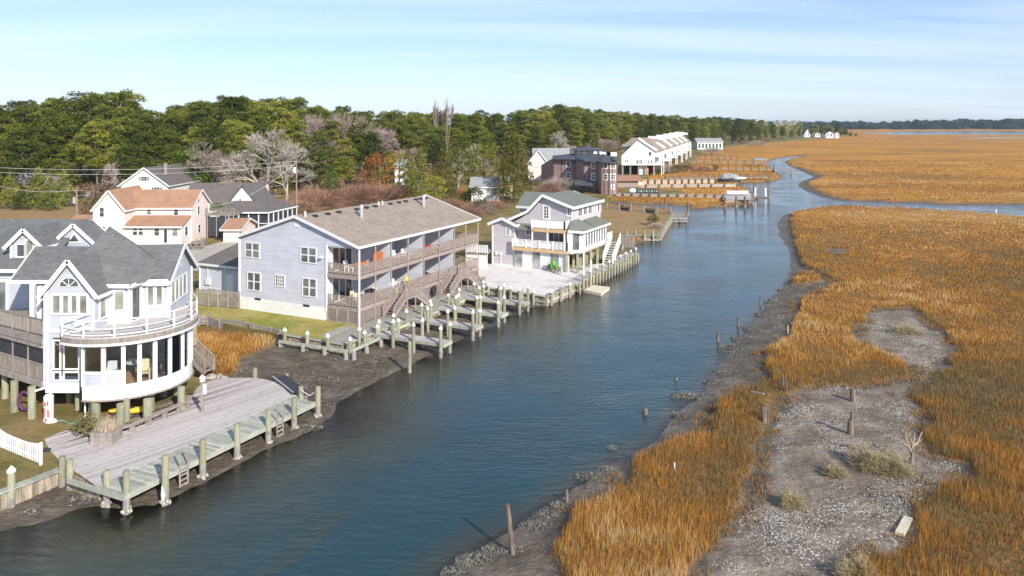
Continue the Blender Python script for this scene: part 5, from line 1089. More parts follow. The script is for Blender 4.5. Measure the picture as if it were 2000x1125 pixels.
# ---------------------------------------------------------------- dark mauve-brown block
bb_ = thing('brown_building', 'three-storey brown angular building with dark roof and white-framed windows', 'building', P(1130, 373, 1))
def PX(x, y, z=1.0): return P(x, y, z).xy
Y0 = 200.0
def at(x, Y): return Vector(((x - CX) / F * Y, Y))
pts = [at(1057, 222), at(1081, 209), at(1123, 206), at(1140, 197), at(1166, 196), at(1174, 191), at(1190, 190), at(1206, 190.5)]
back = [at(1206, 212), at(1140, 222), at(1081, 226)]
mk('wall', B().prism(pts[1:] + back, 1, 9.0), M['mauve'], bb_); mk('side_wall', B().ext([v3(pts[0], 1), v3(pts[1], 1), v3(pts[1], 9.0), v3(pts[0], 6.3)], (5, 12, 0)), M['mauve'], bb_)
for i, wl_ in ((1, [((1107, 1113), (316, 325)), ((1107, 1113), (338, 347))]), (3, [((1156, 1163), (318, 328)), ((1156, 1163), (340, 350))]), (5, [((1180, 1186), (318.5, 328)), ((1180, 1186), (341, 350))]), (6, [((1193, 1201), (319, 328)), ((1193, 1201), (341, 350)), ((1195, 1198.5), (362, 368))])):
    pl_ = Plane(pts[i], pts[i + 1])
    for xs, ys in wl_: winpx(bb_, pl_, xs[0], ys[0], xs[1], ys[1], 2 if i in (3, 6) and ys[0] < 360 else 1, 2, fw=.26, mw=.16)
    for s_ in (.12, pl_.L * .38, pl_.L - .12): b = B(); pl_.pb(b, s_ - .12, s_ + .12, 1, 8.9, 0, .08); mk('trim', b, M['mauve_dark'], bb_)
rf = B(); rp = [at(1079, 208), at(1123.5, 204.5), at(1141, 195.6), at(1165, 194.6), at(1174, 189.8), at(1190, 188.8), at(1208, 189.3), at(1209, 212), at(1140, 223), at(1079, 227)]; apx = v3(at(1118, 214), 10.2); apx2 = v3(at(1180, 203), 10.5)
own = [0, 0, 0, 1, 1, 1, 1, 1, 0, 0]
for i in range(10): rf.slab([v3(rp[i], 9.05), v3(rp[(i + 1) % 10], 9.05), apx2 if own[i] else apx], .2)
rf.slab([v3(rp[3], 9.05), apx2, apx], .2); rf.slab([v3(rp[8], 9.05), apx2, apx], .2)
g0 = at(1189, 189.5); g1 = at(1207, 189.9); gm = (g0 + g1) / 2
rf.slab([v3(g0, 9.0), v3(gm, 10.0), v3(gm + Vector((.5, 8)), 10.0), v3(g0 + Vector((.5, 8)), 9.0)], .25); rf.slab([v3(g1, 9.0), v3(gm, 10.0), v3(gm + Vector((.5, 8)), 10.0), v3(g1 + Vector((.5, 8)), 9.0)], .25)
rf.slab([v3(pts[0], 6.5), v3(pts[1], 9.2), v3(pts[1] + Vector((5, 12)), 9.2), v3(pts[0] + Vector((5, 12)), 6.5)], .25)
mk('roof', rf, M['roof_slate'], bb_)
c = at(1147, 212); mk('cupola', B().box(c.x - 3.4, c.x + 4.2, 210, 216, 9.8, 11.4), M['dark_screen'], bb_); mk('cupola_roof', B().slab([(c.x - 4, 209.5, 11.4), (c.x + 4.8, 209.5, 11.4), (c.x + .4, 213, 12.4)], .2).slab([(c.x - 4, 216.5, 11.4), (c.x + 4.8, 216.5, 11.4), (c.x + .4, 213, 12.4)], .2), M['roof_slate'], bb_)
for k in range(5): mk('cupola_window', B().box(c.x - 3.0 + k * 1.5, c.x - 2.0 + k * 1.5, 209.9, 209.98, 10.2, 11.1), M['glass'] if k < 3 else M['white'], bb_)
for x in (1181, 1193): q = at(x, 205); mk('skylight', B().box(q.x - 1.4, q.x + 1.4, 203.5, 205.5, 9.9, 10.9), M['white'], bb_)
mk('awning', B().slab([v3(at(1122, 192), 3.4), v3(at(1158, 190), 3.2), v3(at(1158, 197), 3.9), v3(at(1122, 197), 4.1)], .25), M['roof_slate'], bb_)
# deck clutter beside the brown building
cs = thing('fishing_shack', 'low brown shack with a rusty roof right of the brown building', 'shed', P(1222, 366, 1)); q = P(1222, 366, 1)
mk('wall', B().box(q.x - 4, q.x + 3.5, q.y, q.y + 5, 1, 3.0), M['wood_rail'], cs); mk('roof', B().slab([(q.x - 4.6, q.y - .8, 3.0), (q.x + 4.6, q.y - .8, 3.0), (q.x + 4.6, q.y + 5, 4.0), (q.x - 4.6, q.y + 5, 4.0)], .2), M['roof_rust'], cs)
q = P(1241, 364, 1); o = thing('rowing_boat', 'pale yellow upturned rowing boat on the marsh edge by the shack', 'boat', q)
mk('hull', B().blob(q + Vector((0, 0, .6)), 2.4, .9, .75, 3, .03, 12), M['cream'], o, smooth=True); mk('keel', B().bar(q + Vector((-2.2, 0, 1.2)), q + Vector((2.2, 0, 1.2)), .1, .2), M['wood_pale'], o)
q0, q1 = P(1243, 378, 1), P(1287, 378, 1); o = thing('oyster_rack', 'dark teal flat trailer with a row of pale balls along its side', 'trailer', q0.lerp(q1, .5))
mk('bed', B().box(q0.x, q1.x, q0.y, q0.y + 2, 1.1, 2.0), M['dark_screen'], o)
for i in range(8): c = q0.lerp(q1, (i + .8) / 8.6); mk('float', B().blob((c.x, c.y - .1, 1.6), .22, .12, .22, i, .1, 7), M['wood_float'] if i % 2 else M['teal'], o)
mk('cab', B().blob((q0.x - .8, q0.y + .8, 1.6), 1.0, .9, .7, 3, .1, 8), M['cap_white'], o)
# moored motorboat
q0, q1 = P(1404, 356, .4), P(1446, 356, .4); o = thing('motorboat', 'motorboat under a pale green cover moored at the marsh wall', 'boat', q0.lerp(q1, .5)); c = q0.lerp(q1, .5); Lb = (q1 - q0).length
hull = B(); N_ = 8
for k in range(N_ + 1):
    t = k / N_; w = 1.5 * min(1, (1 - t) * 2.2 + .02) ** .6; X_ = q0.x + Lb * t; hull.v += [(X_, c.y - w, 1.5 + .5 * t), (X_, c.y - w * .6, .2), (X_, c.y + w * .6, .2), (X_, c.y + w, 1.5 + .5 * t)]
for k in range(N_):
    for j in range(3): hull.f.append((k * 4 + j, k * 4 + j + 1, k * 4 + j + 5, k * 4 + j + 4)); hull.m.append(0)
hull.f.append((0, 1, 2, 3)); hull.m.append(0); hull.g = [(0, 0)]
mk('hull', hull, M['dark_screen'], o); mk('boat_cover', B().blob((q0.x + 3.4, c.y, 1.8), 3.2, 1.4, 1.3, 5, .12, 12), M['leaf_olive'] if False else M['roof_pale'], o); mk('deck_top', B().blob((q0.x + 6.2, c.y, 1.6), 2.4, 1.2, .5, 6, .08, 10), M['white_paint_worn'], o)
# ---------------------------------------------------------------- white townhouses
th = thing('white_townhouses', 'long stepped row of white townhouses on stilts with brown roofs and slanted skylights', 'building', P(1290, 340, 1)); Yt = 262.0
def ta(x, y, Y): return Vector(((x - CX) / F * Y, Y, H - (y - HY) * Y / F))
e0x, e1x = at(1213, 262), at(1292, 258); fr = Plane(e0x, e1x); dd = Vector((3.0, 9.0, 0)).normalized(); NU = 6
for i in range(NU):
    off = Vector((8.2, 27.0)) * i; a = at(1214, 262) + off; b2 = at(1279, 262) + off; m = a + (b2 - a) * .50
    mk('wall', B().ext([v3(a, 4.3), v3(b2, 4.3), v3(b2, 9.2), v3(m, 13.2 + .12 * i), v3(a, 7.7)], (8.1, 26.6, 0)), M['siding_townhouse'], th)
    s = v3(m, 13.35 + .12 * i); e_ = v3(b2, 9.35); e2_ = v3(a, 7.85); dv = Vector((8.1, 26.6, 0))
    mk('roof', B().slab([s, s + dv, e_ + dv + Vector((.6, 0, -.3)), e_ + Vector((.6, 0, -.3))], .3).slab([s, s + dv, e2_ + dv, e2_], .3), M['roof_brown'], th)
    mk('skylight', B().slab([s + Vector((1.5, 2, .25)), s + Vector((6.5, 2, -.35)) , s + Vector((8.6, 8, -.35)), s + Vector((3.5, 8, .25))], .9), M['white'] if i else M['roof_brown'], th)
    mk('parapet', B().bar(s + Vector((.0, -.2, .2)), e_ + Vector((.6, -.2, 0)), .9, .8), M['white'], th)
    mk('balcony', B().bar(v3(b2 + Vector((1.4, .5)), 7.2), v3(b2 + Vector((4.2, 10)), 7.2), 2.4, .3).bar(v3(b2 + Vector((1.4, .5)), 4.4), v3(b2 + Vector((4.2, 10)), 4.4), 2.4, .3), M['white'], th)
    for (ax, ay) in ((2.4, .5), (4.6, 8)): mk('post', B().bar(v3(b2 + Vector((ax, ay)), 1), v3(b2 + Vector((ax, ay)), 9), .3, .3), M['white_paint_worn'], th)
    for k in range(3): mk('window', B().box(b2.x + .62 + k * 2.0 * 0 + (k * 1.6), b2.x + .66 + k * 1.6, b2.y + 1 + k * 6, b2.y + 4 + k * 6, 5.0, 7.4), M['glass'], th)
fr = Plane(at(1214, 262), at(1279, 262))
for (x0, y0, x1, y1, c) in [(1221, 312, 1226.5, 317, 2), (1243, 312, 1253.5, 320, 3), (1265, 313, 1273, 320.5, 3), (1267, 297, 1272, 304, 1)]: winpx(th, fr, x0, y0, x1, y1, c, 1, fw=.2, mw=.3)
mk('left_wing', B().prism([at(1216, 268), at(1240, 268), at(1240, 285), at(1216, 285)], 4, 11), M['siding_townhouse'], th); mk('left_roof', B().slab([v3(at(1214, 266), 10.8), v3(at(1240, 266), 10.8), v3(at(1256, 280), 13.4), v3(at(1235, 280), 13.4)], .3), M['roof_brown'], th)
for x in (1216, 1231, 1247, 1262, 1277): q = at(x, 263); mk('post', B().bar(v3(q, 1), v3(q, 4.3), .5, .5), M['wood_grey'], th)
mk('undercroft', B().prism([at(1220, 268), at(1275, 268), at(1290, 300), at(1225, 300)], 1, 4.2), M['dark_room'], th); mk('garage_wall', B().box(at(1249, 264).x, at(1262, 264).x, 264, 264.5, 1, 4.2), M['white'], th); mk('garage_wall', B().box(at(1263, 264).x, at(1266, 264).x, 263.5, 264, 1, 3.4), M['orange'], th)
# turquoise beach building and far houses
for (n_, lab, x0, x1, yb, dp, ev, rg, wl, rf_) in [('turquoise_building', 'long turquoise and white low building among pines past the townhouses', 1362, 1412, 292, 12, 6.2, 8.5, 'siding_mint', 'roof_pale'),
     ('far_cottage', 'white cottage with pointed roof at the tip of the wooded point', 1571, 1582, 268, 10, 5, 11, 'siding_white', 'roof_dark'), ('far_cottage', 'bright white house, the largest of those at the tip of the point', 1613, 1628, 270, 10, 6, 9, 'siding_white', 'roof_slate'), ('far_cottage', 'white house right beside the brightest one, last before the open marsh', 1631, 1639, 270, 10, 6, 8, 'siding_white', 'roof_pale'), ('far_cottage', 'low pale cottage between two others at the wooded point', 1592, 1602, 268, 10, 4.5, 7, 'siding_white', 'roof_pale')]:
    h, fr = simple_house(n_, lab, 'house', x0, x1, yb, dp, ev, rg, M[wl], M[rf_], 'y' if n_ == 'far_cottage' else 'x')
    if n_ == 'far_cottage': window(h, fr, fr.L * .2, fr.L * .35, 3, 6, 1, 1, fw=.3); window(h, fr, fr.L * .6, fr.L * .8, 3, 6, 1, 1, fw=.3)
    else:
        for i in range(7): window(h, fr, fr.L * (.05 + .135 * i), fr.L * (.12 + .135 * i), 2, 5, 1, 1, fw=.2)
# ---------------------------------------------------------------- utility poles and wires
mat('pole_wood', (.20, .16, .13), (.34, .29, .25), 3, .9, stretch=(1, 1, .2))
def upole(lab, x, yb, ytop, tr='steel'):
    q = P(x, yb, 1.0); h = H - (ytop - HY) * q.y / F; t = thing('utility_pole', lab, 'utility pole', q)
    mk('pole', B().cyl(q, v3(q.xy, h), .17, .12, 8), M['pole_wood'], t); mk('crossarm', B().bar(v3(q.xy - Vector((1.1, 0)), h - .5), v3(q.xy + Vector((1.1, 0)), h - .5), .1, .12), M['pole_wood'], t)
    mk('transformer', B().cyl((q.x - .35, q.y - .1, h - 2.6), (q.x - .35, q.y - .1, h - 1.6), .27, .27, 10), M[tr], t); return Vector((q.x, q.y, h - .4))
pA = upole('utility pole with a grey transformer between the lawn and the pink house', 150, 452, 366); pB = upole('tall thin utility pole with white transformer beside the bare tree', 579, 425, 310, 'cap_white')
b = B(); lampq = pA - Vector((0, 0, 1)); b = B(); b.tube([lampq, lampq + Vector((1.0, -.3, .2)), lampq + Vector((1.6, -.4, .1))], .04).blob(lampq + Vector((1.9, -.4, .05)), .4, .2, .12, 1, .05, 8); o = mk('street_light', b, M['steel'], None, lampq); tag(o, 'grey street light on the utility pole left of the pink house', 'street light')
wi = 0
def wire(a, c, sag, lab):
    a, c = Vector(a), Vector(c); pts = [a.lerp(c, i / 14) - Vector((0, 0, sag * 4 * (i / 14) * (1 - i / 14))) for i in range(15)]; o = mk('power_line', B().tube(pts, .022, 4), M['cap_white'], None, a); tag(o, lab, 'power line', 'power lines over the village')
hp = Vector((-45.5, 117, 6.0)); wire(pB, hp, 1.5, 'service line sagging from the tall pole down to the pink house')
wire(pB, (-120, 140, 12.5), 2, 'upper power line running left from the tall pole over the white house'); wire(pB - Vector((0, 0, .8)), (-120, 142, 11.4), 2, 'lower power line running left from the tall pole behind the white house'); wire(pA, (-90, 130, 9), 1, 'line running left from the nearer utility pole')
# ---------------------------------------------------------------- the round-fronted house in the foreground
rh = thing('round_house', 'light grey house on piles with curved glass sunroom, round balcony and gabled grey roof', 'house', (-24.5, 48.8, 1.0))
ZB, Z2, ZEv = 2.62, 6.12, 8.55
C0 = Vector((-24.5, 48.8)); RR = 3.85
def arc(r, a0, a1, n): return [C0 + Vector((math.cos(math.radians(a0 + (a1 - a0) * i / n)), math.sin(math.radians(a0 + (a1 - a0) * i / n)))) * r for i in range(n + 1)]
A0_, A1_ = -100, 30                              # span of the glass front
xy = Vector
aL = Vector((-28.05, 46.2)); aR = Vector((-26.0, 46.2))
# lower storey: closed body at left, open glazed room in the arc
mk('floor', B().prism([aL + xy((.1, .1))] + [aR + xy((0, .1))] + arc(RR - .05, A0_, A1_, 26) + [xy((-22.8, 54.6)), xy((-32.5, 54.6)), xy((-32.5, 48.9))], ZB, ZB + .3), M['interior_wood'], rh)
mk('ceiling', B().prism([aL + xy((.1, .1))] + [aR + xy((0, .1))] + arc(RR - .05, A0_, A1_, 26) + [xy((-22.8, 54.6)), xy((-28.05, 54.6))], Z2 - .35, Z2 - .14), M['white'], rh)
b = B(); b.prism([aL + xy((.02, .2)), xy((-27.2, 51.4)), xy((-22.4, 52.6)), xy((-22.4, 54.6)), xy((-28.0, 54.6))], ZB + .3, Z2 - .35); mk('inner_wall', b, M['interior_wall'], rh)
wf = Plane(aL, aR)
b = B(); wf.pb(b, 0, 2.05, ZB + .0, ZB + .78, -.15, 0); wf.pb(b, 0, .40, ZB + .78, Z2, -.15, 0); wf.pb(b, 1.88, 2.05, ZB + .78, Z2, -.15, 0); wf.pb(b, .40, 1.88, Z2 - .42, Z2, -.15, 0); mk('front_wall', b, M['siding_grey'], rh)
b = B(); wf.pb(b, -.02, .14, ZB - .05, Z2, 0, .05); wf.pb(b, 0, 2.06, ZB - .22, ZB + .36, 0, .04); mk('trim', b, M['white'], rh)
winpx(rh, wf, 107, 666, 117, 719, 1, 1, gm=M['glass_clear']); winpx(rh, wf, 127, 666, 154, 719, 1, 1, gm=M['glass_clear'])
winpx(rh, wf, 107, 728, 117, 741, 1, 1, gm=M['glass_clear']); winpx(rh, wf, 127, 728, 154, 741, 1, 1, gm=M['glass_clear'])
mk('side_wall', B().bar(v3(xy((-28.0, 46.4)), (ZB + Z2) / 2), v3(xy((-28.0, 54.6)), (ZB + Z2) / 2), .15, Z2 - ZB), M['siding_grey'], rh)
# the curved front: base band, head band, mullions and glass, piece by piece
angs = [A0_]
mul = [158.8, 202, 241, 272.5, 303, 332, 357, 369.5, 374.5]
def ang_at(x):
    k = (x - CX) / F; lo, hi = -100.0, 12.0
    for _ in range(50):
        m = (lo + hi) / 2; p = C0 + Vector((math.cos(math.radians(m)), math.sin(math.radians(m)))) * RR
        if p.x / p.y < k: lo = m
        else: hi = m
    return (lo + hi) / 2
def arcband(b, r0, r1, a0, a1, z0, z1, n=24): b.prism(arc(r0, a0, a1, n) + arc(r1, a1, a0, n), z0, z1) if False else [b.hexa([v3(p, z0), v3(q, z0), v3(s, z0), v3(t, z0), v3(p, z1), v3(q, z1), v3(s, z1), v3(t, z1)]) for p, q, s, t in [(arc(r1, a0, a1, n)[i], arc(r1, a0, a1, n)[i + 1], arc(r0, a0, a1, n)[i + 1], arc(r0, a0, a1, n)[i]) for i in range(n)]]
b = B(); arcband(b, RR - .12, RR + .03, A0_, A1_, ZB - .22, ZB + .55); mk('base_band', b, M['white'], rh)
b = B(); arcband(b, RR - .12, RR + .03, A0_, A1_, Z2 - .62, Z2 - .14); mk('head_band', b, M['white'], rh)
b = B(); arcband(b, RR - .25, RR + .12, A0_, A1_, ZB - .30, ZB - .22); mk('sill_band', b, M['wood_rail'], rh)
am = [ang_at(x) for x in mul]; am += [am[-1] + 11 * i for i in range(1, 3)]
for i in range(len(am)):
    w_ = 3.4 if i else 2.0; b = B(); arcband(b, RR - .13, RR + .05, am[i] - w_ / 2, am[i] + w_ / 2, ZB + .55, Z2 - .62, 1); mk('mullion', b, M['white'], rh)
for i in range(len(am) - 1):
    p0, p1 = am[i] + 1.7, am[i + 1] - 1.7; zb = ZB + .55
    if i < 2:
        b = B(); arcband(b, RR - .1, RR - .02, p0, p1, zb, zb + .72, 3); mk('panel', b, M['siding_grey'], rh); b = B(); arcband(b, RR - .12, RR + .03, p0, p1, zb + .72, zb + .88, 3); mk('window_rail', b, M['white'], rh); zb += .88
    b = B(); arcband(b, RR - .07, RR - .05, p0, p1, zb, Z2 - .62, 4); mk('pane', b, M['glass_clear'], rh)
# furniture seen through the glass
def rchair(lab, x, y, rz, mt): return chair('armchair', lab, (x, y, ZB + .3), rz, M[mt], 'chairs inside the glass sunroom', 1.15)
rchair('rattan armchair inside the curved sunroom near its right end', -21.6, 49.0, -.6, 'wood_pale'); rchair('cream armchair behind the middle panes of the curved sunroom', -22.5, 47.0, .3, 'cream'); rchair('white armchair behind the left panes of the sunroom', -24.4, 46.6, .1, 'white'); rchair('tan armchair deep inside the sunroom', -22.9, 49.6, 2.2, 'wood_pale')
t_ = thing('dining_table', 'round white table inside the curved sunroom', 'table', (-23.6, 48.2, ZB + .3)); mk('tabletop', B().cyl((-23.6, 48.2, ZB + 1.05), (-23.6, 48.2, ZB + 1.1), .7, .7, 18), M['white'], t_); mk('leg', B().cyl((-23.6, 48.2, ZB + .3), (-23.6, 48.2, ZB + 1.05), .08, .08, 8), M['interior_wood'], t_)
t_ = thing('cabinet', 'brown wooden cabinet inside the sunroom', 'cabinet', (-21.9, 50.6, ZB + .3)); mk('carcass', B().box(-22.9, -21.5, 50.4, 50.9, ZB + .3, ZB + 1.9), M['interior_wood'], t_); mk('cabinet_door', B().box(-22.85, -22.25, 50.36, 50.4, ZB + .4, ZB + 1.8), M['wood_new'], t_); mk('cabinet_door', B().box(-22.15, -21.55, 50.36, 50.4, ZB + .4, ZB + 1.8), M['wood_new'], t_)
# balcony
RB = 4.22
bpts = arc(RB, -118, 46, 34)
mk('balcony_deck', B().prism(bpts + [xy((-22.6, 54.4)), xy((-24, 50)), xy((-26.5, 46.4))], Z2 - .06, Z2), M['wood_deck'], rh)
b = B(); arcband(b, RB - .3, RB + .01, -118, 46, Z2 - .36, Z2 - .06, 34); mk('balcony_fascia', b, M['wood_grey'], rh)
b = B(); arcband(b, RB - .3, RB + .03, -118, 46, Z2 - .5, Z2 - .36, 34); mk('balcony_fascia', b, M['white'], rh)
hr = [-118, -96, -72, -48, -24, 0, 23, 46]
rl = thing('x', 'x', 'x') if False else None
for i, a in enumerate(hr):
    q = arc(RB - .08, a, a, 1)[0]; mk('post', B().bar(v3(q, Z2), v3(q, Z2 + 1.02), .09, .09), M['white'], rh)
    if i:
        for z, hh in ((Z2 + 1.0, .06), (Z2 + .5, .035), (Z2 + .14, .06)):
            ps = arc(RB - .08, hr[i - 1], a, 5); b = B()
            for k in range(5): b.bar(v3(ps[k], z), v3(ps[k + 1], z), .06, hh)
            mk('handrail' if z > Z2 + .9 else 'lower_rail', b, M['white'], rh)
q0 = arc(RB - .08, -118, -118, 1)[0]; railing(rh, q0, aR + xy((.85, .1)), Z2, 1.0, M['white'], pitch=3, post=2, bal=False, w=.03, top=.06, mid=True)
# upper storey
U = [xy(p) for p in [(-28.05, 46.2), (-25.1, 46.2), (-25.06, 47.75), (-23.9, 47.95), (-23.75, 49.25), (-22.1, 49.45), (-22.8, 54.6), (-28.05, 54.6)]]
mk('upper_wall', B().prism(U, Z2, ZEv), M['siding_grey'], rh)
g1 = Plane(U[0], U[1]); m1 = (U[0] + U[1]) / 2
mk('front_gable', B().ext([v3(U[0] - xy((0, 0)), ZEv), v3(U[1], ZEv), v3(m1, 10.35)], (0, 3.5, 0)), M['siding_grey'], rh)
b = B(); g1.pb(b, -.02, .14, Z2, ZEv, 0, .05); g1.pb(b, g1.L - .14, g1.L + .02, Z2, ZEv, 0, .05); g1.pb(b, .14, g1.L - .14, Z2 - .1, Z2 + .12, 0, .045)
for q in (U[2], U[3], U[4], U[5], U[6]): b.bar(v3(q, Z2), v3(q, ZEv), .16, .16)
mk('trim', b, M['white'], rh)
mk('front_gable_lower', B().prism([aL + xy((2.05, -.0)), U[1], U[1] + xy((0, .5)), aL + xy((2.05, .5))], Z2 - .4, Z2), M['siding_grey'], rh)
winpx(rh, g1, 104, 577, 170, 611, 4, 1, gm=M['glass_curtain'], mw=.2, fw=.12)
# fanlight
s0, zc = g1.px(135.5, 559); b = B(); ar = [(s0 + .56 * math.cos(math.pi * i / 12), zc + .50 * math.sin(math.pi * i / 12)) for i in range(13)]
fo = B(); fo.ext([g1.pt(s0 + (s - s0) * 1.16, zc - .05 + (z - zc) * 1.16, 0) for s, z in ar], Vector((g1.n.x, g1.n.y, 0)) * .05); f_ = mk('fan_window', fo, M['white'], rh)
b.ext([g1.pt(s, z, .05) for s, z in ar], Vector((g1.n.x, g1.n.y, 0)) * .012); mk('pane', b, M['glass'], f_)
for k in (45, 90, 135):
    b = B(); b.bar(g1.pt(s0, zc, .07), g1.pt(s0 + .53 * math.cos(math.radians(k)), zc + .47 * math.sin(math.radians(k)), .07), .03, .045); mk('muntin', b, M['white'], f_)
w2, w3, w4, w5 = Plane(U[1], U[2]), Plane(U[2], U[3]), Plane(U[3], U[4]), Plane(U[4], U[5])
window(rh, w2, .55, 1.15, 6.75, 8.1, 1, 1, gm=M['glass_curtain']); window(rh, w3, .35, .85, 7.0, 8.15, 1, 1, gm=M['glass_curtain'])
window(rh, w4, .25, 1.05, 6.2, 8.2, 1, 1, gm=M['glass'], name='balcony_door', fw=.07); window(rh, w5, .4, 1.25, 6.95, 8.1, 2, 1, gm=M['glass_curtain'], mw=.2)
w6 = Plane(U[5], U[6]); window(rh, w6, .5, 3.9, 6.9, 8.2, 4, 1, gm=M['glass_curtain'], mw=.25); 
m6 = (U[5] + U[6]) / 2
mk('side_gable', B().ext([v3(U[5], ZEv), v3(U[6], ZEv), v3(m6, 10.3)], (-2.5, -.2, 0)), M['siding_grey'], rh)
dq = [w6.pt(w6.L / 2 + a, 9.35 + c, 0) for a, c in ((0, -.42), (.42, 0), (0, .42), (-.42, 0))]; f_ = mk('diamond_window', B().ext(dq, Vector((w6.n.x, w6.n.y, 0)) * .05), M['white'], rh)
dq = [w6.pt(w6.L / 2 + a, 9.35 + c, .05) for a, c in ((0, -.27), (.27, 0), (0, .27), (-.27, 0))]; mk('pane', B().ext(dq, Vector((w6.n.x, w6.n.y, 0)) * .012), M['glass_pale'], f_)
# roofs
G = M['roof_grey']
gable_roof(rh, m1 + xy((0, .0)), xy((m1.x, 50.5)), 1.48, 1.48, 10.45, ZEv + .05, ZEv + .05, G, ov=.30)
gable_roof(rh, m6, xy((-26.6, 51.6)), 2.6, 2.6, 10.42, ZEv + .05, ZEv + .05, G, ov=.28)
ap = Vector((-26.4, 50.4, 11.85)); by = [(-28.35, 47.75), (-23.6, 47.7), (-22.5, 50.5), (-23.6, 53.2), (-28.2, 53.2), (-29.4, 50.5)]
rf = B(); zs = [8.6, 8.62, 8.95, 8.6, 8.6, 8.6]; pr = [v3(by[i], zs[i]) for i in range(6)]
pr[1] = Vector((-23.75, 47.6, 8.62))
for i in range(6): rf.slab([pr[i], pr[(i + 1) % 6], ap], .14)
mk('turret_roof', rf, G, rh)
b = B(); b.bar(Vector((-25.1, 47.55, 8.52)), Vector((-23.7, 47.55, 8.52)), .06, .24).bar(Vector((-23.6, 47.6, 8.52)), Vector((-23.5, 48.95, 8.52)), .06, .24).bar(Vector((-23.5, 49.0, 8.52)), Vector((-22.0, 49.1, 8.52)), .06, .24); mk('trim', b, M['white'], rh)
mk('soffit', B().prism([(-25.15, 47.6), (-23.65, 47.6), (-23.5, 49.0), (-21.9, 49.15), (-22, 49.6), (-25.15, 49.6)], 8.42, 8.50), M['white'], rh)
# left wing with porch roof and columns
gable_roof(rh, xy((-27.2, 51.6)), xy((-31.9, 51.6)), 2.5, 2.5, 10.35, 8.62, 8.62, G, ov=.1, name='wing_roof')
lw = B(); lw.prism([(-32.5, 51.8), (-28.1, 51.8), (-28.1, 54.6), (-32.5, 54.6)], 5.6, 8.7); mk('wing_wall', lw, M['siding_grey'], rh)
for X_, Y_ in ((-30.45, 48.8), (-29.3, 47.7)): mk('column', B().bar(Vector((X_, Y_, 5.75)), Vector((X_, Y_, 8.5)), .26, .26), M['white'], rh)
# tall back wing with dormer and gable
mk('back_wall', B().prism([(-42, 53.0), (-32.6, 53.0), (-32.6, 62), (-42, 62)], 1.0, 8.75), M['siding_grey'], rh)
br_ = B(); br_.slab([(-43, 52.6, 8.6), (-32.2, 52.6, 8.6), (-32.2, 58.2, 11.35), (-43, 58.2, 11.35)], .15); br_.slab([(-43, 58.2, 11.35), (-32.2, 58.2, 11.35), (-32.2, 63, 8.9), (-43, 63, 8.9)], .15); mk('back_roof', br_, G, rh)
mk('fascia', B().bar(Vector((-43, 52.55, 8.5)), Vector((-32.2, 52.55, 8.5)), .06, .24), M['white'], rh)
d0, d1 = xy((-35.15, 53.8)), xy((-33.0, 53.8)); dm = (d0 + d1) / 2
mk('dormer_wall', B().ext([v3(d0, 8.9), v3(d1, 8.9), v3(d1, 10.2), v3(dm, 11.1), v3(d0, 10.2)], (0, 3.2, 0)), M['siding_grey'], rh)
gable_roof(rh, dm, xy((dm.x, 58.0)), 1.08, 1.08, 11.25, 10.2, 10.2, G, ov=.28, name='dormer_roof')
dp_ = Plane(d0, d1); b = B(); dp_.pb(b, 0, .12, 8.95, 10.2, 0, .05); dp_.pb(b, dp_.L - .12, dp_.L, 8.95, 10.2, 0, .05); dp_.pb(b, .12, dp_.L - .12, 8.95, 9.1, 0, .045); mk('trim', b, M['white'], rh)
window(rh, dp_, .5, 1.0, 9.3, 10.1, 1, 1, gm=M['glass']); window(rh, dp_, 1.15, 1.6, 9.35, 10.4, 1, 1, gm=M['glass_curtain'])
g0, g1_ = xy((-33.6, 56.0)), xy((-30.2, 56.0)); gm_ = (g0 + g1_) / 2
mk('back_gable', B().ext([v3(g0, 9.5), v3(g1_, 9.5), v3(gm_, 11.2)], (0, 2.0, 0)), M['siding_grey'], rh); gable_roof(rh, gm_, xy((gm_.x, 58.1)), 1.9, 1.9, 11.3, 9.6, 9.6, G, ov=.2, name='gable_roof')
gp_ = Plane(g0, g1_); f_ = mk('gable_window', B().ext([gp_.pt(gp_.L / 2 - .55, 9.9, 0), gp_.pt(gp_.L / 2 + .55, 9.9, 0), gp_.pt(gp_.L / 2, 10.75, 0)], Vector((gp_.n.x, gp_.n.y, 0)) * .05), M['white'], rh); mk('pane', B().ext([gp_.pt(gp_.L / 2 - .35, 10.0, .05), gp_.pt(gp_.L / 2 + .35, 10.0, .05), gp_.pt(gp_.L / 2, 10.5, .05)], Vector((gp_.n.x, gp_.n.y, 0)) * .012), M['glass'], f_)
wl = Plane((-42, 53.0), (-28.3, 53.0)); winpx(rh, wl, -6, 551, 12, 606, 1, 1, name='patio_door', gm=M['glass_grey'], fw=.14)
# upper deck and screened porch at the left
L0, L1 = xy((-28.1, 46.1)), xy((-34.2, 49.7)); ld = (L1 - L0).normalized(); ln_ = Vector((ld.y, -ld.x)); ln_ = ln_ if ln_.y < 0 else -ln_
mk('upper_deck', B().prism([L0, L1, L1 + xy((-3, 3.4)), xy((-28.1, 53))], 5.62, 5.75), M['wood_grey'], rh)
mk('beam', B().bar(v3(L0 + ln_ * .05, 5.5), v3(L1 + ln_ * .05, 5.5), .1, .34).bar(v3(L0 + ln_ * .1, 5.2), v3(L1 + ln_ * .1, 5.2), .12, .16).bar(v3(L0 + ln_ * .05, 2.95), v3(L1 + ln_ * .05, 2.95), .2, .34), M['wood_grey'], rh)
railing(rh, L0 + xy((-.05, .1)), L1, 5.76, 1.0, M['wood_grey'], pitch=.15, post=1.9, w=.06)
railing(rh, xy((-28.15, 47.0)), xy((-28.15, 49.5)), 5.76, .95, M['wood_rail'], pitch=.15, post=1.3, w=.06)
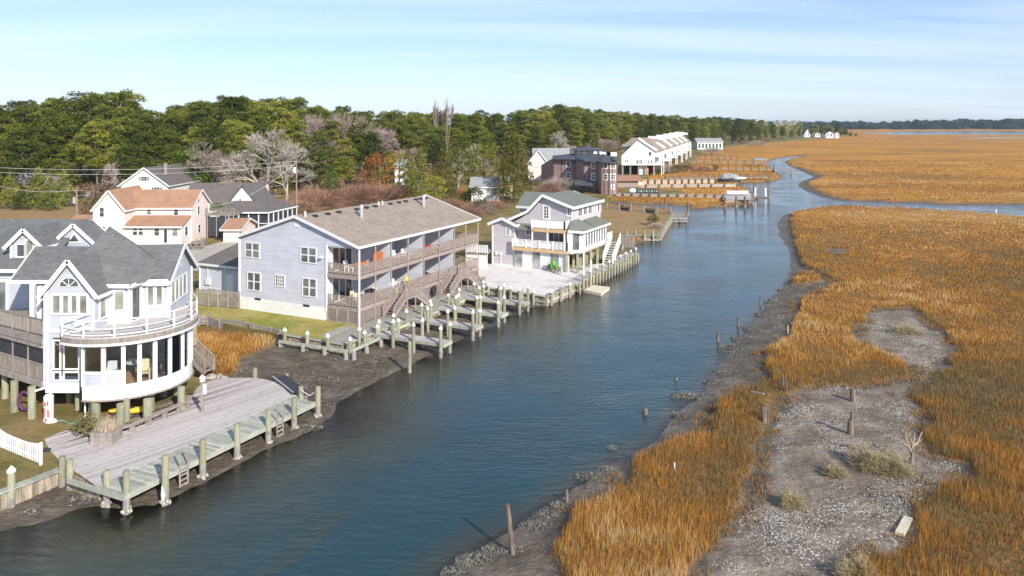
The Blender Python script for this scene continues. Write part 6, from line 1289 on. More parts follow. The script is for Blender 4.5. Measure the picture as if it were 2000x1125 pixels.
mk('porch_floor', B().prism([L0, L1, L1 + xy((-3, 3.4)), xy((-28.1, 53))], 2.95, 3.1), M['wood_grey'], rh)
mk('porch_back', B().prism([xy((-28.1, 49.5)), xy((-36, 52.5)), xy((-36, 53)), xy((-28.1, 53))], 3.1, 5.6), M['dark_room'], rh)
pp = Plane(L0, L1); n = 4
for i in range(n):
    s0, s1 = pp.L * i / n, pp.L * (i + 1) / n; b = B(); pp.pb(b, s0 + .06, s1 - .02, 4.15, 5.1, -.04, -.02); mk('screen', b, M['dark_screen'], rh)
    b = B(); pp.pb(b, s0 - .06, s0 + .06, 3.1, 5.15, -.1, .02); mk('post', b, M['wood_rail'], rh)
b = B(); pp.pb(b, 0, pp.L, 4.02, 4.12, -.08, .0); pp.pb(b, 0, pp.L, 3.16, 3.24, -.08, .0); mk('rail', b, M['wood_grey'], rh)
b = B()
for i in range(48): s0 = pp.L * i / 48; pp.pb(b, s0, s0 + .07, 3.24, 4.02, -.05, -.02)
mk('balusters', b, M['wood_grey'], rh, kind='stuff')
# house piles
for i, (x, y, r) in enumerate([(28, 804, .22), (62, 817, .22), (136, 787, .2), (153, 800, .2), (187, 825, .26), (180, 815, .2), (236, 836, .24), (247, 822, .2), (288, 826, .24), (296, 802, .18), (354, 800, .22), (345, 775, .2), (320, 775, .2), (100, 775, .2), (215, 780, .2), (270, 780, .2), (10, 778, .2)]):
    q = P(x, y, 1.0); mk('house_pile', B().cyl(q - Vector((0, 0, .1)), v3(q.xy, 2.9 if x < 90 else 2.4), r, r, 9), M['pile_wood'], rh)
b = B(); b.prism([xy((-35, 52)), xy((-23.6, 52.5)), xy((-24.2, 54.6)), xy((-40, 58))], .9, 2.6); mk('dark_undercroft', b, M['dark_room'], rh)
b = B(); q = P(80, 815, 1.0); b.tube([(-27.9, 46.1, 3.0), (-28.0, 46.0, 2.75), (-28.6, 45.8, 2.6), (-28.62, 45.75, 1.1)], .07); b.cyl((-28.06, 46.08, 2.9), (-28.06, 46.08, 8.4), .05); mk('downspout', b, M['white'], rh)
b = B(); b.cyl((-25.35, 45.6, 1.1), (-25.35, 45.6, 2.5), .05); mk('drain_pipe', b, M['white'], rh)
# stair at the right end of the sunroom
q = P(392, 725, 1.2); st_top = Vector((-22.9, 54.6, 2.3)); steps(rh, st_top, Vector((.95, -.3)), 6, .2, .28, 1.0, M['wood_grey'], rail=True)
# ---------------------------------------------------------------- the big deck in front of it
ZD = 1.0
dkk = thing('waterfront_deck', 'large weathered timber deck with tall piles along the canal in front of the round house', 'deck', v3(P(380, 850, 1.0).xy, 1.0))
Wq0, Wq1 = deck0.xy, deck1.xy; wdir = (Wq1 - Wq0).normalized(); wn_ = Vector((-wdir.y, wdir.x)); WW = 1.95
planks(dkk, [Wq0 + wdir * .0, Wq1, Wq1 + wn_ * WW, Wq0 + wn_ * WW], wn_, ZD + .01, .215, mt=M['wood_green'], seed=2)
main = [Wq0 + wn_ * WW, Wq1 + wn_ * WW] + [P(*p, ZD).xy for p in [(600, 775), (567, 771), (552, 757), (536, 746.5), (515, 741), (497, 738.6), (442, 738.6), (410, 744), (385, 757), (376, 774), (352, 790), (300, 812), (225, 849), (181, 858), (133, 840), (86, 858), (97, 880), (121, 903.6)]]
planks(dkk, main, Vector((.60, .80)), ZD + .022, .21, mt=M['wood_deck'], seed=5)
b = B(); b.bar(v3(Wq0, ZD - .14), v3(Wq1, ZD - .14), .08, .26); b.bar(v3(Wq0 - wn_ * .02, ZD - .16), v3(Wq0 + wn_ * 4.2 , ZD - .16), .08, .26); b.bar(v3(Wq1, ZD - .14), v3(Wq1 + wn_ * WW, ZD - .14), .08, .26)
for k in range(2, len(main) - 12): pass
mk('beam', b, M['wood_green'], dkk)
for k in range(1, 11):
    p_, q_ = main[k], main[k + 1]; mk('edge_board', B().bar(v3(p_, ZD - .1), v3(q_, ZD - .1), .06, .24), M['wood_grey'], dkk)
mk('joist', B().bar(v3(Wq0 + wn_ * 1.0, ZD - .2), v3(Wq1 + wn_ * 1.0, ZD - .2), .1, .2), M['wood_grey'], dkk)
for (x, yb, yt) in [(208.5, 988, 918.5), (247, 1003, 918.7), (323, 985, 888.5), (396, 934, 858), (463, 897, 827.6), (524, 865, 801), (574.5, 840, 777), (621, 815, 755)]:
    q = P(x, yb, 0); h = H - (yt - HY) * q.y / F; pile(dkk, q, -.6, h, .17, cap=False, tide=.75)
    rr = random.Random(x); b = B()
    for k in range(9): a = rr.uniform(0, 6.28); b.blob((q.x + math.cos(a) * .2, q.y + math.sin(a) * .2, rr.uniform(.0, .22)), .09, .09, .09, k, .4, 5)
    mk('oysters', b, M['barnacle'], dkk, kind='stuff')
for (x, y, yt) in [(588, 777, 755), (498, 739, 719)]:
    q = P(x, y, ZD); pile(dkk, q, .3, H - (yt - HY) * q.y / F, .16, cap=False)
for k in range(12):
    q = Wq0 + wdir * (1.2 + k * 1.15) + wn_ * 1.7; mk('under_pile', B().cyl(v3(q, -.3), v3(q, ZD - .2), .16, .16, 8), M['tide_wood'], dkk)
# ladders
for k, (x, yb, yt) in enumerate([(357, 950, 883), (545, 852, 790)]):
    c = Wq0 + wdir * ((P(x, 0 + (967 + (785.6 - 967) * (x - 243) / 372), ZD).xy - Wq0).dot(wdir)) - wn_ * .09; ld_ = mk('ladder', B().bar(v3(c - wdir * .25, .05), v3(c - wdir * .25, ZD + 1.0), .07, .07).bar(v3(c + wdir * .25, .05), v3(c + wdir * .25, ZD + 1.0), .07, .07), M['wood_grey'], dkk)
    for z in (.12, .38, .64, .9): mk('rung', B().bar(v3(c - wdir * .22, z), v3(c + wdir * .22, z), .06, .09), M['wood_grey'], ld_)
# sheet piling on its left side and the low bulkhead to the left
lb_ = thing('bulkhead', 'low green-capped timber bulkhead at the lower left, left of the big deck', 'bulkhead', v3(xyL(60, 937), .3))
wall_boards(lb_, [xyL(-80, 990), xyL(0, 959), xyL(60, 937), xyL(121, 913)], -.2, .95, .3, seed=21, capw=.5)
wall_boards(lb_, [xyL(121, 913), e0], -.2, .92, .28, seed=22, cap=False)
wall_boards(lb_, [e0, e1], -.2, .85, .6, seed=23, cap=False, mt=M['tide_wood'])
for (x, yb, yt, c) in [(22, 988, 920, True), (122, 950, 891, False), (137, 955, 896, False)]:
    q = P(x, yb, .15); pile(lb_, q, -.2, H - (yt - HY) * q.y / F, .18, cap=c)
# white wrapped float tied to a pile
q = P(322, 970, .35); o = mk('boat_fender', B().blob((q.x, q.y - .12, .55), .13, .12, .55, 2, .12, 10), M['cap_white'], None, q, smooth=True); tag(o, 'white fender hanging on the third deck pile just above the water', 'fender')
# things on and around the deck
cb = thing('planter_box', 'square grey timber planter with dry grasses at the end of the curved bench', 'planter', P(208, 862, 1.0)); q = P(208, 862, 1.0)
for i in range(3):
    for (dx, dy, lx, ly) in ((0, -.55, .6, .04), (0, .55, .6, .04), (-.58, 0, .04, .52), (.58, 0, .04, .52)): mk('plank', B().box(q.x + dx - lx, q.x + dx + lx, q.y + dy - ly, q.y + dy + ly, 1.02 + i * .23, 1.24 + i * .23), M['wood_grey'], cb)
mk('soil', B().box(q.x - .53, q.x + .53, q.y - .5, q.y + .5, 1.05, 1.62), M['bark'], cb)
b = B(); rr = random.Random(2)
for i in range(160): x, y = q.x + rr.uniform(-.4, .4), q.y + rr.uniform(-.4, .4); b.add([(x, y, 1.6), (x + .03, y, 1.6), (x + rr.uniform(-.4, .4), y + rr.uniform(-.3, .3), 1.6 + rr.uniform(.4, .95))], [(0, 1, 2)])
o = mk('dry_grass', b, M['wood_pale'], None, v3(q.xy, 1.6)); tag(o, 'dry ornamental grass growing in the planter box', 'plant')
bn = thing('curved_bench', 'long low curved timber bench along the house edge of the deck', 'bench', P(300, 826, 1.0))
bp_ = [P(x, y, 1.45).xy for x, y in [(226, 838), (258, 829), (290, 815.5), (322, 802), (350, 790), (366, 783), (371, 772)]]
for i in range(len(bp_) - 1):
    for o_ in (-.14, .0, .14):
        d = (bp_[i + 1] - bp_[i]).normalized(); nn = Vector((-d.y, d.x)) * o_; mk('seat_board', B().bar(v3(bp_[i] + nn, 1.45), v3(bp_[i + 1] + nn, 1.45), .12, .06), M['wood_rail'], bn)
    mk('leg', B().bar(v3(bp_[i], 1.02), v3(bp_[i], 1.42), .3, .1), M['wood_grey'], bn)
# lantern post
lp_ = thing('lamp_post', 'short brown wooden post with a white lantern on the deck by the bench', 'lamp post', P(395, 806, 1.0)); q = P(395, 806, 1.0); hh = H - (745 - HY) * q.y / F
mk('post', B().bar(q, v3(q.xy, hh), .13, .13), M['wood_rail'], lp_); mk('lantern', B().cyl(v3(q.xy, hh), v3(q.xy, hh + .22), .12, .16, 8).cyl(v3(q.xy, hh + .22), v3(q.xy, hh + .40), .2, .03, 8), M['cap_white'], lp_); mk('outlet_box', B().box(q.x + .08, q.x + .24, q.y - .1, q.y + .08, hh - .75, hh - .15), M['white_paint_worn'], lp_)
# yellow kayaks under the house
for i, (x0, x1, y, lab) in enumerate([(213, 296, 802, 'yellow kayak lying under the round house behind the curved bench')]):
    a, b2 = P(x0, y, 1.3), P(x1, y - 4, 1.3); b = B(); N_ = 10; ring = []
    for k in range(N_ + 1):
        t = k / N_; c = a.lerp(b2, t); w = .34 * math.sin(math.pi * (.04 + .92 * t)) ** .6; hgt = .20 * math.sin(math.pi * (.05 + .9 * t)) ** .5
        ring.append([(c.x, c.y - w, c.z), (c.x, c.y - w * .6, c.z - hgt), (c.x, c.y + w * .6, c.z - hgt), (c.x, c.y + w, c.z), (c.x, c.y, c.z + hgt * .8)])
    for r in ring: b.v += r
    for k in range(N_):
        for j in range(5): b.f.append((k * 5 + j, k * 5 + (j + 1) % 5, (k + 1) * 5 + (j + 1) % 5, (k + 1) * 5 + j)); b.m.append(0)
    b.g = [(0, 0)]; o = thing('kayak', lab, 'kayak', a.lerp(b2, .5)); mk('hull', b, M['yellow'], o, smooth=True); c = a.lerp(b2, .45); mk('cockpit', B().blob((c.x, c.y, c.z + .13), .4, .2, .06, 1, 0, 10), M['dark_metal'], o)
# white and red inflated tube board standing by the downspout
q = P(95, 824, 1.0); o = thing('wrapped_tank', 'white upright cylinder with red streaks standing by the downspout under the round house', 'tank', q)
mk('tank_body', B().cyl((q.x, q.y, q.z + .1), (q.x, q.y, q.z + 1.5), .27, .27, 14).cyl((q.x, q.y, q.z + 1.5), (q.x, q.y, q.z + 1.62), .27, .18, 14).cyl((q.x + .12, q.y, q.z + 1.6), (q.x + .14, q.y, q.z + 1.78), .05, .04, 8), M['cap_white'], o)
for (dx, z0, z1) in ((-.12, .35, .9), (.12, .35, .8), (-.05, 1.0, 1.25), (.1, 1.05, 1.3), (0, .12, .3)):
    mk('red_patch', B().bar((q.x + dx, q.y - math.sqrt(.27 ** 2 - dx ** 2) - .005, q.z + z0), (q.x + dx * .9, q.y - math.sqrt(.27 ** 2 - dx ** 2) - .01, q.z + z1), .09, .02), M['red'], o)
mk('stone_base', B().blob((q.x + .1, q.y, q.z + .06), .45, .3, .12, 5, .15, 8), M['concrete'], o)
q = P(48, 778, 1.9); pts = [(q.x + .35 * math.cos(i * .63), q.y, 1.75 + .55 * math.sin(i * .63)) for i in range(11)]; o = mk('hose_ring', B().tube(pts, .09), M['purple'], None, q); tag(o, 'purple ring hanging between the piles under the porch', 'hoop')
q0, q1 = P(105, 822, 1.03), P(160, 828, 1.03); o = mk('garden_hose', B().tube([q0, q0.lerp(q1, .3) + Vector((0, .2, 0)), q0.lerp(q1, .6) - Vector((0, .15, 0)), q1], .03), M['teal'], None, q0); tag(o, 'thin pale green hose on the lawn under the round house', 'hose')
q = P(92, 879, 1.08); o = mk('stone', B().blob((q.x, q.y, 1.1), .22, .15, .09, 3, .2, 8), M['dark_metal'], None, q); tag(o, 'small black stone at the end of the white picket fence', 'stone')
# small shrub by the pile
leafy('shrub', 'small olive green shrub beside the planter under the round house', 'shrub', P(168, 852, 1.0), .7, 1.3, 700, .13, M['leaf_olive'], 3)
# picket fence
pf = thing('picket_fence', 'white picket fence with scalloped top at the lower left', 'fence', P(80, 908, 1.0)); a, b2 = P(-60, 850, 1.0), P(80, 908, 1.0); L = (b2 - a).length; fd_ = (b2 - a) / L
for t in (.0, L * .41, L): q = a + fd_ * t; mk('post', B().bar(q - Vector((0, 0, .05)), q + Vector((0, 0, 1.16)), .12, .12), M['white'], pf)
n = 34
for i in range(n):
    t = L * (i + .5) / n; sp_ = t / (L * .41) if t < L * .41 else (t - L * .41) / (L * .59); hh = 1.12 - .22 * math.sin(math.pi * min(1, sp_)); q = a + fd_ * t
    mk('picket', B().bar(q + Vector((0, -.04, .08)), q + Vector((0, -.04, hh)), .075, .025), M['white'], pf)
for z in (.3, .85): mk('rail', B().bar(a + Vector((0, 0, z)), b2 + Vector((0, 0, z)), .05, .09), M['white'], pf)
# gangway lying in the mud behind the deck and its rope
gw = thing('gangway', 'dark tilted gangway ramp sliding off the back of the deck into the mud', 'ramp', P(562, 752, .5)); a, b2 = P(545, 737, .9), P(585, 768, .75)
mk('ramp', B().bar(a, b2, 1.0, .14), M['dark_metal'], gw); mk('kerb', B().bar(a + Vector((-.35, -.35, .14)), b2 + Vector((-.35, -.35, .14)), .1, .16), M['steel'], gw)
q = P(560, 752, 0); pile(gw, q, -.2, H - (730 - HY) * q.y / F, .14, cap=False)
q0, q1 = P(588, 762, 1.6), P(621, 762, 1.7); o = mk('mooring_rope', B().tube([q0, q0.lerp(q1, .5) - Vector((0, 0, .35)), q1], .025), M['rope'], None, q0); tag(o, 'pale rope slung between the two far deck piles', 'rope')
for i, (x, y, s) in enumerate([(403, 741, .35), (413, 738, .4), (428, 737, .35), (437, 740, .3), (395, 748, .3)]):
    q = P(x, y, .9); o = mk('rip_rap_rock', B().blob((q.x, q.y, .9), s, s * .8, s * .7, i, .25, 7), M['stone_rip'], None, q); tag(o, ['pale rock nearest the sunroom stair', 'largest pale rock behind the deck edge', 'rounded rock beside the marsh patch at the deck', 'rightmost small rock behind the deck', 'small rock at the foot of the stair'][i], 'rock', 'rocks behind the deck')
# ---------------------------------------------------------------- trees
def leafmat(name, stops, rand=.22, trans=.25):
    m, nt, bs = nodes(name); tc = N(nt, 'ShaderNodeTexCoord'); ge = N(nt, 'ShaderNodeNewGeometry'); oi = N(nt, 'ShaderNodeObjectInfo')
    no = N(nt, 'ShaderNodeTexNoise', {'Vector': tc.outputs['Object'], 'Scale': .55, 'Detail': 4})
    at_ = N(nt, 'ShaderNodeAttribute', attribute_name='tone').outputs['Fac']
    s1 = N(nt, 'ShaderNodeMath', {0: no.outputs['Fac'], 1: at_}, operation='ADD'); s2 = N(nt, 'ShaderNodeMath', {0: s1.outputs[0], 1: oi.outputs['Random']}, operation='ADD'); s3 = N(nt, 'ShaderNodeMath', {0: s2.outputs[0], 1: 1 / 3}, operation='MULTIPLY')
    col = ramp(nt, s3.outputs[0], stops); mr = N(nt, 'ShaderNodeMapRange', {0: oi.outputs['Random'], 3: 1 - rand, 4: 1 + rand}); hs = N(nt, 'ShaderNodeHueSaturation', {'Color': col, 'Value': mr.outputs[0]})
    nt.links.new(hs.outputs[0], bs.inputs['Base Color']); bs.inputs['Roughness'].default_value = .75; bs.inputs['Specular IOR Level'].default_value = .2
    tl = N(nt, 'ShaderNodeBsdfTranslucent', {'Color': hs.outputs[0]}); mx_ = N(nt, 'ShaderNodeMixShader', {0: trans, 1: bs.outputs[0], 2: tl.outputs[0]}); nt.links.new(mx_.outputs[0], nt.nodes['Material Output'].inputs[0]); M[name] = m
leafmat('pine_needles', [(.25, (.05, .082, .018)), (.42, (.125, .16, .026)), (.60, (.22, .235, .038)), (.8, (.32, .29, .052))])
leafmat('cedar', [(.3, (.04, .06, .012)), (.5, (.09, .10, .02)), (.7, (.20, .15, .035))])
leafmat('yellow_green', [(.3, (.10, .14, .02)), (.5, (.22, .23, .04)), (.7, (.40, .32, .06))])
leafmat('autumn_orange', [(.3, (.30, .10, .03)), (.5, (.50, .18, .06)), (.7, (.60, .32, .12))])
leafmat('far_wood', [(.3, (.03, .05, .02)), (.5, (.06, .085, .03)), (.7, (.10, .115, .045))], .1)
leafmat('brush', [(.3, (.14, .09, .05)), (.5, (.26, .17, .10)), (.7, (.40, .28, .15))])
leafmat('bright_green', [(.3, (.05, .12, .012)), (.5, (.11, .21, .02)), (.7, (.20, .30, .035))])
NR = np.random.default_rng(11)
def cloud_mesh(name, clumps, per, size, mt, flat=.55, up=.35, seed=0, stretch=1.0):
    """crown: every clump (cx,cy,cz,rx,ry,rz) gets `per` small leaf faces near its surface"""
    r = np.random.default_rng(seed); V = []; T = []
    for c in clumps:
        n = int(per * (c[3] * c[4] / 1.2) ** .9) if per > 0 else 10; n = max(n, 12)
        d = r.normal(0, 1, (n, 3)); d /= np.linalg.norm(d, axis=1)[:, None]; d[:, 2] = np.where(d[:, 2] < -.2, -d[:, 2] * .6, d[:, 2])
        rad = r.uniform(.55, 1.08, n) ** .7; p = np.array(c[:3]) + d * rad[:, None] * np.array(c[3:6])
        s = size * r.uniform(.6, 1.35, n)[:, None]
        a = r.normal(0, 1, (n, 3)); b = r.normal(0, 1, (n, 3)); a[:, 2] *= flat; b[:, 2] *= flat
        a += d * .35; a /= np.linalg.norm(a, axis=1)[:, None]; b /= np.linalg.norm(b, axis=1)[:, None]
        tri = np.stack([p - a * s * .5, p + a * s * .6 * stretch, p + b * s * .75], 1); V.append(tri.reshape(-1, 3)); T.append(np.repeat(np.clip(.5 + r.normal(0, .22) + r.normal(0, .18, n), 0, 1), 3))
    V = np.concatenate(V); T = np.concatenate(T); me = npmesh(name, V, np.arange(len(V)).reshape(-1, 3), {'tone': T}, False); me.materials.append(mt); return me
def bmesh_of(b, name, mt):
    me = bpy.data.meshes.new(name); me.from_pydata([tuple(v) for v in b.v], [], b.f); me.materials.append(mt); me.polygons.foreach_set('use_smooth', [True] * len(b.f)); return me
def pine(seed, h=22.0, cr=5.2, base=.38):
    r = random.Random(seed); b = B(); lean = (r.uniform(-.8, .8), r.uniform(-.8, .8)); N_ = 6; pts = [Vector((lean[0] * (i / N_) ** 2 + r.uniform(-.1, .1) * (i > 0), lean[1] * (i / N_) ** 2, -.3 + (h * .93) * i / N_)) for i in range(N_ + 1)]
    b.tube(pts, [.30 * (1 - .8 * i / N_) + .05 for i in range(N_ + 1)], 7); cl = []
    z = h * base; k = r.uniform(0, 6)
    while z < h * .97:
        f = max(0.0, (z / h - base) / (1 - base)); R_ = cr * (1.05 - .62 * f ** 2.6) * (.6 + .4 * min(1, f * 2.5)); m = 6 if f < .8 else 5
        for j in range(m):
            k += 2.4; rr_ = R_ * r.uniform(.35, .95); p = Vector((math.cos(k) * rr_ + lean[0] * f, math.sin(k) * rr_ + lean[1] * f, z + r.uniform(-.6, .9)))
            s = r.uniform(1.1, 2.1) * (1 - .2 * f); cl.append((p.x, p.y, p.z, s * 1.1, s * 1.1, s * .78))
            if j % 2 == 0: q = pts[min(N_, int(z / h * N_))]; b.cyl((q.x, q.y, z - .8), (p.x, p.y, p.z - .2), .09, .04, 4)
        z += h * .062
    cl.append((lean[0], lean[1], h * .96, 1.5, 1.5, .9))
    return bmesh_of(b, 'trunk', M['bark']), cloud_mesh('crown', cl, 105, .40, M['pine_needles'], seed=seed)
def round_tree(seed, h, cr, mt, per=60, sz=.4, base=.15, trunk='bark'):
    r = random.Random(seed); b = B(); b.tube([Vector((0, 0, -.2)), Vector((.1, 0, h * .4)), Vector((0, .1, h * .8))], [.28, .2, .06], 6); cl = []
    for i in range(int(26 + cr * 5)):
        t = r.uniform(base, 1); R_ = cr * max(0.0, math.sin(math.pi * (.12 + .80 * t))) ** .7; a = r.uniform(0, 6.28); rr_ = R_ * r.uniform(.4, .9); s = r.uniform(.7, 1.3) * cr * .3
        cl.append((math.cos(a) * rr_, math.sin(a) * rr_, h * (base + (1 - base) * t) - s * .5, s, s, s * .75))
    return bmesh_of(b, 'trunk', M[trunk]), cloud_mesh('crown', cl, per, sz, M[mt], seed=seed, flat=.9)
def cedar(seed, h, cr, mt='cedar', sz=.4, per=60):
    r = random.Random(seed); b = B(); b.tube([Vector((0, 0, -.2)), Vector((0, 0, h * .9))], [.25, .05], 6); cl = []
    for i in range(int(40)):
        t = (i + r.random()) / 40; R_ = cr * max(0.0, 1 - t) ** .75 * (.8 + .2 * math.sin(i)); a = i * 2.4; s = cr * .28 * (1.15 - .6 * t); cl.append((math.cos(a) * R_ * .75, math.sin(a) * R_ * .75, h * (.06 + .9 * t), s, s, s * 1.1))
    return bmesh_of(b, 'trunk', M['bark']), cloud_mesh('crown', cl, per, sz, M[mt], seed=seed, flat=1.2)
def bare(seed, h, spread, mt='twig', trunkm='bark_pale', depth=6, thick=.32, splits=3):
    """leafless tree: recursive limbs, thin ends joined as the crown"""
    r = random.Random(seed); tb, cb_ = B(), B()
    def grow(p, d, L, rad, lev):
        q = p + d * L; n = 5 if lev < 2 else 3; (tb if lev < 3 else cb_).cyl(p, q, rad, rad * .72, n, cap=False)
        if lev >= depth: return
        k = splits if lev < depth - 1 else 4
        for i in range(k):
            ax = Vector((r.gauss(0, 1), r.gauss(0, 1), r.gauss(0, .7))); nd = (d + ax * (.42 if lev else .5) * spread); nd.z = nd.z * .9 + .12; nd.normalize(); grow(p + d * L * r.uniform(.65, 1), nd, L * r.uniform(.62, .86), max(.022, rad * .62), lev + 1)
    grow(Vector((0, 0, -.2)), Vector((r.uniform(-.1, .1), 0, 1)).normalized(), h * .27, thick, 0)
    return bmesh_of(tb, 'trunk', M[trunkm]), bmesh_of(cb_, 'crown', M[mt])
def bush_bare(seed, w, h, mt):
    """dense leafless thicket: hundreds of thin stems in a dome"""
    r = random.Random(seed); b = B()
    for i in range(900):
        a, e = r.uniform(0, 6.28), r.uniform(.05, 1) ; k = math.sqrt(1 - e * e); L = r.uniform(.75, 1.08); tip = Vector((math.cos(a) * k * w * L, math.sin(a) * k * w * L, h * e * L)); st = tip * r.uniform(.45, .8) + Vector((r.gauss(0, .25), r.gauss(0, .25), 0)); ww = .035
        b.add([st, st + Vector((ww, ww, 0)), tip], [(0, 1, 2)])
        b.add([tip * .75, tip * .75 + Vector((ww, 0, ww)), tip + Vector((r.gauss(0, .5), r.gauss(0, .5), r.gauss(0, .3)))], [(0, 1, 2)])
    for i in range(8): a = r.uniform(0, 6.28); b.cyl((0, 0, -.1), (math.cos(a) * w * .5, math.sin(a) * w * .5, h * .6), .09, .03, 4)
    me = bpy.data.meshes.new('twigs'); me.from_pydata([tuple(v) for v in b.v], [], b.f); me.materials.append(M[mt]); return me
PINES = [pine(s, 22, c, bs_) for s, c, bs_ in ((1, 5.0, .34), (2, 5.8, .42), (3, 4.6, .30), (4, 6.2, .46), (5, 5.2, .25), (6, 4.4, .38), (7, 5.6, .20))]
def plant_tree(name, lab, cat, loc, meshes, s=1.0, rz=0.0, group=None, sz=None):
    t = thing(name, lab, cat, loc, group, rz); t.scale = (s, s, sz or s)
    for nm, me in zip(('trunk', 'crown'), meshes): link(nm, me, t)
    return t
tr = random.Random(21)
# pine woods: front edge of the wood in the photograph (pixel row of the ground), rows behind it
edge = [(-260, 402), (0, 392), (130, 392), (330, 388), (480, 384), (650, 372), (760, 360), (860, 348), (960, 338), (1060, 320), (1160, 312), (1240, 300), (1330, 291), (1420, 284), (1500, 276), (1570, 270.5)]
top = [(-260, 205), (0, 212), (40, 203), (90, 197), (140, 196), (185, 181), (235, 184), (270, 205), (290, 222), (330, 215), (350, 203), (430, 196), (470, 194), (540, 198), (590, 198), (640, 212), (690, 212), (740, 224), (800, 222), (850, 222), (900, 222), (935, 217), (985, 222), (1030, 216), (1080, 206), (1130, 207), (1180, 216), (1240, 222), (1300, 226), (1400, 230), (1480, 232), (1560, 236)]
def interp(tab, x):
    for (x0, y0), (x1, y1) in zip(tab, tab[1:]):
        if x0 <= x <= x1: return y0 + (y1 - y0) * (x - x0) / (x1 - x0)
    return tab[0][1] if x < tab[0][0] else tab[-1][1]
spots = []
def zone(x): return 0 if x < 300 else 1 if x < 620 else 2 if x < 1000 else 3 if x < 1260 else 4
zl = ['tall loblolly pine in the wood along the left edge of the photo', 'pine in the wood behind the white house and the bare tree', 'pine in the wood above the condominium roof', 'pine in the wood behind the brown building', 'pine of the wood edge behind the white townhouses']
x = -230.0
for row in range(7):
    x = -230.0 + 14 * row
    while x < 1565:
        yb = interp(edge, x); Y = F * (H - 1) / (yb - HY); Yr = Y * (1 + .06 * row) + row * 7 + tr.uniform(-4, 4); X = (x - CX) / F * Yr
        hs = H - (interp(top, x) - HY) * Yr / F; hmax = 17 + 6 * tr.random()
        ht = min(hs, 29.0) * tr.uniform(.86, 1.0) if row >= 2 else tr.uniform(.62, .9) * min(hs, 26)
        if row == 0: ht *= .8
        if not (row < 2 and (760 < x < 800)): spots.append((x, X, Yr, max(9, ht), row))
        step = (8.2 if row < 3 else 9.5) / Yr * F; x += max(step, 7.5) * tr.uniform(.75, 1.25)
spots.sort(key=lambda s: s[2]); near_ = spots[:300]; far_ = spots[300:]
PLACE = [(120, 'at the far left edge'), (300, 'behind the cedars of the white cottage'), (420, 'right above the white house'), (540, 'behind the grey bare trees'), (660, 'behind the tall utility pole'), (800, 'over the near half of the condominium roof'), (960, 'over the far end of the condominium roof'), (1060, 'behind the dark cedar'), (1180, 'behind the brown building'), (1280, 'over the left part of the white townhouses'), (1400, 'behind the turquoise building'), (9999, 'at the thin far end of the wood')]
for (x, X, Y, ht, row) in near_:
    if 60 < x < 90 and row < 3: continue
    pl_ = next(p for lim, p in PLACE if x < lim); rw = 'front-row pine' if row == 0 else 'second-row pine' if row == 1 else 'pine inside the wood' if row < 4 else 'tall skyline pine'
    sz_ = 'short ' if ht < 15 else '' ; lab = (sz_ + rw + ' ' + pl_).replace('pine inside the wood', 'pine deep in the wood')
    plant_tree('pine_tree', lab, 'tree', (X, Y, 1.0), PINES[tr.randrange(7)], ht / 22 * tr.uniform(.92, 1.08), tr.uniform(0, 6.28), 'pines of the wood', sz=ht / 22)
# beyond them the wood reads as one mass
def wood_mass(name, spots_, mt, seed=3, sz=.8, per=26, lab=None):
    r = random.Random(seed); cl = []
    for (X, Y, ht, cr) in spots_:
        for i in range(9):
            t = r.uniform(.25, 1); R_ = cr * math.sin(math.pi * (.15 + .72 * t)) ** .8; a = r.uniform(0, 6.28); s = cr * r.uniform(.30, .46)
            cl.append((X + math.cos(a) * R_ * .6, Y + math.sin(a) * R_ * .6, 1 + ht * t - s * .6, s, s, s * .8))
        for i in range(2): cl.append((X + r.uniform(-1, 1) * cr, Y, 1 + ht * .15, cr * .5, cr * .5, ht * .15))
    me = cloud_mesh(name, cl, per / (cl[0][3] ** 2) * 1.0, sz, mt, seed=seed, flat=.9); return tag(link(name, me), kind='stuff')
print('PINES near', len(near_), 'far', len(far_))
wood_mass('pine_wood', [(X, Y, ht, 4.6) for (x, X, Y, ht, row) in far_], M['pine_needles'], 3, .75, 60)
fw = []; r = random.Random(9)
for i in range(330):
    xx = 1560 + i * 3.9; yb = 252.3 + (0 if xx < 1700 else 0); Y = F * 17.6 / (yb - HY) * r.uniform(.98, 1.25); pr_ = interp([(1560, 238.5), (1640, 236.5), (1690, 238), (1705, 241), (1730, 239), (1810, 234.5), (1900, 233.5), (3000, 233)], xx)
    fw.append(((xx - CX) / F * Y, Y, (H - (pr_ - HY) * Y / F) * r.uniform(.72, 1.0), 16))
wood_mass('distant_wood', fw, M['far_wood'], 5, 5.5, 34 * 30)
pt_sp = []
for xx in [1578, 1586, 1592, 1599, 1606, 1614, 1625, 1633, 1640, 1646, 1652, 1660, 1663, 1672]:
    Y = F * 17.6 / (268 - HY) * r.uniform(1.02, 1.25); pt_sp.append(((xx - CX) / F * Y, Y, r.uniform(9, 17) if xx < 1655 else 5, 5))
me_p = [round_tree(60, 14, 5, 'pine_needles', 30, 1.1)]
for i, (X, Y, ht, cr) in enumerate(pt_sp): plant_tree('shore_tree', 'small dark tree among the white cottages on the wooded point', 'tree', (X, Y, 1), me_p[0], ht / 14, i, 'trees among the cottages on the point')
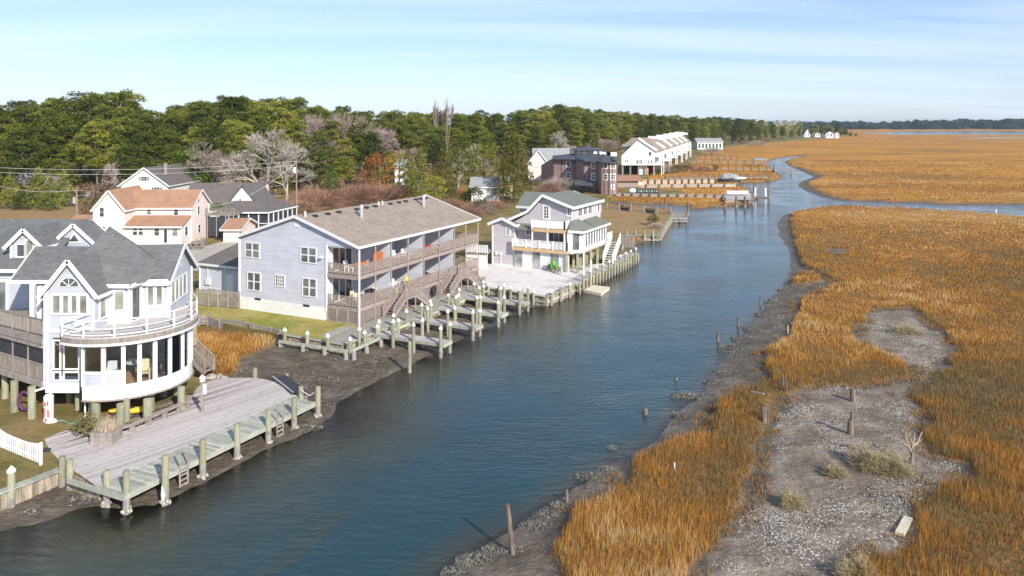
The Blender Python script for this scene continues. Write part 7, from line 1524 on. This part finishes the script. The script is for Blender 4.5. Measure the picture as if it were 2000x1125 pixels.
# ------- individual trees one can name
def T(name, lab, x, yb, mesh, s=1.0, rz=0, cat='tree', group=None, z=1.0): return plant_tree(name, lab, cat, P(x, yb, z), mesh, s, rz, group)
bigbare = bare(3, 13.5, 1.15, 'bark_pale', 'bark_pale', depth=7, thick=.42); T('bare_tree', 'large pale leafless tree beside the tall utility pole', 524, 407, bigbare, 1.5, .4)
bare2 = bare(8, 12, 1.15, 'bark_pale', 'bark_pale', depth=7, thick=.3); T('bare_tree', 'second pale leafless tree leaning right of the largest one', 560, 405, bare2, 1.25, 2.0)
T('bare_tree', 'grey-brown leafless tree left of the large pale one, behind the mint cottage', 420, 398, bare(18, 12, 1.15, 'twig', 'bark', 7, .3), 1.3, 4.0)
pinkb = bare(14, 18, .95, 'twig_pink', 'twig_pink', 7, .22)
T('bare_tree', 'pinkish bare treetop rising above the pines near the middle left', 672, 352, pinkb, 1.55, 1.0); T('bare_tree', 'smaller pinkish bare treetop just right of the tall one on the skyline', 706, 350, pinkb, 1.25, 2.5); T('bare_tree', 'purplish bare crown between pines right of the orange tree', 815, 350, pinkb, .75, .2)
T('bare_tree', 'grey bare crown caught in the middle of the pine wood', 605, 362, pinkb, 1.0, 3.3)
pop = bare(15, 19, .17, 'twig_pink', 'twig_pink', 7, .16)
T('poplar_tree', 'left of the two slim bare poplars standing out on the skyline', 849, 338, pop, .6, 0); T('poplar_tree', 'right of the two slim bare poplars standing out on the skyline', 873, 340, pop, .62, 2)
for o_ in [o for o in bpy.data.objects if o.name.startswith('poplar_tree')]: o_.scale.z = 1.45
T('bare_tree', 'pale bare tree behind the dark cedar, over the cream cottage', 930, 352, bare2, 1.0, 5); T('bare_tree', 'pale bare crown just left of the dark cedar', 895, 366, bare2, .9, 1); T('bare_tree', 'grey bare tree over the wide grey roof', 1105, 330, bare2, 1.3, 3); T('bare_tree', 'brownish bare tree behind the cupola of the brown building', 1170, 318, pinkb, .8, 3); T('bare_tree', 'bare tree low among the pines at the left edge', 225, 400, bare2, .8, 3)
T('cedar_tree', 'broad dark cedar with bronze tips right of the cream cottage', 1004, 395, cedar(31, 14.5, 6.0, per=75, sz=.42), 1.05, 0)
T('cedar_tree', 'dark olive cedar just left of the cream cottage', 866, 400, cedar(32, 12, 4.5), 1.0, 1); T('cedar_tree', 'slender green cedar behind the condominium ridge', 822, 400, cedar(33, 12, 3.4, 'pine_needles'), 1.05, 1); T('cedar_tree', 'green cedar half hiding the small white house wall above the condominium roof', 797, 388, cedar(35, 12, 3.2, 'pine_needles'), 1.0, 3)
yg = round_tree(34, 12, 5, 'yellow_green', 34, .38); T('yellow_tree', 'yellow-green half-bare tree between two dark cedars', 893, 386, yg, 1.0, 0); T('yellow_tree', 'small yellow-green tree low behind the condominium roof', 845, 412, yg, .62, 2)
T('yellow_tree', 'olive-yellow tree low between the bare crowns behind the condominium ridge', 780, 384, yg, .9, 4); T('yellow_tree', 'golden-green tree just left of the broad dark cedar', 945, 384, yg, 1.05, 5)
og = bare(36, 9, .9, 'autumn_orange' if False else 'twig_red', 'bark', 6, .25); ogc = round_tree(37, 9, 3.4, 'autumn_orange', 30, .3)
T('orange_tree', 'orange autumn tree in front of the dark pines', 741, 392, ogc, 1.25, 0); T('orange_tree', 'small red-orange shrub tree right of the condominium flue', 905, 408, ogc, .52, 0); T('orange_tree', 'bright red-orange bush behind the brown building', 1142, 330, ogc, .7, 0)
T('green_tree', 'bright green bushy tree right of the white house', 366, 397, round_tree(40, 9, 4.2, 'bright_green', 80, .30, .05), 1.3, 0)
cd1 = cedar(41, 8.5, 3.4, 'pine_needles', .36, 80); T('cedar_tree', 'green cedar in front of the white cottage at the left', 74, 408, cd1, 1.0, 0); T('cedar_tree', 'cedar at the far left edge of the lawn', 18, 408, cd1, .85, 1); T('cedar_tree', 'cedar right beside the dark-roofed white cottage', 125, 404, cd1, .9, 2); T('cedar_tree', 'short cedar between the two leftmost cedars', 42, 410, cd1, .6, 4); T('cedar_tree', 'cedar left of the orange tree behind the bare thicket', 648, 392, cedar(42, 11, 3.2, 'bright_green'), .8, 2)
og2 = round_tree(44, 7, 2.8, 'brush', 50, .3, .05); T('cedar_tree', 'full green cedar hiding the wall of the dark-roofed white cottage', 98, 411, cd1, .8, 5); T('brown_shrub', 'orange-brown shrub left of the pink house', 182, 425, og2, .95, 0); T('brown_shrub', 'tawny shrub behind the left wing of the pink house', 200, 408, og2, 1.1, 2)
# thickets
bm = [bush_bare(50, 4.2, 3.6, 'twig_red'), bush_bare(51, 4.2, 3.4, 'twig'), bush_bare(52, 3.6, 4.2, 'twig_red')]
for i, (x, yb, k, s, lab) in enumerate([(612, 408, 0, 1.35, 'wide reddish leafless thicket right of the tall utility pole'), (590, 415, 0, .8, 'low reddish thicket at the foot of the tall pole'), (655, 402, 2, 1.0, 'tall brown thicket below the orange tree'), (700, 400, 2, 1.25, 'brown thicket right behind the condominium ridge'), (745, 398, 0, 1.35, 'wide brown thicket under the orange tree'), (785, 396, 2, 1.1, 'brown thicket right of the orange tree'), (400, 392, 1, 1.3, 'grey-brown thicket behind the mint cottage'), (455, 388, 1, 1.4, 'grey thicket left of the large bare tree'), (500, 392, 1, 1.0, 'grey thicket under the large bare tree'),
    (880, 420, 2, .85, 'rusty thicket behind the far roof end of the condominium'), (912, 425, 0, .75, 'rusty thicket between condominium and lilac house'), (940, 418, 1, .7, 'straw-brown thicket behind the lilac wing'), (965, 408, 0, .6, 'low brown thicket below the cream cottage'), (1095, 374, 1, 1.2, 'domed tawny thicket in front of the brown building'), (1072, 378, 0, .9, 'reddish thicket left of the domed one'), (1280, 446, 1, .32, 'small thicket at the edge of the straw-coloured lawn'), (1300, 335, 1, .9, 'green-brown bush mass by the townhouse lawn'), (1340, 334, 0, .8, 'bush row right of the townhouse lawn'), (1375, 336, 0, .7, 'end of the bush row on the townhouse lawn'), (1480, 286, 1, 1.5, 'brush patch on the far marsh edge'), (1390, 300, 1, 1.3, 'brush patch before the turquoise building')]):
    t = thing('thicket', lab, 'shrub', P(x, yb, 1.0), 'leafless thickets', i); t.scale = (s * 1.3, s * 1.3, s); link('twigs', bm[k], t)
for i, (x, yb, s, lab) in enumerate([(925, 412, .8, 'green shrub left of the cream cottage'), (1275, 440, .35, 'dark green shrub on the straw-coloured lawn'), (1262, 337, .5, 'dark green bush nearest the townhouse stilts'), (1290, 338, .45, 'dark bush in the row below the townhouses'), (1320, 337, .5, 'dark round bush in the middle of the townhouse hedge'), (1398, 333, .4, 'last dark bush of the townhouse hedge')]):
    T('green_shrub', lab, x, yb, (PINES[0][0], og2[1]) if False else round_tree(70 + i, 6, 3.6, 'cedar', 50, .35, .02), s, i, 'shrub')
# understorey along the wood edge, one mass nobody could count
us = []
for i in range(330):
    x = tr.uniform(-250, 1540); yb = interp(edge, x); Y = F * 17.6 / (yb - HY) * tr.uniform(1.0, 1.12); us.append(((x - CX) / F * Y, Y, tr.uniform(1.2, 5.5) * (1 if x < 1300 else .6), tr.uniform(1.8, 3.2)))
def low_mass(name, sp, mt, seed, sz, per):
    cl = [(X, Y, 1 + ht * .45, cr, cr, ht * .6) for X, Y, ht, cr in sp]; me = cloud_mesh(name, cl, per, sz, mt, seed=seed, flat=1.0); return tag(link(name, me), kind='stuff')
low_mass('undergrowth', us[::2], M['brush'], 6, .5, 45); low_mass('undergrowth', us[1::2], M['cedar'], 7, .5, 45)
# ---------------------------------------------------------------- stumps, stakes and shells of the marsh
def gz(x, y): return float(fields(np.array([[x, y]]))['h'][0])
def GP(x, y, z=.3):
    for _ in range(3): q = P(x, y, z); z = max(0, gz(q.x, q.y))
    return Vector((q.x, q.y, z))
def stake(name, lab, x, yb, xt, yt, r, cat='post', group=None, water=False, sq=False, mt='stake_wood'):
    q = P(x, yb, 0) if water else GP(x, yb); top = Vector(((xt - CX) / F * q.y, q.y, H - (yt - HY) * q.y / F)); rr_ = random.Random(x)
    b = B()
    if sq: b.bar(q - Vector((0, 0, .3)), top, r * 2, r)
    else: b.cyl(q - Vector((0, 0, .4)), q.lerp(top, .7), r * 1.1, r, 9).cyl(q.lerp(top, .7), top, r, r * .8, 9)
    o = mk(name, b, M[mt], None, q); return tag(o, lab, cat, group)
stake('wooden_stump', 'thick weathered stump standing alone on the shell flat, the farther of the two', 1666, 784, 1665, 759, .17)
s_ = thing('notched_stump', 'broken stump with a short cross piece, nearest to the dead snag on the shell flat', 'post', GP(1661, 848)); q = GP(1661, 848); hh = 44 * q.y / F
mk('stump', B().cyl(q - Vector((0, 0, .3)), q + Vector((0, 0, hh * .62)), .18, .17, 9).cyl(q + Vector((.06, 0, hh * .62)), q + Vector((.1, 0, hh)), .11, .10, 8), M['stake_wood'], s_); mk('cross_piece', B().bar(q + Vector((-.35, 0, hh * .86)), q + Vector((.1, 0, hh * .88)), .08, .1), M['stake_wood'], s_)
stake('wooden_stump', 'split plank stump at the inner edge of the golden grass', 1494, 826, 1493, 795, .13, sq=True); stake('wooden_stump', 'thin plank leaning beside the split plank stump', 1501, 827, 1501, 797, .07, sq=True)
stake('wooden_stake', 'left of two thin stakes in the grass above the split stump', 1530, 760, 1529, 733, .07); stake('wooden_stake', 'right, taller of two thin stakes in the grass above the split stump', 1537, 764, 1534, 730, .05)
stake('leaning_post', 'tall grey leaning post among oysters at the bottom of the right bank', 1003, 1082, 991, 985, .10, sq=False); stake('wooden_stake', 'short pale stake at the tip of the orange grass', 1107, 982, 1107, 956, .08)
stake('wooden_stake', 'dark stake in the water, nearest of the row of three', 1402, 667, 1402, 647, .11, water=True, group='stakes in the water along the right bank'); stake('wooden_stake', 'dark stake in the water, middle of the row of three', 1441.5, 637, 1441.5, 618, .10, water=True, group='stakes in the water along the right bank'); stake('wooden_stake', 'pale thin stake in the water nearest the green islet', 1485, 595, 1485, 579, .07, water=True, group='stakes in the water along the right bank')
stake('wooden_stump', 'low rotten stump in the open water below the oyster reef', 1260, 809, 1260, 797, .17, water=True); stake('wooden_stump', 'tiny stub just above the water, left of the oyster reef', 1321, 743, 1321, 738, .1, water=True)
stake('white_stick', 'thin white stick in the middle of the lower grass', 1318, 918, 1317, 903, .045, mt='white_paint_worn'); stake('white_stick', 'thin white stick by the muddy cove', 1539, 652, 1539, 636, .04, mt='white_paint_worn'); stake('white_stick', 'white slanting channel marker at the right edge of the far creek', 1944, 416, 1946, 408, .12, water=True, mt='cap_white')
for i, (x, y, yt, w) in enumerate([(1545, 700, 690, .06), (1496, 705, 698, .06)]): stake('wooden_stake', ['small stake hidden in the grass near the left cove', 'tiny stake at the mud edge of the cove'][i], x, y, x, yt, w)
sn = thing('dead_snag', 'pale twisted dead snag on the shell flat beside the dry bush', 'tree', GP(1780, 905)); q = GP(1780, 905); k = q.y / F
def sp(dx, dy): return Vector((q.x + dx * k, q.y + dx * .004, q.z + dy * k))
mk('trunk', B().tube([sp(0, -5), sp(1, 14), sp(2, 30)], [.15, .11, .09], 7), M['stake_wood'], sn)
b = B(); b.tube([sp(1, 22), sp(-6, 34), sp(-14, 38), sp(-20, 50)], [.08, .06, .05, .02], 5).tube([sp(2, 30), sp(4, 44), sp(8, 60)], [.08, .06, .02], 5).tube([sp(3, 34), sp(14, 40), sp(20, 56), sp(24, 60)], [.08, .06, .04, .02], 5).tube([sp(-6, 34), sp(-12, 50), sp(-10, 64)], [.05, .04, .015], 5).tube([sp(3, 38), sp(-4, 52), sp(-3, 62)], [.05, .03, .012], 5).tube([sp(14, 40), sp(24, 46)], [.04, .012], 5).tube([sp(-1, 12), sp(-7, 16)], [.04, .015], 5)
mk('branches', b, mat('snag_wood', (.26, .22, .17), (.42, .36, .29), 5, .95), sn)
q0, q1 = GP(1757, 1048), GP(1774, 1016); pl_ = thing('washed_up_plank', 'short pale squared plank lying on the mud at the lower right', 'plank', q0.lerp(q1, .5)); mk('timber', B().bar(q0 + Vector((0, 0, .1)), q1 + Vector((0, 0, .1)), .36, .14), M['wood_float'], pl_)
q0, q1 = GP(1645, 872), GP(1683, 882); o = mk('driftwood', B().tube([q0 + Vector((0, 0, .12)), q0.lerp(q1, .5) + Vector((0, .1, .2)), q1 + Vector((0, 0, .06))], [.05, .08, .05], 5), M['stake_wood'], None, q0); tag(o, 'dark driftwood stick lying above the dry bush', 'driftwood')
q0, q1 = GP(1466, 786), GP(1492, 797); o = mk('driftwood', B().bar(q0 + Vector((0, 0, .7)), q1 + Vector((0, 0, .9)), .1, .08), M['bark_pale'], None, q0); tag(o, 'grey branch caught on the grass left of the split plank stump', 'driftwood')
# dry bushes on the flat
def dry_bush(lab, x, y, rx, rz, n, seed):
    q = GP(x, y); r = random.Random(seed); b = B()
    for i in range(n):
        a, e = r.uniform(0, 6.28), r.uniform(.05, 1); kk = math.sqrt(1 - e * e); L = r.uniform(.35, 1.0) * (.8 + .35 * math.sin(a * 3 + seed) * e); t = q + Vector((math.cos(a) * kk * rx * L, math.sin(a) * kk * rx * .75 * L, rz * e * L)); s = t; t = s + (s - q).normalized() * r.uniform(.05, .2) + Vector((r.gauss(0, .10), r.gauss(0, .10), r.gauss(.03, .08))); w = .022; b.add([s, s + Vector((w, w, 0)), t], [(0, 1, 2)])
    o = mk('dry_bush', b, M['dry_twig'], None, q); return tag(o, lab, 'shrub')
mat('dry_twig', (.27, .22, .11), (.44, .36, .20), 2.5, .95)
dry_bush('wide low olive-tan bush beside the dead snag', 1712, 915, 1.9, 1.15, 6500, 1); dry_bush('right lobe of dry bush touching the dead snag', 1752, 925, 1.2, .95, 3200, 6); dry_bush('small round tan bush in the middle of the shell flat', 1546, 990, .80, .75, 2200, 2); dry_bush('small dry tuft left of the wide olive-tan bush', 1632, 930, .75, .6, 1600, 3); dry_bush('dry bush on the upper shell flat', 1772, 650, 2.0, .9, 3500, 4); dry_bush('straw-coloured bush at the bottom edge of the photo', 1678, 1128, 1.1, .75, 3000, 5)
# oyster reefs along the right bank: separate clumps
mat('oyster', (.12, .11, .085), (.66, .62, .50), 9, .9, bump=.4, bscale=30, rand=.1); mat('oyster_dark', (.05, .05, .045), (.12, .115, .10), 8, .8, bump=.6)
def oyster_clump(lab, x, y, rx, ry, n, seed, water=True, group='oyster clumps along the right bank'):
    q = P(x, y, .0) if water else GP(x, y); r = random.Random(seed); b, bd = B(), B()
    for i in range(n):
        a, t = r.uniform(0, 6.28), math.sqrt(r.random()); c = q + Vector((math.cos(a) * rx * t, math.sin(a) * ry * t, r.uniform(.0, .20 * (1.1 - t)))); s = r.uniform(.05, .11)
        d = Vector((r.gauss(0, .5), r.gauss(0, .5), 1)).normalized(); p = d.cross(Vector((1, .3, 0))).normalized(); g = d.cross(p)
        b.add([c - p * s * .6, c + g * s * .25, c + p * s * .6, c + d * s * 2.0, c - g * s * .25], [(0, 1, 3), (1, 2, 3), (2, 4, 3), (4, 0, 3)])
    for i in range(max(2, n // 10)):
        a, t = r.uniform(0, 6.28), math.sqrt(r.random()); bd.blob(q + Vector((math.cos(a) * rx * t, math.sin(a) * ry * t, .0)), .22, .22, .10, i, .3, 6)
    t = thing('oyster_clump', lab, 'oysters', q, group); mk('shells', b, M['oyster'], t, kind='stuff'); mk('reef_base', bd, M['oyster_dark'], t, kind='stuff')
ol = [(888, 1118, .5, .3, 70, 'bottommost small clump at the lower edge of the photo'), (928, 1096, .85, .5, 190, 'big clump left of the leaning post'), (955, 1077, .3, .2, 40, 'tiny clump between the big clump and the leaning post'), (998, 1078, .7, .35, 150, 'clump round the foot of the leaning post'), (1046, 1030, .8, .35, 140, 'long clump in the shallows above the leaning post'), (1070, 1008, .7, .3, 110, 'clump between the long one and the pale stake'), (1092, 990, .5, .3, 70, 'clump just left of the pale stake'), (1158, 931, .9, .35, 150, 'dark reef off the tip of the orange grass'), (1183, 918, .45, .25, 60, 'right end of the dark reef off the grass'), (1195, 876, .25, .2, 26, 'single lump alone in the open water'), (1305, 860, .6, .35, 50, 'clump in the small muddy inlet'), (1325, 810, .6, .3, 60, 'clump on the mud spit below the reef'), (1345, 775, 1.3, .55, 170, 'reef running out from the mud spit'), (1372, 774, .8, .3, 60, 'thin eastern end of the reef on the mud spit'), (1388, 748, .6, .5, 60, 'clump at the water line above the mud spit'), (1412, 729, .7, .6, 60, 'clump left of the small cove'), (1436, 685, 1.2, 1.8, 190, 'large dark oyster bed beside the nearest water stake'), (1456, 664, 1.1, 1.5, 150, 'middle part of the long oyster bed'), (1470, 645, .9, 1.3, 100, 'oyster bed beside the middle water stake'), (1492, 617, .9, 1.5, 90, 'upper part of the long oyster bed'), (1513, 590, 1.0, 1.6, 110, 'uppermost oyster bed near the islet'), (1530, 566, .9, 1.2, 70, 'oysters at the foot of the islet')]
for i, (x, y, rx, ry, n, lab) in enumerate(ol): oyster_clump(lab, x, y, rx, ry, n, i)
for i, (x, y, rx, ry, n, lab) in enumerate([(168, 975, .9, .3, 60, 'oysters at the foot of the sheet piles left of the deck'), (60, 1002, .35, .2, 18, 'small shells on the mud at the lower left'), (478, 728, 1.3, 1.0, 50, 'shells scattered on the mud beside the orange marsh patch'), (596, 838, 1.1, .5, 90, 'oysters around the far deck piles'), (655, 700, 1.5, .8, 16, 'few shells on the mud under the condominium bulkhead')]): oyster_clump(lab, x, y, rx, ry, n, 50 + i, False, 'oyster clumps along the left bank')
# loose shells: chips of real shell on the flat
def chips(name, n, poly, dens_noise, size, mt, lift=.01, seed=1, zadd=0):
    r = np.random.default_rng(seed); x0, y0 = poly.min(0); x1, y1 = poly.max(0); p = np.stack([r.uniform(x0, x1, n), r.uniform(y0, y1, n)], 1); f = fields(p); k = (sdist(p, poly) < -.3) & (f['marsh'] < .3) & (f['land'] > 0) & (f['dw'] > 0)
    nn = vnoise(p[:, 0], p[:, 1], 2.4, 31) * .55 + vnoise(p[:, 0], p[:, 1], .8, 32) * .25 + vnoise(p[:, 0], p[:, 1], 6, 33) * .2; k &= nn > r.uniform(dens_noise, dens_noise + .28, n)
    p = p[k]; h = f['h'][k] + lift; m = len(p); a = r.uniform(0, 6.28, m); s = size * r.uniform(.5, 1.5, m); c, sn_ = np.cos(a), np.sin(a); t1, t2 = r.uniform(-.4, .4, m) * s, r.uniform(-.4, .4, m) * s
    V = np.stack([np.stack([p[:, 0] + c * s, p[:, 1] + sn_ * s, h + t1 * .5 + .012], 1), np.stack([p[:, 0] - sn_ * s * .5, p[:, 1] + c * s * .5, h + t2 * .5 + .012], 1), np.stack([p[:, 0] - c * s, p[:, 1] - sn_ * s, h - t1 * .2 + .012], 1), np.stack([p[:, 0] + sn_ * s * .5, p[:, 1] - c * s * .5, h - t2 * .2 + .03], 1)], 1)
    me = npmesh(name, V.reshape(-1, 3), np.arange(m * 4).reshape(-1, 4), {}, False); me.materials.append(mt); tag(link(name, me), kind='stuff')
mat('shell', (.38, .35, .30), (.72, .69, .63), 6, .8)
chips('shells', 330000, SHELLFLAT, .57, .034, M['shell'], seed=3)
chips('shells', 26000, np.array(PW([(1080,1180),(1110,1000),(1250,890),(1390,800),(1400,700),(1530,570),(1600,560),(1560,660),(1500,760),(1400,860),(1200,1000),(1100,1180)])), .62, .05, M['shell'], seed=4)
chips('shells', 60000, np.array(PW([(0,950),(140,930),(300,900),(480,745),(560,690),(700,690),(900,600),(1060,590),(900,700),(640,840),(250,1010),(0,1040)])), .70, .05, M['shell'], seed=5)
mat('mud_clod', (.07, .06, .05), (.14, .12, .09), 5, .9)
chips('mud_clods', 160000, SHELLFLAT, .60, .05, M['mud_clod'], .0, 7); chips('mud_clods', 60000, np.array(PW([(0,950),(140,930),(300,900),(480,745),(560,690),(700,690),(900,600),(1060,590),(900,700),(640,840),(250,1010),(0,1040)])), .5, .09, M['mud_clod'], .0, 8)
# sparse stubble and dead stems on the fringe
def fringe(n, lo, hi, hgt, mtn, seed, x0, x1, y0, y1):
    r = np.random.default_rng(seed); p = np.stack([r.uniform(x0, x1, n), r.uniform(y0, y1, n)], 1); f = fields(p); k = (f['bare'] > lo) & (f['bare'] < hi) & (f['land'] > .1) & (f['dw'] > .15) & (vnoise(p[:, 0], p[:, 1], 1.1, 41) > .45)
    p = p[k]; h = f['h'][k]; m = len(p); blades_mesh('stubble', p[:, 0], p[:, 1], h - .02, hgt * r.uniform(.4, 1.3, m), np.full(m, .03), np.clip(r.normal(.3, .25, m), 0, 1), M[mtn])
fringe(260000, -.9, .4, .28, 'marsh_grass', 5, 2, 48, 30, 95)
# haze far out: one thin body of air
# ---------------------------------------------------------------- thin sea air
hb = B(); hb.box(-6500, 6500, -30, 13000, -2.5, 46); ho = mk('haze', hb, [], None, (0, 0, 0)); tag(ho, kind='stuff')
hm_ = bpy.data.materials.new('haze'); hm_.use_nodes = True; hn = hm_.node_tree; hn.nodes.clear()
pv = hn.nodes.new('ShaderNodeVolumePrincipled'); pv.inputs['Color'].default_value = (.72, .85, 1, 1); pv.inputs['Density'].default_value = .00008; pv.inputs['Anisotropy'].default_value = .2
ou = hn.nodes.new('ShaderNodeOutputMaterial'); hn.links.new(pv.outputs[0], ou.inputs['Volume']); ho.data.materials.append(hm_)
